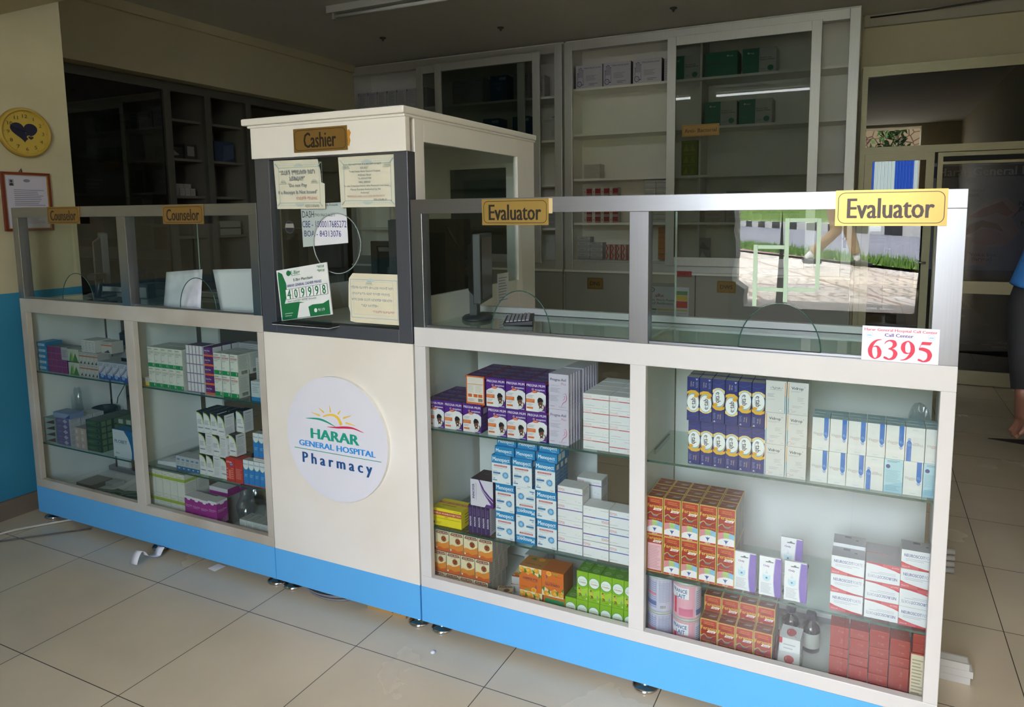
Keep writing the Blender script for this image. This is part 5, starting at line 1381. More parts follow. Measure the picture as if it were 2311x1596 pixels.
# ---- yellow ampoule carton
def d_yel(F):
    F.rect(0, 0.60, 1, 0.83, '#c53a3a'); F.text('COMPLEX VITAMIN B INJECTION', 0.5, 0.715, 0.96, '#f3e6b0', 0.02, h=0.11)
    F.text('2mL*10 Amp', 0.84, 0.91, 0.2, '#5a4a10', 0.01); F.text('STERILE', 0.5, 0.53, 0.14, '#5a4a10', 0.01); F.text('Each 2mL contains: B1, B2, B6, Nicotinamide, Calcium pantothenate', 0.5, 0.44, 0.94, '#6b5a14', 0.005)
    F.ell(0.06, 0.16, 0.035, 0.07, '#4a4a1a', n=10); F.lines(0.12, 0.1, 0.34, 0.24, 3, '#8a7a1c')
yel = carton('ampoule_carton', 0.111, 0.0585, 0.075, '#f0dc22', d_yel, top='#e6cf1e', topd=lambda F: (F.rect(0, 0.55, 1, 0.72, '#c53a3a'), F.text('COMPLEX VITAMIN B INJECTION', 0.5, 0.635, 0.9, '#f3e6b0', 0.02, h=0.09), F.lines(0.2, 0.3, 0.7, 0.45, 1, '#8a7a1c'), F.lines(0.08, 0.08, 0.35, 0.2, 2, '#8a7a1c')), sided=lambda F: F.lines(0.3, 0.15, 0.9, 0.8, 4, '#8a7a1c'))
put(yel, 0.073, YF_, S2, 'bright yellow ampoule carton with red band on the middle shelf', 'carton')
# ---- dark purple and white iron cartons
def d_inb(F):
    F.rect(0, 0, 1, 1, '#d9d3e2'); F.poly([(0.34, 1), (0.5, 0.62), (0.78, 0.28), (1, 0.0), (1, 0.34), (0.86, 0.44), (0.62, 0.66), (0.42, 1)], '#5a2d82'); F.band(bz([(0.36, 0.98), (0.56, 0.6), (1.0, 0.22)]), 0.02, '#f2eef6')
    F.poly([(0.62, 0), (1, 0), (1, 0.12), (0.7, 0.12)], '#5a2d82'); F.text('INNOFER', 0.13, 0.55, 0.55, '#3c2062', 0.03, rot=90); F.text('Iron Sucrose Injection USP', 0.25, 0.55, 0.62, '#6a5c7c', 0.005, rot=90)
inb = carton('iron_carton', 0.0815, 0.0865, 0.085, '#3b2350', d_inb, top='#2e1f3a', topd=lambda F: F.text('INNOFER', 0.55, 0.6, 0.5, '#6d5a80', 0.02))
put(inb, 0.205, YF_, S2 + 0.0902, 'large white and purple iron carton lying on the dark slim ones', 'carton')
def d_ins(F):
    F.rect(0, 0, 1, 1, '#3f2560'); F.text('INNOFER', 0.5, 0.42, 0.36, '#e6e0ee', 0.02, rot=90, h=0.4); F.rect(0, 0.93, 1, 1, '#2e1b48'); F.rect(0.93, 0, 1, 1, '#2a1840'); F.lines(0.25, 0.65, 0.7, 0.9, 5, '#7d6a96')
ins = carton('iron_carton', 0.0152, 0.0895, 0.08, '#cfc9d8', d_ins, top='#2e1f3a', sided=lambda F: F.lines(0.1, 0.1, 0.9, 0.9, 12, '#8f8a99'))
for i in range(5):
    put(ins, 0.1625 + 0.0157 * i, YF_, S2, f'slim dark purple iron carton with sideways lettering, {ORD[i]} from the yellow carton', 'carton', 'slim purple iron cartons')
# ---- blue and white cartons with a flower
MB_ = '#1687c4'
def d_men(F):
    F.rect(0, 0, 1, 1, '#e4e8ee'); F.rect(0, 0.72, 1, 1, MB_); F.rect(0, 0.70, 1, 0.72, '#cfdbe6')
    F.text('Menopect', 0.5, 0.865, 0.9, '#f2f6fa', 0.02, hs=1.25); F.text('Capsules', 0.72, 0.755, 0.22, '#d5e6f2', 0.01)
    F.rect(0.12, 0.605, 0.82, 0.66, '#c8424e'); F.text('MENOPAUSE SUPPORT', 0.47, 0.633, 0.62, '#f3dcdc', 0.01); F.lines(0.12, 0.53, 0.82, 0.59, 2, '#6a6f7a', 0.15, 0.4)
    F.lines(0.08, 0.42, 0.3, 0.45, 1, '#6a6f7a'); F.rect(0.07, 0.335, 0.46, 0.40, '#3d7fb4'); F.lines(0.08, 0.27, 0.4, 0.32, 2, '#8a93a0'); F.text('30', 0.12, 0.17, 0.09, '#3d7fb4', 0.02); F.rect(0.05, 0.09, 0.28, 0.125, '#3d7fb4')
    rr = random.Random(5)
    for k, (cc, R) in enumerate((('#2a5f9c', 0.19), ('#5aa6dc', 0.165), ('#93c8ec', 0.11))):
        n = 14 - 3 * k
        F.poly([(0.73 + R * (1 if j % 2 else 0.62) * math.cos(math.pi * j / n), 0.32 + R * 0.72 * (1 if j % 2 else 0.62) * math.sin(math.pi * j / n)) for j in range(2 * n)], cc)
    F.text('Leena', 0.85, 0.065, 0.16, '#3a4a6a', 0.02)
def d_mens(F):
    F.rect(0, 0, 1, 1, '#1c6fa6')
    for r in range(5):
        for c_ in range(3): F.ell(0.2 + 0.3 * c_, 0.12 + 0.13 * r, 0.1, 0.04, '#a9cce4', n=8); F.ell(0.2 + 0.3 * c_, 0.12 + 0.13 * r, 0.07, 0.028, '#1c6fa6', n=8)
    F.rect(0.2, 0.76, 0.75, 0.93, '#c9d9e6')
men = carton('menopause_carton', 0.0655, 0.0885, 0.031, MB_, d_men, sided=d_mens, top=MB_)
menf = carton('menopause_carton', 0.0655, 0.0885, 0.031, MB_, d_men, sided=d_mens, top=MB_, flip=True)
def d_menl(F):
    F.text('Menopect', 0.48, 0.55, 0.82, '#f2f6fa', 0.02, hs=1.15); F.text('Capsules', 0.72, 0.18, 0.26, '#d5e6f2', 0.01)
menl = carton('menopause_carton', 0.0665, 0.0270, 0.088, MB_, d_menl, sided=lambda F: (F.rect(0.1, 0.15, 0.35, 0.9, '#c9d9e6'), F.rect(0.4, 0.15, 0.65, 0.9, '#c9d9e6')), top=MB_)
cxs = [[0.2865, 0.287, 0.2755], [0.357, 0.358, 0.3475], [0.428, 0.427, 0.4235]]
nm = ['column nearest the purple ones', 'middle column', 'column nearest the white ones']
for c_ in range(3):
    for r in range(3):
        for k in range(3):
            if k and r < 2 and c_ < 2: continue
            put(menf if (c_ == 1 and r < 2) else men, cxs[c_][r], YF_ + 0.0315 * k, S2 + 0.0886 * r, f'blue and white {"upside-down " if (c_ == 1 and r < 2) else ""}flower carton, {nm[c_]}, {["lowest", "middle", "third"][r]} layer{RANK[k]}', 'carton', 'blue and white flower cartons')
    for r in range(2):
        put(menl, [0.2845, 0.3555, 0.428][c_] + 0.003 * r, YF_ + 0.004 + 0.01 * r, S2 + 0.0886 * 3 + 0.0271 * r, f'blue flower carton lying flat on top, {nm[c_]}, {["lower", "upper"][r]} of two', 'carton', 'blue and white flower cartons')
# ---- white cartons with a purple and blue line
def d_fem(c1, c2):
    def d(F):
        F.text('FEMIA', 0.15, 0.80, 0.27, '#cf6a74', 0.0, h=0.17)
        F.rect(0, 0.60, 0.5, 0.66, c1); F.rect(0.5, 0.60, 1, 0.66, c2); F.poly([(0.7, 0.66), (0.735, 0.73), (0.77, 0.66)], '#f4f4f6'); F.lines(0.66, 0.78, 0.94, 0.83, 1, '#a9a9b0'); F.lines(0.06, 0.12, 0.34, 0.17, 1, '#9a9aa2'); F.ell(0.74, 0.2, 0.03, 0.05, '#d5d5dc'); F.rect(0.03, 0.11, 0.05, 0.16, '#8a7a5a'); F.lines(0.82, 0.14, 0.94, 0.18, 1, '#9a9aa2')
    return d
femA = carton('tablet_carton', 0.079, 0.0505, 0.055, '#e6e6ea', d_fem('#6b4aa0', '#6b4aa0'), top='#dededf', topd=lambda F: F.text('FEMIA', 0.6, 0.5, 0.2, '#dcb6ba', 0.0), sided=lambda F: F.lines(0.15, 0.5, 0.9, 0.9, 4, '#a5a5ad'))
femB = carton('tablet_carton', 0.079, 0.0505, 0.055, '#e6e6ea', d_fem('#4a6fb8', '#6b5ab0'), top='#dededf', flip=False)
femF = carton('tablet_carton', 0.079, 0.0505, 0.055, '#e6e6ea', d_fem('#4a7fc8', '#5a3a94'), top='#dededf', flip=True)
GF = 'white cartons with a purple line'
for r in range(4): put(femA, 0.5035, YF_, S2 + 0.0508 * r, f'white tablet carton with purple line beside the blue ones, {ORD[r]} from below', 'carton', GF)
for r in range(3): put(femA if r == 0 else femF, 0.5845, YF_, S2 + 0.0525 * r, f'white tablet carton with purple line in the middle stack, {["lowest, upright", "second, upside-down", "topmost, upside-down"][r]}', 'carton', GF)
for r in range(3): put(femB, 0.6655, YF_, S2 + 0.0525 * r, f'white tablet carton with blue and purple line beside the counter divider, {ORD[r]} from below', 'carton', GF)
for r in range(4): put(femA, 0.531, 0.135, S2 + 0.0508 * r, f'white tablet carton in the shifted back stack behind the blue ones, {ORD[r]} from below', 'carton', GF)
# ---- orange vitamin cartons
def d_vi(F):
    F.rect(0, 0, 1, 1, '#e9d9b4'); F.poly([(0, 0), (1, 0), (1, 0.55), (0.75, 0.42), (0.45, 0.36), (0.2, 0.42), (0, 0.36)], '#e08a34'); F.poly([(0, 0), (1, 0), (1, 0.22), (0.6, 0.12), (0.3, 0.2), (0, 0.12)], '#cf5f2c')
    F.band(bz([(0, 0.45), (0.3, 0.4), (0.6, 0.45), (0.95, 0.62)]), 0.03, '#f3c56a'); F.poly([(0.06, 0.86), (0.12, 0.97), (0.9, 0.97), (0.97, 0.86), (0.86, 0.84), (0.16, 0.84)], '#7a2a2c'); F.text('VITAL IRON', 0.51, 0.905, 0.74, '#f1dcc0', 0.02, h=0.07); F.text('SOFT GELS', 0.5, 0.8, 0.4, '#7a5a3a', 0.01)
    F.ell(0.62, 0.61, 0.19, 0.14, '#4a2418'); F.ell(0.62, 0.61, 0.165, 0.12, '#b4582c'); F.ell(0.56, 0.65, 0.05, 0.035, '#4a2418', n=10); F.ell(0.68, 0.65, 0.05, 0.035, '#4a2418', n=10); F.ell(0.62, 0.57, 0.08, 0.03, '#3c1c14', n=10)
    F.lines(0.08, 0.27, 0.7, 0.33, 1, '#5a8a3a', 0.0, 0.5); F.rect(0.05, 0.1, 0.14, 0.17, '#f2e6d6')
vi = carton('vitamin_carton', 0.0515, 0.0695, 0.0295, '#b9b4ae', d_vi, top='#8a6a5a', sided=lambda F: F.lines(0.2, 0.1, 0.9, 0.9, 8, '#8f8a86'), topd=lambda F: F.text('VITAL IRON', 0.5, 0.4, 0.7, '#d9cfc4', 0.02))
RN = ['lowest', 'middle', 'upper']
for r in range(3):
    for i in range(4):
        for k in range(4 if r == 2 else (4 if i == 3 else 1)):
            put(vi, [0.045, 0.049, 0.0525][r] - 0.0045 + 0.0535 * i + [-.006, -.003, 0.006][r], YF_ + 0.031 * k, FL + 0.0715 * r - 0.0005, f'orange vitamin carton on the counter floor, {RN[r]} row, {ORD[i]} from the booth{RANK[k]}', 'carton', 'orange vitamin cartons')
vil = carton('vitamin_carton', 0.0515, 0.026, 0.069, '#cfccc8', lambda F: None, topd=d_vi, top='#e9d9b4')
put(vil, 0.268, 0.062, FL, 'orange vitamin carton lying face-up in front of the citrus cartons', 'carton', 'loose orange vitamin cartons', 0.35)
put(vil, 0.279, 0.150, FL + 0.0, 'orange vitamin carton lying face-up further back, beside the citrus cartons', 'carton', 'loose orange vitamin cartons', 0.25)
put(vil, 0.281, 0.150, FL + 0.0265, 'orange vitamin carton lying on another, against the citrus cartons', 'carton', 'loose orange vitamin cartons', 0.12)
for k in range(2): put(carton('vitamin_carton', 0.07, 0.09, 0.04, '#b4b4b4', lambda F: (F.text('VITAL IRON', 0.5, 0.86, 0.5, '#7a5a5a', 0.02), F.text('VITAL IRON', 0.5, 0.5, 0.5, '#7a5a5a', 0.02), F.lines(0.1, 0.1, 0.9, 0.35, 3, '#999999'))), 0.295, 0.232 + 0.043 * k, FL, f'grey vitamin outer box standing behind the orange rows, {["front", "rear"][k]} one', 'carton', 'grey vitamin outer boxes')
# ---- citrus rehydration cartons
def d_osm(F):
    F.rect(0, 0, 1, 1, '#dd6f22'); F.poly([(0, 1), (1, 1), (1, 0.80), (0.86, 0.66), (0.62, 0.80), (0.4, 0.68), (0.2, 0.82), (0, 0.66)], '#ead9b0')
    for x, y, r in ((0.12, 0.86, 0.13), (0.42, 0.84, 0.16), (0.78, 0.90, 0.13)): F.ell(x, y, r, r * 0.8, '#e89a24'); F.ell(x - .03, y + .03, r * 0.5, r * 0.4, '#f2b648')
    for p in ([(0.26, 0.95), (0.36, 0.78), (0.22, 0.72)], [(0.58, 0.94), (0.72, 0.84), (0.66, 0.68)], [(0.88, 0.86), (1, 0.7), (0.86, 0.62)], [(0.02, 0.78), (0.1, 0.66), (0.0, 0.6)]): F.poly(p, '#4d8030')
    F.text('OSMOLYTE', 0.5, 0.52, 0.66, '#4a2a5c', 0.025, h=0.1); F.lines(0.3, 0.42, 0.85, 0.45, 1, '#7a4a3a'); F.text('A', 0.76, 0.23, 0.08, '#3a4a9a', 0.02, hs=2.0); F.ell(0.66, 0.09, 0.12, 0.1, '#f0a030'); F.ell(0.66, 0.09, 0.10, 0.085, '#f6d070'); F.ell(0.66, 0.09, 0.085, 0.07, '#ee9a2c'); F.rect(0.25, 0.04, 0.5, 0.09, '#7fa83c'); F.lines(0.1, 0.14, 0.4, 0.18, 1, '#8a4a1c')
osm = carton('rehydration_carton', 0.0765, 0.077, 0.07, '#b5642a', d_osm, top='#b87a3a', topd=lambda F: (F.text('OSMOLYTE', 0.5, 0.3, 0.7, '#5c3a4a', 0.02), F.ell(0.7, 0.8, 0.14, 0.14, '#e89a24'), F.poly([(0.2, 0.7), (0.4, 0.9), (0.5, 0.65)], '#4d8030')))
osmf = carton('rehydration_carton', 0.0725, 0.0795, 0.075, '#9c5a2a', d_osm, top='#b8672a', flip=True, sided=lambda F: F.text('OSMOLYTE', 0.5, 0.5, 0.7, '#6a3a2a', 0.02, rot=90))
def d_osg(F):
    F.rect(0, 0, 1, 1, '#c9702c'); F.rect(0.08, 0.0, 0.96, 0.86, '#2f8f56'); F.lines(0.2, 0.5, 0.6, 0.7, 2, '#a9d2b8'); F.text('NOVIS', 0.82, 0.62, 0.2, '#d9eadf', 0.02); F.rect(0.1, 0.1, 0.4, 0.42, '#d5d5d2'); F.bars(0.7, 0.1, 0.94, 0.32)
osg = carton('rehydration_carton', 0.0725, 0.077, 0.075, '#9c5a2a', d_osg, top='#b8672a')
put(osm, 0.371, YF_, FL + 0.0775, 'orange citrus rehydration carton upright on top, beside the vitamin cartons', 'carton', 'citrus rehydration cartons')
put(osm, 0.373, YF_, FL, 'orange citrus rehydration carton below, half hidden by the counter frame', 'carton', 'citrus rehydration cartons')
put(osmf, 0.4465, YF_ - 0.002, FL + 0.0775, 'orange citrus rehydration carton standing upside-down, beside the green syrup cartons', 'carton', 'citrus rehydration cartons')
put(osg, 0.4485, YF_ + 0.004, FL, 'rehydration carton showing its green side below the upside-down one', 'carton', 'citrus rehydration cartons')
# ---- green syrup cartons
def d_con(F):
    F.rect(0, 0, 1, 1, '#86b81e'); F.poly([(0, 0.45), (0.5, 0.38), (1, 0.48), (1, 0.2), (0.4, 0.14), (0, 0.22)], '#a5cf3a')
    F.ell(0.5, 0.66, 0.47, 0.19, '#2f8f56'); F.ell(0.5, 0.66, 0.43, 0.172, '#e8eee8'); F.text('Dry Ivy Leaf Syrup', 0.5, 0.71, 0.62, '#5a8a6a', 0.005); F.text('Conzine', 0.5, 0.63, 0.62, '#b83a4a', 0.01, hs=1.2)
    # dancing child: plain little figure
    F.ell(0.22, 0.37, 0.09, 0.036, '#c98a5c', n=12); F.poly([(0.14, 0.39), (0.22, 0.415), (0.31, 0.39), (0.28, 0.375), (0.16, 0.375)], '#4a2a1a'); F.poly([(0.16, 0.33), (0.3, 0.33), (0.32, 0.23), (0.18, 0.23)], '#d8c23a'); F.band([(0.2, 0.23), (0.3, 0.18), (0.22, 0.12)], 0.07, '#7a3a24'); F.band([(0.29, 0.23), (0.38, 0.2), (0.4, 0.13)], 0.07, '#7a3a24'); F.band([(0.3, 0.31), (0.42, 0.36)], 0.05, '#c98a5c')
    F.ell(0.8, 0.27, 0.06, 0.024, '#c9a07c', n=10); F.rect(0.74, 0.17, 0.86, 0.25, '#8a9a8a'); F.rect(0.83, 0.06, 0.92, 0.1, '#d9e6c0'); F.lines(0.4, 0.06, 0.7, 0.1, 1, '#5a7a1c')
con = carton('syrup_carton', 0.0362, 0.0895, 0.036, '#6f9a1a', d_con, top='#5f9a34', topd=lambda F: (F.ell(0.5, 0.5, 0.3, 0.28, '#8ab86a', n=14), F.lines(0.35, 0.4, 0.7, 0.6, 2, '#4a7a3a')))
for r in range(2):
    for i in range(-1 if r == 0 else 0, 5):
        for k in range(2):
            if k and r == 0 and i >= 0: continue
            if i < 0:
                lb = f'green syrup carton standing apart at the citrus end of the lower row{RANK[k]}'
            else:
                lb = f'green syrup carton with white oval, {["lower", "upper"][r]} row, {ORD[i]} from the citrus cartons{RANK[k]}'
            put(con, 0.5415 + 0.0367 * i + (0.001 if r else 0), YF_ + 0.037 * k, FL + 0.09 * r + 0.003 * 0, lb, 'carton', 'green syrup cartons')

# ================================================================ evaluator counter, second bay
ET = '#1e2a74'
def d_et(F):
    F.rect(0, 0, 1, 1, ET); F.band(bz([(0, 0.9), (0.4, 0.87), (1, 0.93)]), 0.02, '#4a63b4'); F.band(bz([(0.1, 0.8), (0.5, 0.84), (1, 0.8)]), 0.015, '#4a63b4')
    F.ell(0.5, 0.56, 0.50, 0.25, '#e0b03a'); F.poly([(0, 0.68), (0, 0.75), (0.3, 0.80), (0.7, 0.80), (1, 0.75), (1, 0.68), (0.7, 0.72), (0.3, 0.72)], '#e9d08a')
    F.ell(0.5, 0.575, 0.50, 0.205, '#79b2d6'); F.ell(0.5, 0.58, 0.48, 0.185, '#eceef0')
    F.poly([(0, 0.42), (0.3, 0.36), (0.7, 0.35), (1, 0.40), (1, 0.34), (0.7, 0.30), (0.3, 0.30), (0, 0.36)], '#e0b03a'); F.ell(0.26, 0.43, 0.17, 0.035, '#e3a526', n=12)
    F.text('e·tab', 0.5, 0.59, 0.24, '#1b1d2e', 0.015, rot=-90, h=0.38); F.text('STRENGTH', 0.26, 0.6, 0.17, '#6a7aa8', 0.005, rot=-90)
    F.text('Calcium', 0.68, 0.16, 0.12, '#e0b98a', 0.02, rot=-90); F.text('500 mg', 0.5, 0.16, 0.1, '#c9cfe4', 0.01, rot=-90); F.lines(0.1, 0.1, 0.3, 0.24, 5, '#8f9ac4'); F.poly([(0.1, 0.03), (0.3, 0.03), (0.2, 0.07)], '#c9cfe4')
et = carton('calcium_carton', 0.0325, 0.119, 0.036, '#24285a', d_et, top='#a5a397')
etf = carton('calcium_carton', 0.0325, 0.119, 0.036, '#24285a', d_et, top='#a5a397', flip=True)
for i in range(6):
    put(et, 0.8645 + 0.033 * i, YF_, S1, f'dark blue calcium tube carton, lower row, {ORD[i]} from the counter divider', 'carton', 'dark blue calcium cartons')
    for k in range(2):
        put(etf if i in (0, 1, 3) else et, 0.8595 + 0.0335 * i, YF_ + 0.038 * k, S1 + 0.1195 + (0.002 if k else 0), f'dark blue {"upside-down " if i in (0, 1, 3) else ""}calcium tube carton, upper row, {ORD[i]} from the counter divider{RANK[k]}', 'carton', 'dark blue calcium cartons')
def d_vd(F):
    F.rect(0.05, 0.0 + 0.5, 0.085, 0.97, '#e09a44'); F.rect(0.05, 0.0, 0.085, 0.5, '#3d93b0'); F.text('Vidrop', 0.48, 0.82, 0.56, '#3a3c44', 0.018); F.ell(0.82, 0.87, 0.015, 0.01, '#3a3c44', n=8); F.lines(0.16, 0.69, 0.72, 0.74, 2, '#a5a5ad'); F.lines(0.5, 0.42, 0.85, 0.55, 4, '#9a9aa4', 0.2); F.lines(0.66, 0.36, 0.86, 0.38, 1, '#77777f')
    F.lines(0.25, 0.2, 0.75, 0.29, 2, '#b5b5be'); F.ell(0.18, 0.09, 0.09, 0.05, '#c4524e'); F.ell(0.18, 0.09, 0.075, 0.042, WT); F.text('PLLT', 0.18, 0.09, 0.1, '#4a4a52', 0.02); F.lines(0.3, 0.06, 0.45, 0.12, 2, '#a9a9b0'); F.lines(0.78, 0.05, 0.93, 0.07, 1, '#8a8a92')
def d_vda(F):
    F.rect(0.92, 0.55, 0.955, 0.97, '#e09a44'); F.rect(0.92, 0, 0.955, 0.55, '#3d93b0'); F.text('فيدروب', 0.52, 0.80, 0.58, '#3a3c44', 0.018); F.lines(0.2, 0.70, 0.8, 0.74, 1, '#a5a5ad'); F.lines(0.08, 0.48, 0.45, 0.60, 4, '#9a9aa4'); F.lines(0.08, 0.4, 0.45, 0.42, 1, '#9a9aa4'); F.ell(0.74, 0.08, 0.08, 0.045, '#8a8a92'); F.ell(0.74, 0.08, 0.07, 0.038, WT)
vd = carton('drops_carton', 0.0505, 0.0825, 0.05, '#d5d5d6', d_vd, top='#b9b9b4')
vda = carton('drops_carton', 0.0505, 0.0825, 0.05, '#d5d5d6', d_vda, top='#b9b9b4')
for c_ in range(2):
    for r in range(3):
        for k in range(2 if r == 2 else 1):
            m = vda if (c_ == 0 and r == 2 and k == 0) else vd
            put(m, 1.0695 + 0.0515 * c_, YF_ + 0.052 * k, S1 + 0.0828 * r, (f'white drops carton with Arabic lettering on top of its stack' if m is vda else f'white vitamin drops carton, {["calcium-side", "outer"][c_]} stack, {["lowest", "middle", "topmost"][r]}{RANK[k]}'), 'carton', 'white vitamin drops cartons')
BB = '#1f6fc4'
def d_vit(F):
    F.rect(0.68, 0.46, 0.94, 1.0, BB); F.poly([(0.68, 0.46), (0.94, 0.46), (0.86, 0.385), (0.76, 0.385)], BB); F.text('D', 0.80, 0.53, 0.12, '#8ab4e0', 0.02); F.ell(0.88, 0.495, 0.02, 0.012, '#8ab4e0', n=8)
    for j in range(3):
        for i in range(4 - j): F.ell(0.72 + 0.055 * i + 0.028 * j, 0.37 - 0.022 * j, 0.022, 0.011, BB, n=6)
    F.text('Vitamin', 0.35, 0.515, 0.58, '#a9a9ae', 0.012, h=0.085); F.text('50,000 IU', 0.44, 0.455, 0.28, '#d97a76', 0.02); F.lines(0.12, 0.87, 0.58, 0.91, 1, '#4a93cf', 0, 0.9); F.lines(0.36, 0.06, 0.68, 0.085, 1, '#8fb0d4'); F.rect(0, 0.18, 1, 0.28, '#dedfe4')
def d_vitb(F):
    F.rect(0, 0, 1, 1, '#a9d2e2'); F.poly([(0, 0), (1, 0), (1, 0.35), (0, 0.2)], '#8fc3da'); F.ell(0.2, 0.78, 0.12, 0.06, '#4a4a8c'); F.lines(0.15, 0.9, 0.85, 0.97, 2, '#5a7a94'); F.lines(0.08, 0.3, 0.92, 0.68, 11, '#6f9ab4', 0.2, 0.3); F.lines(0.1, 0.06, 0.9, 0.22, 4, '#6f9ab4')
vit = carton('vitamin_carton', 0.0405, 0.0825, 0.025, '#d9dde0', d_vit, top='#9fbcc6')
vitf = carton('vitamin_carton', 0.0405, 0.0825, 0.025, '#d9dde0', d_vit, top='#9fbcc6', flip=True)
vitb = carton('vitamin_carton', 0.0405, 0.0825, 0.025, '#b5d2de', d_vitb, top='#9fbcc6')
for r in range(2):
    for i in range(7):
        for k in range(3 if r else 1):
            m = vit; w = 'white'
            if k == 0 and (r, i) in ((1, 5), (0, 3)): m = vitf; w = 'white upside-down'
            if k == 0 and (r, i) in ((0, 4), (0, 6)): m = vitb; w = 'pale blue reversed'
            put(m, 1.1765 + 0.0413 * i + (0.0 if r == 0 else 0.001), YF_ + 0.027 * k, S1 + 0.0828 * r - 0.0, f'{w} vitamin capsule carton, {["lower", "upper"][r]} row, {ORD[i]} after the drops{RANK[k]}', 'carton', 'white and blue vitamin capsule cartons')
bagm = glass_mat('#e9eef0', 2.0, 'clear plastic film', 0.15)
def bag(cx, cy, z, sx, sy, sz, seed, label, name='plastic_bag'):
    """crumpled clear bag"""
    me = bpy.data.meshes.new(name); bm = bmesh.new(); bmesh.ops.create_icosphere(bm, subdivisions=4, radius=1.0)
    rr = random.Random(seed); K = [(Vector((rr.uniform(-1, 1), rr.uniform(-1, 1), rr.uniform(-1, 1))) * rr.uniform(2, 7), rr.uniform(0, 6), rr.uniform(.03, .1)) for _ in range(9)]
    for v in bm.verts:
        p = v.co.copy(); s = 1 + sum(a * math.sin(p.dot(k) + ph) for k, ph, a in K)
        v.co = Vector((p.x * s * sx, p.y * s * sy, max(-0.75, p.z * s) * sz))
    zmin = min(v.co.z for v in bm.verts)
    for v in bm.verts: v.co.z -= zmin
    bm.to_mesh(me); bm.free(); me.materials.append(bagm)
    o = bpy.data.objects.new(name, me); COL.objects.link(o); o.location = (cx, cy, z)
    return tag(o, label, 'bag', 'crumpled clear plastic bags')
bag(1.405, 0.20, S1, 0.03, 0.03, 0.10, 3, 'crumpled clear plastic bag behind the vitamin capsule cartons')
# ---- red and gold syrup cartons
FR = '#a3281e'
def d_fer(F):
    F.rect(0, 0, 1, 1, '#d9b45a'); F.rect(0.045, 0.02, 0.955, 0.98, FR); F.poly([(0.045, 0.98), (0.955, 0.98), (0.955, 0.8), (0.045, 0.9)], '#b8382a')
    F.text('Liquid iron and', 0.5, 0.92, 0.52, '#e6b84a', 0.01); F.text('multivitamin Syrup', 0.5, 0.875, 0.6, '#e6b84a', 0.01); F.text('Feramin', 0.5, 0.765, 0.88, '#efc74f', 0.012, hs=1.15); F.poly([(0.38, 0.655), (0.48, 0.715), (0.94, 0.715), (0.84, 0.655)], '#f0e6e2'); F.text('Syrup', 0.66, 0.685, 0.3, FR, 0.02)
    for j, cc in enumerate(('#7a63b8', '#4f8fc8', '#6fae4a', '#e8c33a')):
        q = bz([(0.04, 0.5 + 0.012 * j), (0.25, 0.585 + 0.004 * j), (0.42, 0.50 + 0.014 * j), (0.62, 0.50 + 0.012 * j), (0.75, 0.57), (0.92, 0.60)]); F.band(q, [0.03 * (1 - 0.7 * i / len(q)) for i in range(len(q))], cc)
    F.text('Haematinic Syrup', 0.52, 0.435, 0.76, '#e6b84a', 0.012); F.poly([(0.045, 0.36), (0.35, 0.39), (0.36, 0.2), (0.045, 0.16)], '#e58a98'); F.poly([(0.35, 0.395), (0.66, 0.39), (0.66, 0.2), (0.36, 0.2)], '#b5d07a'); F.poly([(0.66, 0.39), (0.955, 0.36), (0.955, 0.19), (0.66, 0.2)], '#86c0e4'); F.lines(0.1, 0.24, 0.9, 0.34, 4, '#a0a08a', 0.3, 0.25)
    F.poly([(0.045, 0.06), (0.955, 0.06), (0.955, 0.22), (0.8, 0.245), (0.5, 0.25), (0.2, 0.215), (0.045, 0.17)], '#efe9ee'); F.poly([(0.36, 0.2), (0.5, 0.18), (0.64, 0.2), (0.56, 0.15), (0.5, 0.1), (0.44, 0.15)], '#2f57a4'); F.rect(0.485, 0.09, 0.515, 0.21, '#2f57a4'); F.rect(0.045, 0.02, 0.955, 0.06, '#c4342c'); F.text('200 ml', 0.5, 0.04, 0.3, '#f4e4d4', 0.02)
def d_ferb(F):
    F.rect(0, 0, 1, 1, '#d9b45a'); F.rect(0.045, 0.02, 0.955, 0.98, FR); F.text('Feramin', 0.5, 0.915, 0.86, '#efc74f', 0.012, hs=1.1); F.poly([(0.38, 0.80), (0.48, 0.86), (0.94, 0.86), (0.84, 0.80)], '#f0e6e2'); F.text('Syrup', 0.66, 0.83, 0.3, FR, 0.02)
    F.rect(0.08, 0.06, 0.92, 0.77, '#eab6c0'); F.lines(0.14, 0.1, 0.86, 0.72, 15, '#b07a84', 0.25, 0.3)
def d_fert(F):
    F.rect(0, 0, 1, 1, '#d9b45a'); F.rect(0.04, 0.05, 0.96, 0.96, '#7a2418'); F.text('Feramin', 0.5, 0.64, 0.84, '#a9823a', 0.012); F.poly([(0.35, 0.36), (0.5, 0.5), (0.9, 0.5), (0.75, 0.36)], '#a9a39c'); F.lines(0.2, 0.15, 0.8, 0.28, 2, '#95602a')
def d_fers(F): F.rect(0, 0, 1, 1, '#d9b45a'); F.rect(0.04, 0.02, 0.96, 0.98, '#8d8682'); F.lines(0.2, 0.1, 0.85, 0.9, 14, '#77706c')
fer = carton('syrup_carton', 0.0475, 0.109, 0.047, '#8c2a20', d_fer, top='#6d2016', topd=d_fert, sided=d_fers)
ferb = carton('syrup_carton', 0.0475, 0.109, 0.047, '#8c2a20', d_ferb, top='#6d2016', topd=d_fert, sided=d_fers)
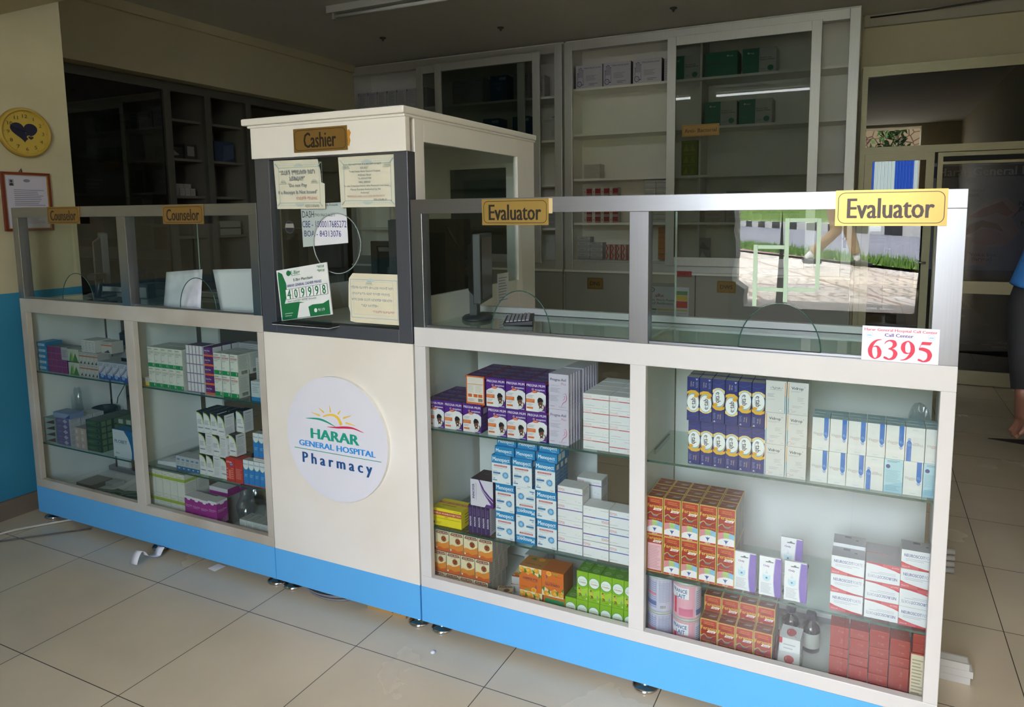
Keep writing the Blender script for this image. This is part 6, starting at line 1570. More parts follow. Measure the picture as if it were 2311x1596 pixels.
for r in range(2):
    for i in range(5):
        for k in range(3):
            if r == 0 and k and i < 4: continue
            m = ferb if (r == 0 and i == 0) else fer
            put(m, 0.7595 + 0.0488 * i, YF_ - 0.002 + 0.0485 * k, S2 + 0.1094 * r, ('red and gold iron syrup carton showing its pink leaflet side, lower row' if m is ferb else f'red and gold iron syrup carton, {["lower", "upper"][r]} shelf row, {ORD[i]} from the divider{RANK[k]}'), 'carton', 'red and gold iron syrup cartons')
for i in range(4):
    put(fer, 0.9090 + 0.0482 * i, 0.068 + (0.004 if i == 0 else 0), FL, f'red and gold iron syrup carton on the counter floor, {ORD[i]} after the milk tins', 'carton', 'iron syrup cartons on the counter floor')
    for k in range(2):
        put(fer, 0.9090 + 0.0482 * i, 0.122 + 0.048 * k, FL + 0.0425, f'red and gold iron syrup carton, raised rear row, {ORD[i]} after the tins{RANK[k]}', 'carton', 'iron syrup cartons on the counter floor')
stp = carton('carton', 0.196, 0.042, 0.095, '#8c2a20', lambda F: F.rect(0.02, 0.1, 0.98, 0.9, FR))
put(stp, 0.9830, 0.121, FL, 'flat red outer box under the raised row of syrup cartons', 'carton')
# ---- baby pump cartons with a purple side
def only_mesh():
    b = MB(); w, h, d = 0.0545, 0.106, 0.028
    out = [(-w / 2, 0), (w / 2, 0), (w / 2, h * 0.97), (w / 2 - 0.002, h), (-w / 2, h)]
    n = len(out)
    vv = [(x, 0, z) for x, z in out] + [(x, d * (1 - 0.75 * z / h), z) for x, z in out]
    P = card('#e8e8ee')
    b.raw(vv, [tuple(range(n))], P); b.raw(vv, [tuple(range(2 * n - 1, n - 1, -1))], P); b.raw(vv, [(i, i + n, (i + 1) % n + n, (i + 1) % n) for i in range(n)], card('#c9c6d4'))
    F = Face(b, (-w / 2, 0, 0), (1, 0, 0), (0, 0, 1), w, h)
    q = [(1, 0), (1, 0.98), (0.72, 0.985), (0.69, 0.8), (0.66, 0.55), (0.66, 0.35), (0.7, 0.12), (0.74, 0.0)]
    F.poly(q[::-1], '#7a5cb8'); F.band([(0.72, 0.985), (0.69, 0.8), (0.66, 0.55), (0.66, 0.35), (0.7, 0.12), (0.74, 0.0)], 0.03, '#b3a2d8')
    F.poly([(0.28, 0.86), (0.64, 0.86), (0.64, 0.885), (0.52, 0.89), (0.5, 0.915), (0.42, 0.915), (0.4, 0.89), (0.28, 0.885)], '#77757c'); F.text('Only', 0.32, 0.77, 0.28, '#8a4a9c', 0.03)
    F.ell(0.34, 0.47, 0.18, 0.10, '#bcdcea'); F.rect(0.16, 0.47, 0.52, 0.55, '#bcdcea'); F.ell(0.34, 0.56, 0.19, 0.035, '#dfe6ee'); F.rect(0.28, 0.57, 0.40, 0.62, '#d0d8e2'); F.rect(0.325, 0.62, 0.355, 0.68, '#d0d8e2'); F.ell(0.34, 0.46, 0.05, 0.025, '#5a7ab0', n=10)
    F.lines(0.08, 0.06, 0.60, 0.33, 9, '#a5a5b0', 0.3, 0.3)
    me = bpy.data.meshes.new('hang_tab_carton'); me.from_pydata(b.v, [], b.f)
    for m in b.mats: me.materials.append(m)
    me.polygons.foreach_set('material_index', b.m); me.update(); return me
onl = only_mesh()
for x, y, lb in ((1.005, YF_, 'white hang-tab carton with purple edge, first after the syrup cartons'), (1.0685, YF_, 'white hang-tab carton with purple edge, middle of the front three'), (1.131, YF_, 'white hang-tab carton with purple edge, last of the front three'), (1.113, 0.125, 'white hang-tab carton with purple edge standing alone behind the front three')):
    put(onl, x, y, S2 + (0.028 if y > 0.1 else 0), lb, 'carton', 'white hang-tab cartons')
b = MB(); b.box(1.075, 1.155, 0.120, 0.16, S2, S2 + 0.0275, card('#dcdce2')); tag(b.build('carton'), 'flat white carton under the single hang-tab carton', 'carton')
# ---- white and red neuro tablets cartons
def d_neu(F):
    F.rect(0, 0, 1, 1, '#e6e6ee'); F.poly([(0, 0), (1, 0), (1, 0.06), (0.7, 0.10), (0.4, 0.18), (0.15, 0.27), (0, 0.36)], '#c63e4a'); F.poly([(0, 0), (0.5, 0), (0.5, 0.13), (0.25, 0.2), (0, 0.27)], '#d2606a')
    F.text('NEUROSCOT', 0.37, 0.72, 0.58, '#5a5a9c', 0.022, h=0.16); F.text('FORTE', 0.81, 0.72, 0.26, '#8f8fb4', 0.0, h=0.16); F.lines(0.12, 0.42, 0.9, 0.58, 2, '#8a8aae', 0.2, 0.4); F.text('Neuro B', 0.14, 0.12, 0.2, '#f0d6d8', 0.01); F.text('Scott-Edil', 0.82, 0.05, 0.22, '#8a3a44', 0.01, h=0.05)
neu = carton('tablet_carton', 0.0755, 0.0478, 0.055, '#d5d5da', d_neu, top='#a9a9b2', topd=lambda F: (F.bars(0.35, 0.7, 0.55, 0.9, n=8), F.rect(0.7, 0.5, 0.78, 0.6, '#6a6a72')))
neuf = carton('tablet_carton', 0.0755, 0.0478, 0.055, '#d5d5da', d_neu, top='#b9b2b8', flip=True)
GN = 'white and red tablet cartons'
for r in range(3): put(neu, 1.2515, YF_, S2 + 0.0481 * r, f'white and red tablet carton, stack nearest the hang-tab cartons, {["lowest", "middle", "topmost"][r]}', 'carton', GN)
put(neu, 1.253, 0.108, S2 + 0.0481 * 2 + 0.008, 'white and red tablet carton raised behind the first stack', 'carton', GN)
for r in range(2): put(neu, 1.253, 0.108, S2 + 0.0481 * r + 0.004 * r, f'white and red tablet carton hidden behind the first stack, {["lower", "upper"][r]}', 'carton', GN)
for r in range(3): put(neuf, 1.3300, YF_, S2 + 0.0481 * r, f'upside-down white and red tablet carton in the middle stack, {["lowest", "second", "topmost"][r]}', 'carton', GN)
for r in range(3): put(neuf, 1.3300, 0.107, S2 + 0.0481 * r, f'upside-down tablet carton one rank behind the middle stack, {["lowest", "second", "topmost"][r]}', 'carton', GN)
for r in range(4): put(neuf if r == 1 else neu, 1.4080 - 0.0025, YF_ - 0.002, S2 + 0.0481 * r, f'white and red tablet carton, stack against the end wall, {ORD[r]} from below', 'carton', GN)
# ---- milk powder tins
def tin(x, y, z, kind, label, rz=0.0):
    root = empty('milk_powder_tin', (x, y, z), label, 'tin', 'milk powder tins', rz)
    r, h = (0.0383 if kind else 0.0358), 0.0985
    b = MB(); b.lathe([(r - 0.001, 0), (r, 0.001), (r + 0.001, 0.003), (r, 0.005), (r, h - 0.006), (r + 0.001, h - 0.004), (r, h - 0.001)], 0, 0, M('#dcaab8' if kind else '#c4bfd6', rough=0.3, noise=0.02), n=48); body = b.build('body', root)
    b = MB()
    def curved(x0, y0, x1, y1, col, k):
        n = 10; m = card(col)
        for i in range(n):
            a0 = math.radians(-90 + x0 + (x1 - x0) * i / n); a1 = math.radians(-90 + x0 + (x1 - x0) * (i + 1) / n); R = r + 0.0002 * k
            b.face([(R * math.cos(a0), R * math.sin(a0), y0), (R * math.cos(a1), R * math.sin(a1), y0), (R * math.cos(a1), R * math.sin(a1), y1), (R * math.cos(a0), R * math.sin(a0), y1)], m, True)
    def ctext(t, ang, zc, wdeg, col, bold, k):
        V, Fc, x0, x1, y0, y1 = glyphs(t, bold * 0.5); sc = wdeg / (x1 - x0); R = r + 0.0002 * k; ms = math.radians(wdeg) * R / (x1 - x0)
        b.raw([(R * math.cos(math.radians(-90 + ang + (a - (x0 + x1) / 2) * sc)), R * math.sin(math.radians(-90 + ang + (a - (x0 + x1) / 2) * sc)), zc + (q - 0.35) * ms * 1.2) for a, q in V], Fc, card(col))
    if kind:
        curved(-80, 0.006, 38, 0.093, '#e6a9bc', 1); curved(-80, 0.058, 12, 0.090, '#e9e9ee', 2); ctext('FRANCE', -28, 0.080, 66, '#2f4f9c', 0.03, 3); ctext('LAIT', -22, 0.065, 40, '#2f4f9c', 0.03, 3); ctext('1', -48, 0.036, 12, '#d8324e', 0.05, 3); curved(-30, 0.008, 30, 0.03, '#d97a9a', 2); curved(40, 0.006, 92, 0.093, '#d5cfe0', 2)
        for j in range(9): curved(44, 0.03 + 0.006 * j, 84, 0.032 + 0.006 * j, '#8f95bc', 3)
        curved(44, 0.01, 84, 0.027, '#6a78b0', 3)
    else:
        curved(-85, 0.006, 85, 0.093, '#c9c6dc', 1)
        for j in range(13): curved(-70, 0.012 + 0.006 * j, -5, 0.0145 + 0.006 * j, '#8f9bc8', 2); curved(5, 0.03 + 0.005 * j * 0.9, 60, 0.032 + 0.0045 * j, '#a9aecb', 2)
        curved(-70, 0.048, -5, 0.056, '#d88aa0', 3); curved(-70, 0.018, -5, 0.03, '#6a78b0', 3); curved(10, 0.01, 40, 0.022, '#e4e4ec', 3)
        for j in range(8): curved(12 + 3.4 * j, 0.011, 13.6 + 3.4 * j, 0.021, '#2a2a3a', 4)
    b.build('paper_wrap', root)
    b = MB(); b.lathe([(r + 0.0004, 0), (r + 0.0008, 0.002), (r + 0.0006, 0.007), (r - 0.003, 0.0075), (r - 0.006, 0.0045), (0.004, 0.0045)], 0, 0, M('#b9bcb6', rough=0.3, noise=0.03), n=48, z0=h - 0.001); b.build('lid', root)
for z, n in ((FL, 'lower'), (FL + 0.105, 'upper')):
    tin(0.7675, 0.092, z, 0, f'milk powder tin turned to its table side against the divider, {n} of two')
    tin(0.8435, 0.090, z, 1, f'pink milk powder tin with blue name panel, {n} of two', math.radians(8))
# ---- white cartons with a red fruit, dark bottles
def d_app(F):
    F.ell(0.5, 0.5, 0.22, 0.30, '#c4323a'); F.ell(0.42, 0.55, 0.14, 0.22, '#c4323a'); F.ell(0.60, 0.52, 0.14, 0.22, '#c4323a'); F.band([(0.66, 0.3), (0.78, 0.2)], 0.02, '#8a2a30'); F.ell(0.37, 0.55, 0.02, 0.1, '#e6b0b0', n=8)
app = carton('carton', 0.0545, 0.042, 0.065, '#e2e2e4', lambda F: (F.rect(0, 0.6, 0.15, 1, '#c4323a'), F.lines(0.2, 0.2, 0.8, 0.7, 2, '#b5b5bc')), topd=d_app, top='#e6e6ea')
put(app, 1.121, 0.042, FL + 0.006, 'small white carton with a red fruit on its lid, nearer the glass', 'carton', 'white cartons with a red fruit', 0.06)
put(app, 1.117, 0.112, FL + 0.042, 'small white carton with a red fruit on its lid, propped behind the nearer one', 'carton', 'white cartons with a red fruit', -0.04)
b = MB(); b.box(1.088, 1.146, 0.110, 0.18, FL, FL + 0.0415, card('#d9d9dc')); tag(b.build('carton'), 'white carton lying under the rear fruit carton', 'carton')
def bottle(loc, rot, label):
    root = empty('syrup_bottle', loc, label, 'bottle', 'dark syrup bottles'); root.rotation_euler = rot
    b = MB(); b.lathe([(0.022, 0), (0.025, 0.003), (0.025, 0.062), (0.021, 0.074), (0.012, 0.082), (0.0105, 0.086), (0.0105, 0.092)], 0, 0, M('#15161c', rough=0.08, noise=0.02, coat=0.5), n=28); b.build('body', root)
    b = MB(); b.lathe([(0.0253, 0.014), (0.0254, 0.016), (0.0254, 0.055), (0.0253, 0.057)], 0, 0, card('#b9bab2'), n=28); b.build('bottle_label', root)
    b = MB(); b.lathe([(0.013, 0.091), (0.0135, 0.092), (0.0135, 0.108), (0.0125, 0.110)], 0, 0, M('#1c2238', rough=0.3), n=24); b.build('cap', root)
bottle((1.108, 0.240, FL + 0.0), (0, 0, 0), 'dark syrup bottle standing upright behind the raised syrup cartons')
bottle((1.105, 0.225, FL + 0.142), (math.radians(-50), math.radians(25), 0), 'dark syrup bottle leaning on top with its pale label showing')
bottle((1.163, 0.225, FL + 0.0), (0, 0, 0), 'dark syrup bottle standing beside the fruit cartons')
# ---- deep red cartons in stacks
RD = '#9c2c22'
def d_red(F):
    F.rect(0, 0, 1, 1, RD); F.rect(0, 0.92, 1, 1, '#b84a3a'); F.text('Z-ugs', 0.58, 0.5, 0.32, '#c47a6a', 0.0); F.lines(0.6, 0.25, 0.8, 0.32, 1, '#b0584a')
rd = carton('supplement_carton', 0.0435, 0.0232, 0.055, '#7c2018', d_red, top='#a5382c', topd=lambda F: F.text('Z-ugs', 0.6, 0.5, 0.3, '#c47a6a', 0.0))
rdt = carton('supplement_carton', 0.0435, 0.035, 0.055, '#7c2018', lambda F: (F.rect(0, 0, 1, 1, RD), F.text('Zugs', 0.6, 0.5, 0.4, '#c47a6a', 0.0, rot=90)), top='#a5382c')
hs = [[2, 1, 1, 1, 1, 2, 1], [2, 1, 2, 1, 1, 1, 1], [1, 2, 1, 1, 1, 1, 1, 1], [1, 1, 2, 2, 1, 1, 1]]
for c_ in range(4):
    z = FL
    for r, k in enumerate(hs[c_]):
        m = rdt if k == 2 else rd
        put(m, 1.2395 + 0.0452 * c_, YF_ - 0.004 + 0.003 * ((c_ + r) % 3), z, f'deep red glossy carton, {ORD[c_]} stack after the clear gap, {ORD[r]} from below', 'carton', 'deep red glossy cartons')
        z += 0.0353 if k == 2 else 0.0235
put(carton('supplement_carton', 0.034, 0.164, 0.05, '#b8402e', lambda F: (F.rect(0, 0, 1, 1, '#b8402e'), F.rect(0.04, 0.25, 0.96, 0.98, '#d9cdb4'), F.lines(0.12, 0.3, 0.85, 0.92, 12, '#a5927a', 0.4, 0.3), F.ell(0.5, 0.1, 0.4, 0.08, '#5a2a1c', n=12)), top='#8c2a20'), 1.4195 - 0.0042, YF_ - 0.005, FL, 'tall red carton with cream text panel against the end wall', 'carton')
for r in range(2): put(rd, 1.4235, 0.048, FL + 0.1645 + 0.0236 * r, f'deep red carton lying on the tall red one, {["lower", "upper"][r]}', 'carton', 'deep red glossy cartons', jit=False)
# ================================================================ counselor counter, bay beside the blue wall
def d_lines(c1='#8a8a92', n=5):
    return lambda F: F.lines(0.1, 0.15, 0.9, 0.85, n, c1, 0.3)
def blue5(F):
    F.rect(0, 0, 1, 1, '#2f83b4'); F.rect(0.1, 0.3, 0.85, 0.72, '#bcd0dc'); F.lines(0.15, 0.4, 0.8, 0.62, 2, '#5a86a4')
c = carton('carton', 0.066, 0.0255, 0.07, '#2a729c', blue5)
for r in range(5): put(c, -2.032 + 0.004 * (r % 2), YF_, S1 + 0.0258 * r, f'blue and white flat carton against the wall end, {ORD[r]} from below', 'carton', 'blue and white flat cartons')
pu = carton('carton', 0.0335, 0.0285, 0.06, '#5c2450', lambda F: (F.rect(0, 0, 1, 1, '#7a2a66'), F.rect(0.93, 0, 1, 1, '#a5568c'), F.rect(0, 0.93, 1, 1, '#a5568c')), top='#55555a')
for c_ in range(4):
    for r in range(4 if c_ < 3 else 2):
        put(pu, -1.976 + 0.0342 * c_, YF_, S1 + 0.0288 * r, f'small maroon carton, {ORD[c_]} stack from the blue flat ones, {ORD[r]} from below', 'carton', 'small maroon cartons')
wg = carton('carton', 0.045, 0.056, 0.06, '#7d7d80', lambda F: (F.rect(0, 0, 1, 1, '#a9a9ac'), F.lines(0.1, 0.2, 0.9, 0.8, 4, '#7f7f84')))
put(wg, -1.868, YF_, S1 + 0.0288 * 2 + 0.002, 'grey white carton lying on the maroon stacks', 'carton')
def d_leaf(F):
    F.rect(0, 0, 1, 1, '#b9bcae'); F.poly([(0.1, 0), (0.5, 0), (0.3, 0.8)], '#5a8a3a'); F.poly([(0.4, 0), (0.95, 0), (0.7, 0.7)], '#4a7a2c'); F.poly([(0.3, 0.1), (0.5, 0.1), (0.45, 0.9)], '#8aa84a')
lf = carton('carton', 0.077, 0.054, 0.05, '#a0a296', d_leaf)
for r in range(2): put(lf, -1.8085 if r == 0 else -1.8085, YF_, S1 + 0.0545 * r + (0.004 if r else 0), f'pale carton with green leaves beside the maroon stacks, {["lower", "upper"][r]} of two', 'carton', 'leaf cartons')
def d_or(F):
    F.rect(0, 0, 1, 1, '#b5b3ae'); F.rect(0, 0.62, 1, 0.74, '#b4684a'); F.lines(0.1, 0.8, 0.9, 0.95, 2, '#7a7a7a'); F.poly([(0.2, 0.05), (0.8, 0.05), (0.65, 0.3)], '#3a3a3c')
og = carton('carton', 0.0248, 0.0525, 0.05, '#a19f9a', d_or)
for r in range(2):
    for i in range(5):
        put(og, -1.757 + 0.0253 * i, YF_, S1 + 0.0528 * r, f'small white carton with orange band, {["lower", "upper"][r]} row, {ORD[i]} from the leaf cartons', 'carton', 'small orange-banded cartons')
wt4 = carton('carton', 0.022, 0.052, 0.07, '#b9b9ba', lambda F: (F.rect(0, 0, 1, 1, '#c2c2c2'), F.lines(0.15, 0.1, 0.85, 0.9, 6, '#8c8c90')))
for i in range(4): put(wt4, -1.740 + 0.0226 * i, YF_ + 0.004, S1 + 0.1058, f'slim white carton on top of the orange-banded ones, {ORD[i]} from the wall side', 'carton', 'slim white cartons on top')
put(carton('carton', 0.07, 0.05, 0.05, '#b0aca6', d_or), -1.61, YF_ + 0.02, S1 + 0.1058, 'white carton with orange band at the end of the slim white ones', 'carton')
put(carton('carton', 0.15, 0.04, 0.06, '#8d8d90', d_lines()), -1.60, 0.13, S1 + 0.0765, 'long grey carton behind the blue wave cartons', 'carton')
def d_wave(F):
    F.rect(0, 0, 1, 1, '#b4b8c4'); F.poly([(0, 0), (1, 0), (1, 0.22), (0, 0.32)], '#2f4f94'); F.band(bz([(0, 0.3), (0.5, 0.45), (1, 0.75)]), 0.1, '#5a5f9c'); F.band(bz([(0, 0.38), (0.5, 0.55), (1, 0.88)]), 0.05, '#9c4a6a'); F.lines(0.1, 0.75, 0.8, 0.95, 3, '#6a6f8c'); F.ell(0.5, 0.2, 0.25, 0.12, '#7f9ccc', n=14)
wv = carton('carton', 0.0445, 0.074, 0.04, '#9a9eac', d_wave)
for i in range(5): put(wv, -1.620 + 0.0455 * i, YF_, S1, f'white carton with blue waves, {ORD[i]} from the orange-banded ones', 'carton', 'blue wave cartons')
put(wv, -1.413, YF_ + 0.06, S1 + 0.0745, 'white carton with blue waves high by the counter post', 'carton')
bag(-1.56, 0.262, S1, 0.07, 0.03, 0.10, 8, 'crumpled clear plastic bag behind the slim white cartons by the wall')
b = MB(); b.tube([(-1.70 + 0.05 * math.cos(a), 0.24 + 0.03 * math.sin(a), S1 + 0.16 + 0.004 * math.sin(3 * a)) for a in [i * 0.5 for i in range(13)]], 0.008, BLACK); b.box(-1.74, -1.66, 0.215, 0.265, S1, S1 + 0.155, DGREY); tag(b.build('cable_box'), 'dark box with a coiled cable on top behind the cartons by the wall', 'box')
def d_cone(F):
    F.rect(0, 0, 1, 1, '#93a5a0'); F.poly([(0.1, 0.12), (0.9, 0.12), (0.9, 0.85)], '#5a3a34'); F.rect(0.94, 0, 1, 1, '#7f8a88')
cn = carton('carton', 0.086, 0.0275, 0.08, '#7d8c88', d_cone)
for r in range(4): put(cn, -2.0205, YF_, S2 + 0.0278 * r, f'pale teal carton with a dark triangle against the wall end, {ORD[r]} from below', 'carton', 'pale teal cartons')
def d_dia(F):
    F.rect(0, 0, 1, 1, '#6a5a86'); F.poly([(0.5, 0.5), (0.68, 0.92), (0.86, 0.5), (0.68, 0.08)], '#b4adc4'); F.lines(0.08, 0.3, 0.42, 0.7, 2, '#8f82a8')
dm = carton('carton', 0.094, 0.0238, 0.05, '#b5b5ba', d_dia, sided=d_lines('#8f8f96', 3))
for r in range(5):
    for k in range(3):
        put(dm, -1.925, YF_ + 0.052 * k, S2 + 0.0241 * r, f'mauve carton with a pale diamond, {ORD[r]} from below{RANK[k]}', 'carton', 'mauve diamond cartons')
put(carton('carton', 0.12, 0.024, 0.06, '#7a88ac', lambda F: (F.rect(0.02, 0.1, 0.98, 0.9, '#8f9cbc'), F.poly([(0.7, 0.1), (0.98, 0.1), (0.98, 0.9)], '#3a4f8c'))), -1.928, YF_, S2 + 0.1208, 'small blue carton lying on the mauve diamond stack', 'carton')
pk = carton('carton', 0.038, 0.031, 0.05, '#a5938c', lambda F: (F.rect(0, 0, 1, 1, '#b5a098'), F.rect(0.2, 0.2, 0.55, 0.7, '#c9bcb4')))
for i in range(2):
    for r in range(3): put(pk, -1.818 + 0.0388 * i, YF_ - 0.004, S2 + 0.0313 * r, f'pinkish beige carton, {["stack nearer the mauve ones", "stack nearer the green ones"][i]}, {ORD[r]} from below', 'carton', 'pinkish beige cartons')
def d_grn(F):
    F.rect(0, 0, 1, 1, '#2c3a26'); F.ell(0.5, 0.5, 0.46, 0.38, '#54663f'); F.ell(0.5, 0.5, 0.43, 0.34, '#3f5230'); F.poly([(0.7, 0.5), (0.78, 0.75), (0.86, 0.5), (0.78, 0.25)], '#20261c'); F.lines(0.12, 0.4, 0.6, 0.6, 2, '#74855c')
gn = carton('carton', 0.096, 0.0272, 0.055, '#35442c', d_grn, top='#4f5f4a', sided=lambda F: (F.rect(0.1, 0.1, 0.45, 0.9, '#5f7350'), F.rect(0.55, 0.1, 0.9, 0.9, '#5f7350')))
for r in range(5):
    for k in range(3):
        put(gn, -1.712, YF_ + 0.057 * k, S2 + 0.0275 * r, f'dark green carton with an oval panel, {ORD[r]} from below{RANK[k]}', 'carton', 'dark green oval cartons')
gs = carton('carton', 0.05, 0.0275, 0.07, '#5f7350', lambda F: (F.rect(0, 0, 1, 1, '#4a5f44'), F.rect(0.2, 0.15, 0.8, 0.85, '#a5aba0')))
for i in range(4): put(gs, -1.632 + 0.052 * i, 0.12, S2 + 0.11 + 0.001 * i, f'small green carton with a white panel behind the white blue-edged carton, {ORD[i]} along', 'carton', 'small green cartons')
put(carton('carton', 0.206, 0.109, 0.07, '#5f7350', lambda F: F.rect(0, 0, 1, 1, '#465a40')), -1.555, 0.12, S2, 'dark green carton under the small green ones', 'carton')
def d_plo(F):
    F.rect(0, 0, 1, 1, '#c2cad2'); F.poly([(1, 0), (0.9, 0), (0.92, 0.25), (0.88, 0.5), (0.78, 0.75), (0.58, 1), (1, 1)], '#1f5f94'); F.text('PLOBET', 0.40, 0.58, 0.62, '#2a3f6c', 0.015, h=0.12); F.lines(0.1, 0.46, 0.6, 0.5, 1, '#7a8494', 0.1); F.text('allinone', 0.2, 0.15, 0.2, '#4a5464', 0.02)
put(carton('carton', 0.128, 0.1175, 0.05, '#a9b2ba', d_plo, top='#2f6a9c'), -1.518, YF_ - 0.002, S2, 'large white carton with a blue curved edge by the counter post, wall bay', 'carton')
b = MB(); b.lathe([(0.04, 0), (0.048, 0.005), (0.052, 0.11), (0.050, 0.115), (0.046, 0.11), (0.042, 0.01)], 0, 0, M('#23282a', rough=0.5), n=28); o = b.build('pen_cup'); o.location = (-1.965, 0.262, S2); tag(o, 'dark open cup standing behind the mauve cartons', 'cup')
b = MB(); b.tube([(-1.91, 0.29, S2 + 0.13), (-1.90, 0.29, S2 + 0.16), (-1.86, 0.30, S2 + 0.22), (-1.85, 0.30, 0.655)], 0.0018, BLACK); b.tube([(-1.905, 0.285, S2 + .12), (-1.89, 0.285, S2 + 0.05), (-1.85, 0.29, S2 + 0.012)], 0.0018, BLACK); tag(b.build('thin_cable'), 'thin black cable hanging behind the dark cup', 'cable')
bag(-2.022, 0.175, S2 + 0.0, 0.028, 0.025, 0.13, 15, 'crumpled clear plastic bag behind the pale teal cartons')
# flat packets on the floor of the bay
gp = M('#2c5a4a', rough=0.35, noise=0.15, scale=20, col2='#7a948a')
for i, (x, y, rz, lb) in enumerate([(-1.76, 0.10, 0.2, 'green foil packet lying flat, nearest the wall'), (-1.66, 0.09, -0.15, 'green foil packet lying flat, middle one'), (-1.55, 0.10, 0.25, 'green foil packet lying flat with a large oval'), (-1.48, 0.085, 0.05, 'green foil packet lying flat beside the counter post')]):
    b = MB(); b.box(-0.075, 0.075, -0.045, 0.045, 0, 0.012, gp)
    F = Face(b, (-0.075, -0.045, 0.012), (1, 0, 0), (0, 1, 0), 0.15, 0.09); F.ell(0.5, 0.5, 0.42, 0.36, '#a5b5ac'); F.ell(0.5, 0.5, 0.38, 0.31, '#2f5f4c'); F.lines(0.25, 0.4, 0.75, 0.6, 2, '#b5c2ba')
    o = b.build('foil_packet'); o.location = (x, y, FL + 0.0125 * (i % 3)); o.rotation_euler = (0, 0, rz); tag(o, lb, 'packet', 'green foil packets')
put(carton('carton', 0.11, 0.022, 0.10, '#77756f', d_lines('#5f5f5f', 2), top='#8a8781'), -1.93, 0.12, FL, 'grey brown flat carton on the floor of the wall bay', 'carton')
put(carton('carton', 0.06, 0.02, 0.05, '#b0b3b0', d_lines('#77807c', 2)), -1.840, 0.18, FL, 'small pale carton beside the grey brown flat one', 'carton')
for i in range(4):
    b = MB(); b.box(-1.66 + 0.0 * i, -1.42, 0.20 + 0.03 * i, 0.225 + 0.03 * i, FL, FL + 0.03 + 0.006 * i, M('#8f8d84', rough=0.6)); tag(b.build('plastic_strip'), f'long beige strip lying behind the foil packets, {ORD[i]} from the glass', 'strip', 'beige strips')

# ================================================================ counselor counter, bay beside the booth
GRB = '#1f8a4c'
def d_res(line):
    def d(F):
        F.rect(0, 0, 1, 1, '#dadbd4'); F.text('RESPRO', 0.35, 0.90, 0.56, '#3a3f4a', 0.02, h=0.065); F.rect(0.04, 0.775, 0.92, 0.80 if line == 'y' else 0.82, '#c8bf6a' if line == 'y' else '#c9666a'); F.text('Nasal Inhaler', 0.5, 0.735, 0.82, '#4a4d50', 0.02, h=0.045)
        F.lines(0.06, 0.6, 0.6, 0.68, 2, '#8f9296', 0.4); F.lines(0.06, 0.27, 0.4, 0.36, 2, '#8f9296'); F.rect(0, 0, 1, 0.2, GRB); F.rect(0.72, 0.06, 0.86, 0.24, '#dadbd4'); F.rect(0.76, 0.09, 0.82, 0.22, '#2a4a3a')
    return d
def d_side(F): F.lines(0.12, 0.3, 0.9, 0.93, 12, '#9a9ca0', 0.3); F.rect(0, 0, 1, 0.0001, GRB)
rA = carton('inhaler_carton', 0.0395, 0.080, 0.05, '#c6c7c0', d_res('y'), top='#a9aaa4', sided=d_side)
rB = carton('inhaler_carton', 0.0395, 0.082, 0.05, '#c6c7c0', d_res('r'), top='#a9aaa4', sided=lambda F: (d_side(F), F.bars(0.3, 0.06, 0.85, 0.22)))
for r in range(2):
    for i in range(5):
        for k in range(2 if r else 1):
            put(rA, -1.304 + 0.0402 * i, YF_ + 0.053 * k, S1 + 0.0805 * r, f'green-footed inhaler carton with yellow line, {["lower", "upper"][r]} row, {ORD[i]} from the post{RANK[k]}', 'carton', 'white and green inhaler cartons')
yc = carton('carton', 0.0195, 0.032, 0.02, '#c9c6ba', lambda F: (F.rect(0, 0, 1, 0.4, '#d8b93a'), F.lines(0.1, 0.5, 0.9, 0.9, 3, '#6a6a6a')))
for i in range(2): put(yc, -1.356 + 0.0203 * i, YF_, S1, f'tiny white and yellow carton beside the inhaler row, {["nearer the post", "nearer the inhalers"][i]}', 'carton', 'tiny yellow cartons')
def d_ari(F):
    F.rect(0, 0, 1, 1, '#5f2268'); F.rect(0, 0, 1, 0.22, '#d9653a'); F.text('Aria-One', 0.36, 0.64, 0.6, '#e4d6ea', 0.02, h=0.2); F.lines(0.1, 0.32, 0.5, 0.42, 1, '#a584b0')
ar = carton('montelukast_carton', 0.0495, 0.0362, 0.04, '#c5c3c6', d_ari, top='#4a1c50')
are = carton('montelukast_carton', 0.0185, 0.0362, 0.06, '#d5d2d8', lambda F: (F.rect(0, 0, 0.06, 1, '#6a2a74'), F.rect(0.94, 0, 1, 1, '#6a2a74'), F.rect(0, 0, 1, 0.05, '#6a2a74'), F.rect(0.2, 0.12, 0.8, 0.88, '#dddbe0')), top='#4a1c50')
for r in range(5):
    for i in range(5): put(are, -1.0965 + 0.0189 * i, YF_ + 0.004, S1 + 0.0366 * r, f'white carton end with purple edges, {ORD[r]} layer from below, {ORD[i]} from the inhalers', 'carton', 'white and purple carton ends')
    put(ar, -0.9765, YF_, S1 + 0.0366 * r, f'purple and orange carton turned face-out, {ORD[r]} layer from below', 'carton', 'purple and orange cartons')
put(carton('carton', 0.115, 0.036, 0.05, '#a5a5a8', lambda F: F.lines(0.05, 0.1, 0.95, 0.9, 4, '#6f6f74', 0.2)), -0.885, 0.165, S1 + 0.147, 'grey carton lying high behind the purple and orange stack', 'carton')
for k in range(2): put(ar, -0.9780, YF_ + 0.045 + 0.044 * k, S1 + 0.147, f'purple carton lying on the rear of the purple stack, {["front", "rear"][k]}', 'carton', 'purple and orange cartons')
for r in range(2):
    for i in range(3):
        for k in range(2 if r else 1):
            put(rB, [-0.931, -0.8885, -0.8445][i] + (0.001 if r else -0.0005), YF_ + 0.053 * k, S1 + 0.0825 * r, f'green-footed inhaler carton with red line, {["lower", "upper"][r]} row, {ORD[i]} after the purple stack{RANK[k]}', 'carton', 'red-lined inhaler cartons')
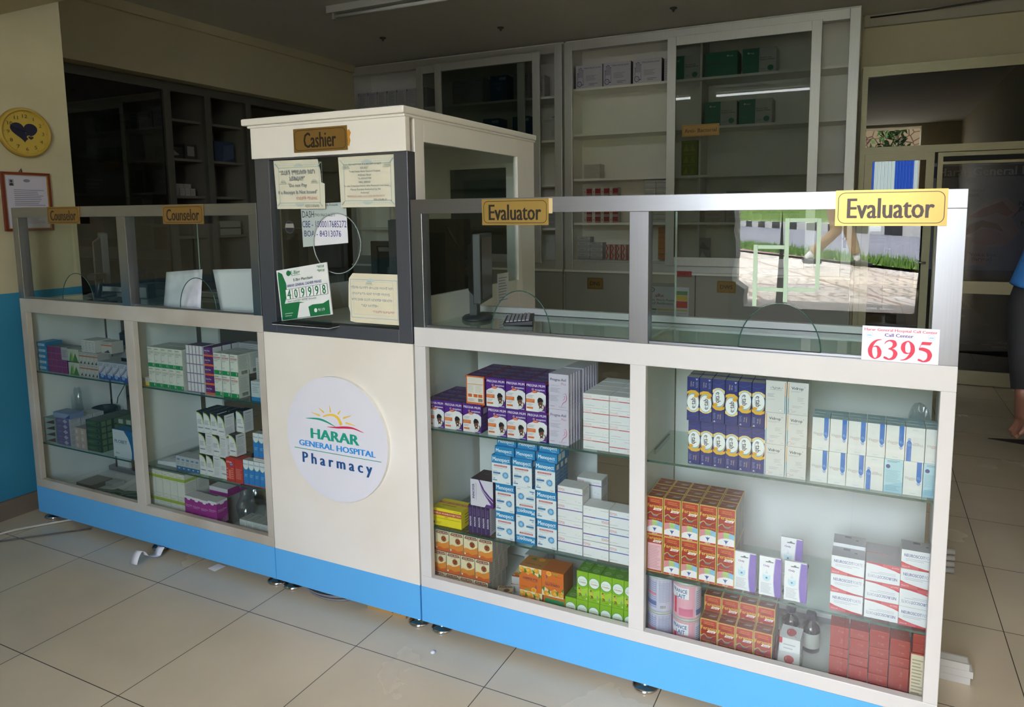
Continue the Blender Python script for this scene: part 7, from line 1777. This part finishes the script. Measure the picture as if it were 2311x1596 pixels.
for i in range(2): put(carton('carton', 0.05, 0.10, 0.05, '#b5b6b2', d_lines('#85878a', 10)), -0.79 + 0.002 * i, 0.125 + 0.055 * i, S1 + 0.042, f'grey carton standing on edge behind the red-lined inhalers, {["front", "rear"][i]}', 'carton', 'grey cartons on edge')
put(carton('carton', 0.09, 0.041, 0.10, '#b5b6b2', lambda F: (F.rect(0, 0, 0.15, 1, GRB), F.bars(0.55, 0.15, 0.9, 0.75))), -0.785, 0.12, S1, 'inhaler carton lying on its side with a barcode by the counter post', 'carton')
put(carton('carton', 0.0475, 0.0735, 0.03, '#bcc4c8', lambda F: (F.rect(0, 0, 1, 0.2, '#2f7fb4'), F.text('Salbutol-HD', 0.5, 0.86, 0.8, '#5a7f9c', 0.01), F.lines(0.15, 0.4, 0.85, 0.75, 4, '#8a9aa4'))), -0.7395, YF_, S1, 'white carton with blue foot at the booth end of the top shelf', 'carton')
bag(-0.78, 0.275, S1 + 0.0, 0.06, 0.025, 0.13, 23, 'crumpled clear plastic bag behind the inhalers at the booth end')
# middle shelf
LG_ = '#a9c44a'
def d_bwg(F):
    F.rect(0, 0, 1, 1, '#d9dade'); F.poly([(0, 1), (0, 0.97), (0.4, 0.93), (0.75, 0.82), (0.95, 0.62), (1, 0.5), (1, 1)], '#1f2030'); F.band(bz([(0, 0.95), (0.4, 0.90), (0.72, 0.79), (0.92, 0.60), (1, 0.42)]), 0.10, LG_); F.band(bz([(0, 0.90), (0.38, 0.85), (0.68, 0.74), (0.88, 0.56)]), 0.025, '#d9dade')
    F.lines(0.1, 0.4, 0.75, 0.62, 4, '#a5a7ac', 0.5, 0.25); F.text('PURIVAN', 0.5, 0.24, 0.7, '#2a2b36', 0.03, h=0.055); F.lines(0.1, 0.14, 0.85, 0.18, 1, '#8a8c92', 0); F.ell(0.85, 0.07, 0.05, 0.02, '#8fb03a', n=8); F.rect(0, 0, 0.7, 0.015, LG_)
def d_bwgb(F):
    F.rect(0, 0, 1, 1, '#d4d5d9'); F.text('PURIVAN', 0.5, 0.88, 0.6, '#3a3b46', 0.02, h=0.05); F.lines(0.1, 0.5, 0.9, 0.8, 7, '#a5a7ac', 0.3, 0.3); F.lines(0.1, 0.1, 0.9, 0.45, 8, '#b0b2b6', 0.4, 0.3)
bw = carton('dose_carton', 0.0378, 0.0845, 0.045, '#c2c3c8', d_bwg, top='#1c1d28', sided=d_bwgb)
bwb = carton('dose_carton', 0.0378, 0.0845, 0.045, '#c2c3c8', d_bwgb, top='#1c1d28', sided=d_bwg)
GZ = 'white black and lime cartons'
for i in range(4): put(bwb if i == 2 else bw, -1.0435 + 0.0381 * i, YF_, S2, f'white carton with {"plain text side" if i == 2 else "lime curve"}, bottom layer, {ORD[i]} from the small blue ones', 'carton', GZ)
for i in range(4): put(bwb if i in (1, 3) else bw, -1.0400 + 0.0381 * i, YF_, S2 + 0.0849, f'white carton with {"plain text side" if i in (1, 3) else "lime curve"}, second layer, {ORD[i]} from the small blue ones', 'carton', GZ)
put(bw, -0.8850, YF_ + 0.008, S2 + 0.0949, 'white carton with lime curve, second layer, above the red carton', 'carton', GZ)
for i in range(3): put([bw, bwb, bw][i], -0.832 + 0.043 * i, 0.13 + 0.004 * i, S2 + 0.088, f'white carton of the lime kind behind the red carton, {ORD[i]} towards the booth', 'carton', GZ)
put(carton('carton', 0.14, 0.0845, 0.05, '#2a2b33', d_lines('#4a4a50')), -0.80, 0.13, S2, 'dark carton under the rear lime cartons', 'carton')
for i in range(4): put(bw, -1.0445 + 0.0382 * i + (0.006 if i == 3 else 0), YF_ + (0.0 if i < 3 else -0.006), S2 + 0.1698, f'white carton with lime curve, top layer, {ORD[i]} from the small blue ones', 'carton', GZ)
for i in range(4): put(bw, -1.0425 + 0.0385 * i, YF_ + 0.05, S2 + 0.1698, f'white carton with lime curve, top layer, one rank back, {ORD[i]} along', 'carton', GZ)
put(bw, -0.875, YF_ + 0.04, S2 + 0.18, 'white carton with lime curve jutting out at the booth end of the top layer', 'carton', GZ)
sb = carton('ear_drops_carton', 0.0262, 0.057, 0.05, '#b5bac0', lambda F: (F.rect(0, 0, 1, 0.25, '#1f5f9c'), F.rect(0, 0.25, 1, 0.28, '#6aa04a'), F.rect(0.2, 0.7, 0.8, 0.82, '#5a7fa4'), F.lines(0.15, 0.35, 0.85, 0.62, 3, '#8a8f9a'), F.rect(0.4, 0.08, 0.8, 0.18, '#a5c4e0')), top='#a9adb2')
for i in range(5): put(sb, -1.185 + 0.0267 * i, YF_, S2, f'small white and blue drops carton, {ORD[i]} in the row before the lime ones', 'carton', 'small white and blue drops cartons')
b = MB(); b.raw([(-1.325, 0.06, S2), (-1.215, 0.06, S2), (-1.205, 0.13, S2), (-1.315, 0.13, S2), (-1.325, 0.062, S2 + 0.012), (-1.222, 0.066, S2 + 0.018), (-1.21, 0.13, S2 + 0.022), (-1.315, 0.128, S2 + 0.014)], [(3, 2, 1, 0), (4, 5, 6, 7), (0, 1, 5, 4), (1, 2, 6, 5), (2, 3, 7, 6), (3, 0, 4, 7)], card('#c2c8d0'))
F = Face(b, (-1.30, 0.066, S2 + 0.0205), (1, 0, 0), (0, 1, 0), 0.09, 0.06); F.rect(0.6, 0.3, 1.0, 0.9, '#4a8fc0'); F.lines(0.1, 0.3, 0.5, 0.8, 3, '#9aa4ac')
tag(b.build('flat_packet'), 'flat white and blue packet lying on the middle shelf by the post', 'packet')
def d_redc(F):
    F.rect(0, 0, 1, 1, '#c8352f'); F.text('A-Ferin', 0.38, 0.83, 0.6, '#e4e0ea', 0.03, h=0.08); F.rect(0.45, 0.68, 0.85, 0.78, '#2f5fa8'); F.text('PLUS', 0.65, 0.73, 0.25, '#e4e0ea', 0.02); F.rect(0.3, 0.1, 0.55, 0.5, '#d9766a'); F.lines(0.6, 0.1, 0.9, 0.6, 6, '#e09a90'); F.lines(0.05, 0.1, 0.25, 0.6, 4, '#e09a90')
rc_ = carton('cold_remedy_carton', 0.0445, 0.0925, 0.045, '#a92c28', d_redc, top='#b0302a')
rcb = carton('cold_remedy_carton', 0.0415, 0.0925, 0.045, '#a92c28', lambda F: (F.rect(0, 0, 1, 1, '#bf3430'), F.lines(0.1, 0.15, 0.9, 0.6, 7, '#dd938a')), top='#b0302a')
put(rc_, -0.8885, YF_ - 0.006, S2, 'red cold remedy carton with a blue panel', 'carton', 'red cold remedy cartons')
put(rcb, -0.8440, YF_ - 0.006, S2, 'red cold remedy carton showing its text side', 'carton', 'red cold remedy cartons')
def d_bio(F):
    F.rect(0, 0, 1, 1, '#2a7fc8'); F.poly([(0, 1), (1, 1), (1, 0.74), (0.8, 0.66), (0.5, 0.62), (0.2, 0.66), (0, 0.74)], '#dfe3e6'); F.band(bz([(0, 0.74), (0.2, 0.66), (0.5, 0.62), (0.8, 0.66), (1, 0.74)]), 0.05, '#8fb84a'); F.text('Biotek', 0.5, 0.85, 0.8, '#4a7fb0', 0.02, h=0.06); F.lines(0.2, 0.32, 0.8, 0.45, 3, '#a9cdea'); F.rect(0, 0, 1, 0.03, '#c85a3a')
bi = carton('spray_carton', 0.0275, 0.096, 0.03, '#2470b4', d_bio, top='#b9bcb4')
for i in range(4): put(bi, -0.8065 + 0.028 * i, YF_ - 0.006, S2, f'blue and white spray carton, bottom row, {ORD[i]} after the red ones', 'carton', 'blue and white spray cartons')
for i in range(2): put(bi, -0.7545 + 0.028 * i, YF_ + 0.0, S2 + 0.0964 + 0.012, f'blue and white spray carton standing on the bottom row, {["nearer the red ones", "nearer the booth"][i]}', 'carton', 'blue and white spray cartons')
put(carton('carton', 0.06, 0.0115, 0.03, '#d6d6d0', d_lines('#a5a5a5', 1)), -0.742, YF_, S2 + 0.0963, 'thin white carton under the upper spray cartons', 'carton')
# floor of the bay
def d_wgl(F):
    F.rect(0, 0, 1, 1, '#d5d6cf'); F.rect(0, 0.66, 1, 0.78, '#a3ba45'); F.rect(0, 0.78, 1, 0.80, '#c9ba6a'); F.text('Probiot', 0.35, 0.86, 0.5, '#8a8d88', 0.01); F.text('duo', 0.8, 0.94, 0.2, '#9fae5a', 0.01); F.lines(0.5, 0.58, 0.9, 0.62, 1, '#a5a8a2')
wl = carton('probiotic_carton', 0.0425, 0.0945, 0.055, '#c9cac4', d_wgl, top='#b0b1aa', sided=lambda F: (F.rect(0, 0.66, 1, 0.78, '#a3ba45'), F.lines(0.1, 0.2, 0.9, 0.6, 6, '#8f918c', 0.2)))
for r in range(2):
    for i in range(5):
        for k in range(2 if i == 4 else 1):
            put(wl, -1.3535 + 0.0433 * i, YF_ + 0.058 * k, FL + 0.017 + 0.0948 * r, f'white carton with olive band, {["lower", "upper"][r]} row, {ORD[i]} from the post{RANK[k]}', 'carton', 'white cartons with an olive band')
put(carton('carton', 0.19, 0.0165, 0.11, '#c2c2bc', d_lines('#a5a5a5', 1)), -1.275, YF_, FL, 'flat white board under the olive banded cartons', 'carton')
def d_mag(F):
    F.rect(0, 0, 1, 1, '#a0288c'); F.poly([(0, 1), (1, 1), (1, 0.9), (0.72, 0.9), (0.64, 0.83), (0.36, 0.83), (0.28, 0.9), (0, 0.9)], '#dedbe0'); F.text('Aria-One', 0.5, 0.61, 0.8, '#d9b0d4', 0.015); F.lines(0.1, 0.52, 0.7, 0.56, 1, '#d9b0d4')
    for j in range(6):
        for i in range(7 - j): F.ell(0.95 - 0.14 * i, 0.04 + 0.055 * j, 0.05 - 0.005 * j, 0.02 - 0.002 * j, '#e0cfe0', n=6)
mg = carton('sachet_carton', 0.0475, 0.092, 0.05, '#8c2478', d_mag, top='#cdcacd', sided=d_mag)
for i in range(4): put(mg, -1.1330 + 0.0480 * i, YF_ - 0.006 - 0.003 * i, FL + 0.036 + (0.006 if i == 3 else 0), f'magenta sachet carton, {ORD[i]} from the olive banded ones', 'carton', 'magenta sachet cartons')
put(carton('carton', 0.18, 0.0355, 0.045, '#a5a3a6', d_lines('#8c8c8c', 1)), -1.062, YF_ - 0.010, FL, 'low pale carton under the magenta row', 'carton')
for i in range(2): put(carton('sachet_carton', 0.0475 * 2.2, 0.03, 0.06, '#8c2478', lambda F: (F.rect(0, 0.45, 1, 1, '#d5d2d6'), F.rect(0, 0, 1, 0.45, '#a0288c')), top='#cdcacd'), -1.06 + 0.0 * i, 0.125 + 0.062 * i, FL + 0.115, f'magenta and white carton lying on its side behind the magenta row, {["front", "rear"][i]}', 'carton', 'lying magenta cartons')
put(carton('carton', 0.12, 0.1145, 0.12, '#8f8f92', d_lines('#77777a')), -1.06, 0.125, FL, 'grey carton under the lying magenta ones', 'carton')
bag(-0.92, 0.16, FL, 0.045, 0.05, 0.10, 31, 'crumpled clear plastic bag on the floor of the bay beside the magenta cartons')
def d_cip(F):
    F.rect(0, 0, 1, 1, '#c9ccc8'); F.text('Cipium', 0.5, 0.30, 0.84, '#3a3f44', 0.015, h=0.15); F.lines(0.12, 0.62, 0.88, 0.86, 3, '#9a9d9c'); F.lines(0.3, 0.12, 0.8, 0.18, 1, '#9a9d9c')
cp = carton('carton', 0.0365, 0.06, 0.06, '#bfc2be', d_cip, top='#a9aba8', topd=lambda F: (F.rect(0.3, 0.2, 0.8, 0.8, '#8f918f'), F.rect(0.38, 0.3, 0.72, 0.7, '#a9aba8')))
cpb = carton('carton', 0.0365, 0.06, 0.06, '#bfc2be', d_lines('#9a9d9c', 7), top='#a9aba8')
for i in range(4): put(cp if i < 2 else cpb, -0.8405 + 0.0372 * i, YF_ - 0.004, FL + 0.0235, f'white carton {"with dark lettering" if i < 2 else "with small print"} at the booth end of the bay floor, {ORD[i]} along', 'carton', 'white cartons at the booth end')
put(carton('carton', 0.15, 0.023, 0.1, '#a5a5a2', d_lines('#8c8c8c', 1)), -0.785, YF_ - 0.004, FL, 'flat grey board under the white cartons at the booth end', 'carton')
# ================================================================ odds and ends on the floor
b = MB()
g = []
for i in range(25):
    t = i / 24
    g.append((-0.125 + 0.115 * t, 0.03 * math.sin(t * 5) * (1 - t) + 0.016 + 0.022 * max(0, math.sin(t * 7.5))))
n = len(g)
vv = [(-1.262 + 0.0 + 0.03 * (y + .05), y, z) for y, z in g] + [(-1.222 + 0.05 * (y + .05), y, z + 0.003) for y, z in g]
b.raw(vv, [(i, i + n, i + n + 1, i + 1) for i in range(n - 1)], WPAPER, True)
o = b.build('paper_receipt'); md = o.modifiers.new('paper', 'SOLIDIFY'); md.thickness = 0.0005
tag(o, 'curled white receipt strip on the floor below the counselor counter', 'paper')
b = MB(); b.raw([(-0.985, -0.006, 0.001), (-0.94, -0.012, 0.001), (-0.93, 0.03, 0.004), (-0.975, 0.035, 0.002)], [(0, 1, 2, 3)], WPAPER); o = b.build('paper_scrap'); md = o.modifiers.new('paper', 'SOLIDIFY'); md.thickness = 0.0006; tag(o, 'small white paper scrap under the edge of the counselor counter', 'paper')
GC = M('#77777a', rough=0.5, noise=0.05)
b = MB()
cr_ = random.Random(9)
path = []
for i in range(150):
    a = i / 150 * 2 * math.pi * 4.6
    rr_ = 0.075 + 0.012 * math.sin(a * 0.37) 
    path.append((-0.43 + rr_ * 1.25 * math.cos(a) + 0.01 * math.sin(a * .21), 0.075 + rr_ * 0.8 * math.sin(a), 0.005 + 0.012 * (i / 150) + 0.002 * math.sin(a * 1.7)))
b.tube(path, 0.0032, GC, n=6); tag(b.build('cable_coil'), 'coil of grey cable lying under the cashier booth', 'cable')
b = MB(); b.box(-0.245, -0.085, 0.03, 0.06, 0.0, 0.030, M('#a5824c', rough=0.7, noise=0.15, scale=12))
F = Face(b, (-0.245, 0.03, 0), (1, 0, 0), (0, 0, 1), 0.165, 0.03); F.band([(0.6, 0.6), (0.64, 0.3), (0.68, 0.5)], 0.02, '#5a2c1a'); F.band([(0.78, 0.5), (0.84, 0.4), (0.88, 0.5)], 0.02, '#5a2c1a')
tag(b.build('cardboard_strip'), 'brown cardboard strip pushed under the cashier booth', 'cardboard')
b = MB(); b.tube([(-2.16, -0.55, 0.006), (-2.08, -0.28, 0.006), (-2.02, -0.12, 0.007), (-1.96, -0.03, 0.006), (-1.90, 0.05, 0.006), (-1.80, 0.16, 0.006)], 0.005, M('#b9b5a8', rough=0.5)); tag(b.build('power_cable'), 'white cable running along the floor under the counselor counter beside the wall', 'cable')
b = MB(); b.tube([(-2.12, -0.60, 0.005), (-2.00, -0.25, 0.005), (-1.88, -0.12, 0.005), (-1.74, 0.02, 0.005)], 0.0035, M('#55524c', rough=0.5)); tag(b.build('power_cable'), 'thin dark cable beside the white cable on the floor', 'cable')
b = MB(); b.lathe([(0.004, 0), (0.008, 0.002), (0.006, 0.005), (0.002, 0.006)], 0.10, -0.085, WPAPER, n=9); tag(b.build('paper_crumb'), 'tiny crumpled scrap on the tiles in front of the evaluator counter', 'litter')
rag = M('#b98a86', rough=0.7, noise=0.2, scale=30)
b = MB(); b.lathe([(0.016, 0), (0.024, 0.008), (0.022, 0.02), (0.012, 0.03), (0.003, 0.032)], 0.012, 0.11, rag, n=11); tag(b.build('plastic_wrapper'), 'crumpled pinkish wrapper between the chrome legs of booth and counter', 'litter')
# white trunking strips behind the evaluator counter
TW = M('#b9b9b4', rough=0.4, noise=0.04)
for i, (dx, z) in enumerate([(0, 0.0), (0.006, 0.0205), (-0.004, 0.041)]):
    b = MB(); b.box(1.10 + dx, 1.578 + dx, 0.425, 0.465, z, z + 0.02, TW); b.box(1.10 + dx, 1.575 + dx, 0.432, 0.458, z + 0.02, z + 0.0203, M('#d2d2cc', rough=0.4))
    tag(b.build('trunking_strip', bevel=0.002), ['lowest', 'middle', 'topmost'][i] + ' white plastic trunking strip stacked on the floor past the evaluator counter', 'strip', 'white trunking strips')
b = MB()
for k in range(4): b.tube([(1.48, 1.10, 0.012 + 0.024 * k), (1.60, 1.12, 0.012 + 0.024 * k)], 0.011, TW, n=10)
tag(b.build('plastic_roll'), 'small stack of white ribbed plastic on the floor behind the counter end', 'bundle')
b = MB(); b.raw([(1.95, 3.0, 0.0005), (2.5, 2.85, 0.0005), (2.55, 3.15, 0.0005)], [(0, 1, 2)], M('#2c2926', rough=0.9)); o = b.build('floor_mat'); md = o.modifiers.new('mat', 'SOLIDIFY'); md.thickness = 0.004; md.offset = 1; tag(o, 'corner of a dark floor mat beyond the standing person', 'mat')

# ================================================================ people
def loft(b, path, radii, mat, n=14, flat=None):
    """limb as rings along a path; radii (a, b) across and front-to-back"""
    P = [Vector(p) for p in path]
    vv = []; ff = []
    for i, p in enumerate(P):
        a = P[max(0, i - 1)]; c_ = P[min(len(P) - 1, i + 1)]
        t = (c_ - a).normalized()
        e1 = Vector((1, 0, 0)) - t * t.x
        if e1.length < 0.3: e1 = Vector((0, 1, 0)) - t * t.y
        e1.normalize(); e2 = t.cross(e1)
        ra, rb = radii[i] if isinstance(radii[i], tuple) else (radii[i], radii[i])
        for k in range(n):
            an = 2 * math.pi * k / n
            vv.append(p + e1 * math.cos(an) * ra + e2 * math.sin(an) * rb)
    for i in range(len(P) - 1):
        for k in range(n):
            j = (k + 1) % n
            ff.append((i * n + k, i * n + j, (i + 1) * n + j, (i + 1) * n + k))
    ff += [tuple(range(n))[::-1], tuple(range((len(P) - 1) * n, len(P) * n))]
    b.raw(vv, ff, mat, True)
def ball(b, c_, r, mat, n=14):
    vv = []; ff = []
    rx, ry, rz = r if isinstance(r, tuple) else (r, r, r)
    for i in range(1, n):
        th = math.pi * i / n
        for k in range(n):
            an = 2 * math.pi * k / n
            vv.append((c_[0] + rx * math.sin(th) * math.cos(an), c_[1] + ry * math.sin(th) * math.sin(an), c_[2] + rz * math.cos(th)))
    for i in range(n - 2):
        for k in range(n):
            j = (k + 1) % n
            ff.append((i * n + k, (i + 1) * n + k, (i + 1) * n + j, i * n + j))
    ff += [tuple(range(n)), tuple(range((n - 2) * n, (n - 1) * n))[::-1]]
    b.raw(vv, ff, mat, True)
def fuse(o, vox, smooth=4):
    md = o.modifiers.new('fuse', 'REMESH'); md.mode = 'VOXEL'; md.voxel_size = vox; md.use_smooth_shade = True
    if smooth:
        ms = o.modifiers.new('soft', 'SMOOTH'); ms.iterations = smooth; ms.factor = 0.5
def person(loc, rz, label, skin, top, sleeve_col, trousers, shoe, hair, legs, arms, H=1.60, long_sleeve=True, bare_ankle=True, sock=None):
    """figure facing local -y; legs / arms: joint positions for each side"""
    root = empty('person', loc, label, 'person', None, rz)
    SK = M(skin, rough=0.55, noise=0.05, scale=20); TP = M(top, rough=0.8, noise=0.08, scale=30); SL = M(sleeve_col, rough=0.8, noise=0.08, scale=30); TR = M(trousers, rough=0.85, noise=0.08, scale=30); SH = M(shoe, rough=0.5, noise=0.05); HR = M(hair, rough=0.6, noise=0.2, scale=40)
    b = MB()
    hip, sh, neck = 0.53 * H, 0.815 * H, 0.865 * H
    hz = 0.925 * H
    loft(b, [(0, 0, hip - 0.03), (0, 0, hip + 0.05), (0, 0.0, 0.62 * H), (0, -0.005, 0.70 * H), (0, 0, 0.78 * H), (0, 0.005, sh), (0, 0.008, neck - 0.01), (0, 0.0, neck + 0.04)], [(0.12, 0.09), (0.145, 0.10), (0.125, 0.088), (0.145, 0.10), (0.155, 0.095), (0.12, 0.07), (0.05, 0.05), (0.046, 0.05)], SK, 20)
    ball(b, (0, -0.008, hz + 0.012), (0.068, 0.085, 0.098), SK, 20); ball(b, (0, -0.035, hz - 0.045), (0.048, 0.052, 0.05), SK, 14)
    loft(b, [(0, -0.088, hz + 0.02), (0, -0.104, hz - 0.008), (0, -0.098, hz - 0.02)], [0.009, 0.014, 0.009], SK, 8)
    for s in (-1, 1):
        ball(b, (s * 0.028, -0.083, hz + 0.012), (0.014, 0.010, 0.009), SK, 8); ball(b, (s * 0.069, 0.0, hz + 0.0), (0.009, 0.02, 0.028), SK, 10)
    loft(b, [(-0.022, -0.086, hz - 0.048), (0, -0.093, hz - 0.046), (0.022, -0.086, hz - 0.048)], [0.005, 0.008, 0.005], SK, 8)
    for s, (kn, an) in zip((-1, 1), legs):
        hpt = Vector((s * 0.075, 0, hip)); k = Vector(kn); a = Vector(an)
        loft(b, [hpt, hpt.lerp(k, 0.4), k, k.lerp(a, 0.35), k.lerp(a, 0.75), a], [0.078, 0.07, 0.05, 0.048, 0.034, 0.029], SK, 14)
        loft(b, [a + Vector((0, 0.035, -0.045)), a + Vector((0, -0.03, -0.04)), a + Vector((0, -0.12, -0.058))], [(0.028, 0.03), (0.034, 0.034), (0.036, 0.018)], SK, 12)
    for s, (el, wr) in zip((-1, 1), arms):
        sp = Vector((s * 0.155, 0.005, sh - 0.02)); e = Vector(el); w = Vector(wr)
        loft(b, [Vector((s * 0.08, 0, sh - 0.01)), sp, sp.lerp(e, 0.5), e, e.lerp(w, 0.4), w], [0.05, 0.05, 0.043, 0.036, 0.034, 0.023], SK, 14)
        d = (w - e).normalized(); side = Vector((0, -1, 0)) - d * -d.y; side.normalize(); nrm = d.cross(side)
        palm = w + d * 0.045
        loft(b, [w, w + d * 0.03, w + d * 0.085], [(0.022, 0.020), (0.018, 0.036), (0.016, 0.040)], SK, 12)
        for q, (off, ln) in enumerate(((-0.030, 0.062), (-0.010, 0.074), (0.010, 0.070), (0.028, 0.054))):
            f0 = w + d * 0.08 - side * off; cu = nrm * (-0.012 * s)
            loft(b, [f0, f0 + d * ln * 0.4 + cu * 0.3, f0 + d * ln * 0.75 + cu * 1.2, f0 + d * ln + cu * 2.4], [0.0095, 0.009, 0.0085, 0.007], SK, 8)
        t0 = w + d * 0.025 + side * 0.026
        loft(b, [t0, t0 + d * 0.03 + side * 0.018, t0 + d * 0.06 + side * 0.016 + nrm * (-0.008 * s)], [0.013, 0.011, 0.008], SK, 8)
    body = b.build('body', root); fuse(body, 0.0065, 3)
    # trousers
    b = MB()
    loft(b, [(0, 0, hip - 0.04), (0, 0, hip + 0.03), (0, 0, 0.60 * H)], [(0.14, 0.105), (0.16, 0.115), (0.142, 0.103)], TR, 20)
    for s, (kn, an) in zip((-1, 1), legs):
        hpt = Vector((s * 0.075, 0, hip)); k = Vector(kn); a = Vector(an)
        e = k.lerp(a, 0.80 if bare_ankle else 0.98)
        loft(b, [hpt, hpt.lerp(k, 0.45), k, k.lerp(a, 0.4), e], [0.094, 0.086, 0.068, 0.064, 0.060], TR, 16)
    o = b.build('trousers', root); fuse(o, 0.009, 3)
    # top and sleeves
    b = MB()
    loft(b, [(0, 0, hip + 0.01), (0, 0, 0.60 * H), (0, 0, 0.66 * H), (0, -0.004, 0.72 * H), (0, 0, 0.785 * H), (0, 0.005, sh + 0.005), (0, 0.008, neck - 0.012)], [(0.178, 0.128), (0.172, 0.122), (0.158, 0.115), (0.168, 0.120), (0.17, 0.112), (0.135, 0.085), (0.062, 0.062)], TP, 22)
    for s, (el, wr) in zip((-1, 1), arms):
        sp = Vector((s * 0.155, 0.005, sh - 0.02)); e = Vector(el)
        loft(b, [Vector((s * 0.09, 0, sh - 0.01)), sp, sp.lerp(e, 0.55), sp.lerp(e, 0.8 if long_sleeve else 0.9)], [0.062, 0.066, 0.062, 0.064], TP, 14)
    o = b.build('shirt', root); fuse(o, 0.009, 3)
    if long_sleeve:
        for s, (el, wr) in zip((-1, 1), arms):
            b = MB(); sp = Vector((s * 0.155, 0.005, sh - 0.02)); e = Vector(el); w = Vector(wr)
            loft(b, [sp.lerp(e, 0.7), e, e.lerp(w, 0.5), e.lerp(w, 0.97)], [0.048, 0.046, 0.042, 0.033], SL, 14); b.build('sleeve', root)
    for s, (kn, an) in zip((-1, 1), legs):
        a = Vector(an); b = MB()
        loft(b, [a + Vector((0, 0.055, -0.05)), a + Vector((0, 0.02, -0.038)), a + Vector((0, -0.05, -0.045)), a + Vector((0, -0.12, -0.056)), a + Vector((0, -0.165, -0.062))], [(0.034, 0.034), (0.041, 0.046), (0.044, 0.040), (0.046, 0.028), (0.03, 0.018)], SH, 14); o = b.build('shoe', root)
        if sock:
            b = MB(); loft(b, [a + Vector((0, 0.005, -0.03)), a, a.lerp(Vector(kn), 0.18)], [0.036, 0.037, 0.042], M(sock, rough=0.8), 14); b.build('sock', root)
    b = MB(); ball(b, (0, 0.012, hz + 0.035), (0.078, 0.090, 0.092), HR, 20)
    hv = [(x, y, z) for x, y, z in b.v]; b.v = [(x, max(y, -0.058) if z > hz + 0.045 else max(y, -0.005), max(z, hz - 0.03)) for x, y, z in hv]; b.build('hair', root)
    b = MB()
    for s in (-1, 1): ball(b, (s * 0.028, -0.0905, hz + 0.012), (0.0075, 0.004, 0.004), M('#1a1412', rough=0.2), 8)
    b.build('eyes', root)
    return root
AZ = 0.078
person((1.975, 1.10, 0.0), math.radians(20), 'person in a blue top over black sleeves and grey trousers standing beyond the counter', '#6f4a3a', '#1f5f9c', '#15161a', '#55596a', '#2a2522', '#15110f',
       [((-0.085, -0.01, 0.42), (-0.09, 0.02, AZ)), ((0.085, -0.01, 0.42), (0.09, 0.02, AZ))],
       [((-0.235, 0.03, 1.02), (-0.250, -0.03, 0.74)), ((0.225, 0.03, 1.02), (0.235, -0.02, 0.74))], H=1.62)
person((0.86, -7.45, 0.675), math.radians(100), 'person in sand trousers striding along the pavement, mirrored in the evaluator glass', '#5a3a2c', '#6f6a5c', '#6f6a5c', '#a58a68', '#1f1d1e', '#14110f',
       [((-0.08, -0.17, 0.43), (-0.085, -0.27, AZ + 0.02)), ((0.085, -0.05, 0.44), (0.09, 0.27, AZ + 0.045))],
       [((-0.23, 0.12, 1.02), (-0.24, 0.10, 0.76)), ((0.23, -0.10, 1.02), (0.24, -0.22, 0.79))], H=1.6, long_sleeve=False, bare_ankle=True, sock='#d9d9d6')

person((1.74, -1.95, 0.0), math.radians(195), 'person in grey trousers standing outside the view, mirrored at the edge of the evaluator glass', '#6a4636', '#8a8d92', '#8a8d92', '#6d727c', '#2a2a2c', '#15110f',
       [((-0.085, -0.01, 0.42), (-0.09, 0.02, AZ)), ((0.085, -0.01, 0.42), (0.09, 0.02, AZ))],
       [((-0.235, 0.03, 1.02), (-0.245, -0.03, 0.74)), ((0.225, 0.03, 1.02), (0.235, -0.02, 0.74))], H=1.62, bare_ankle=False)
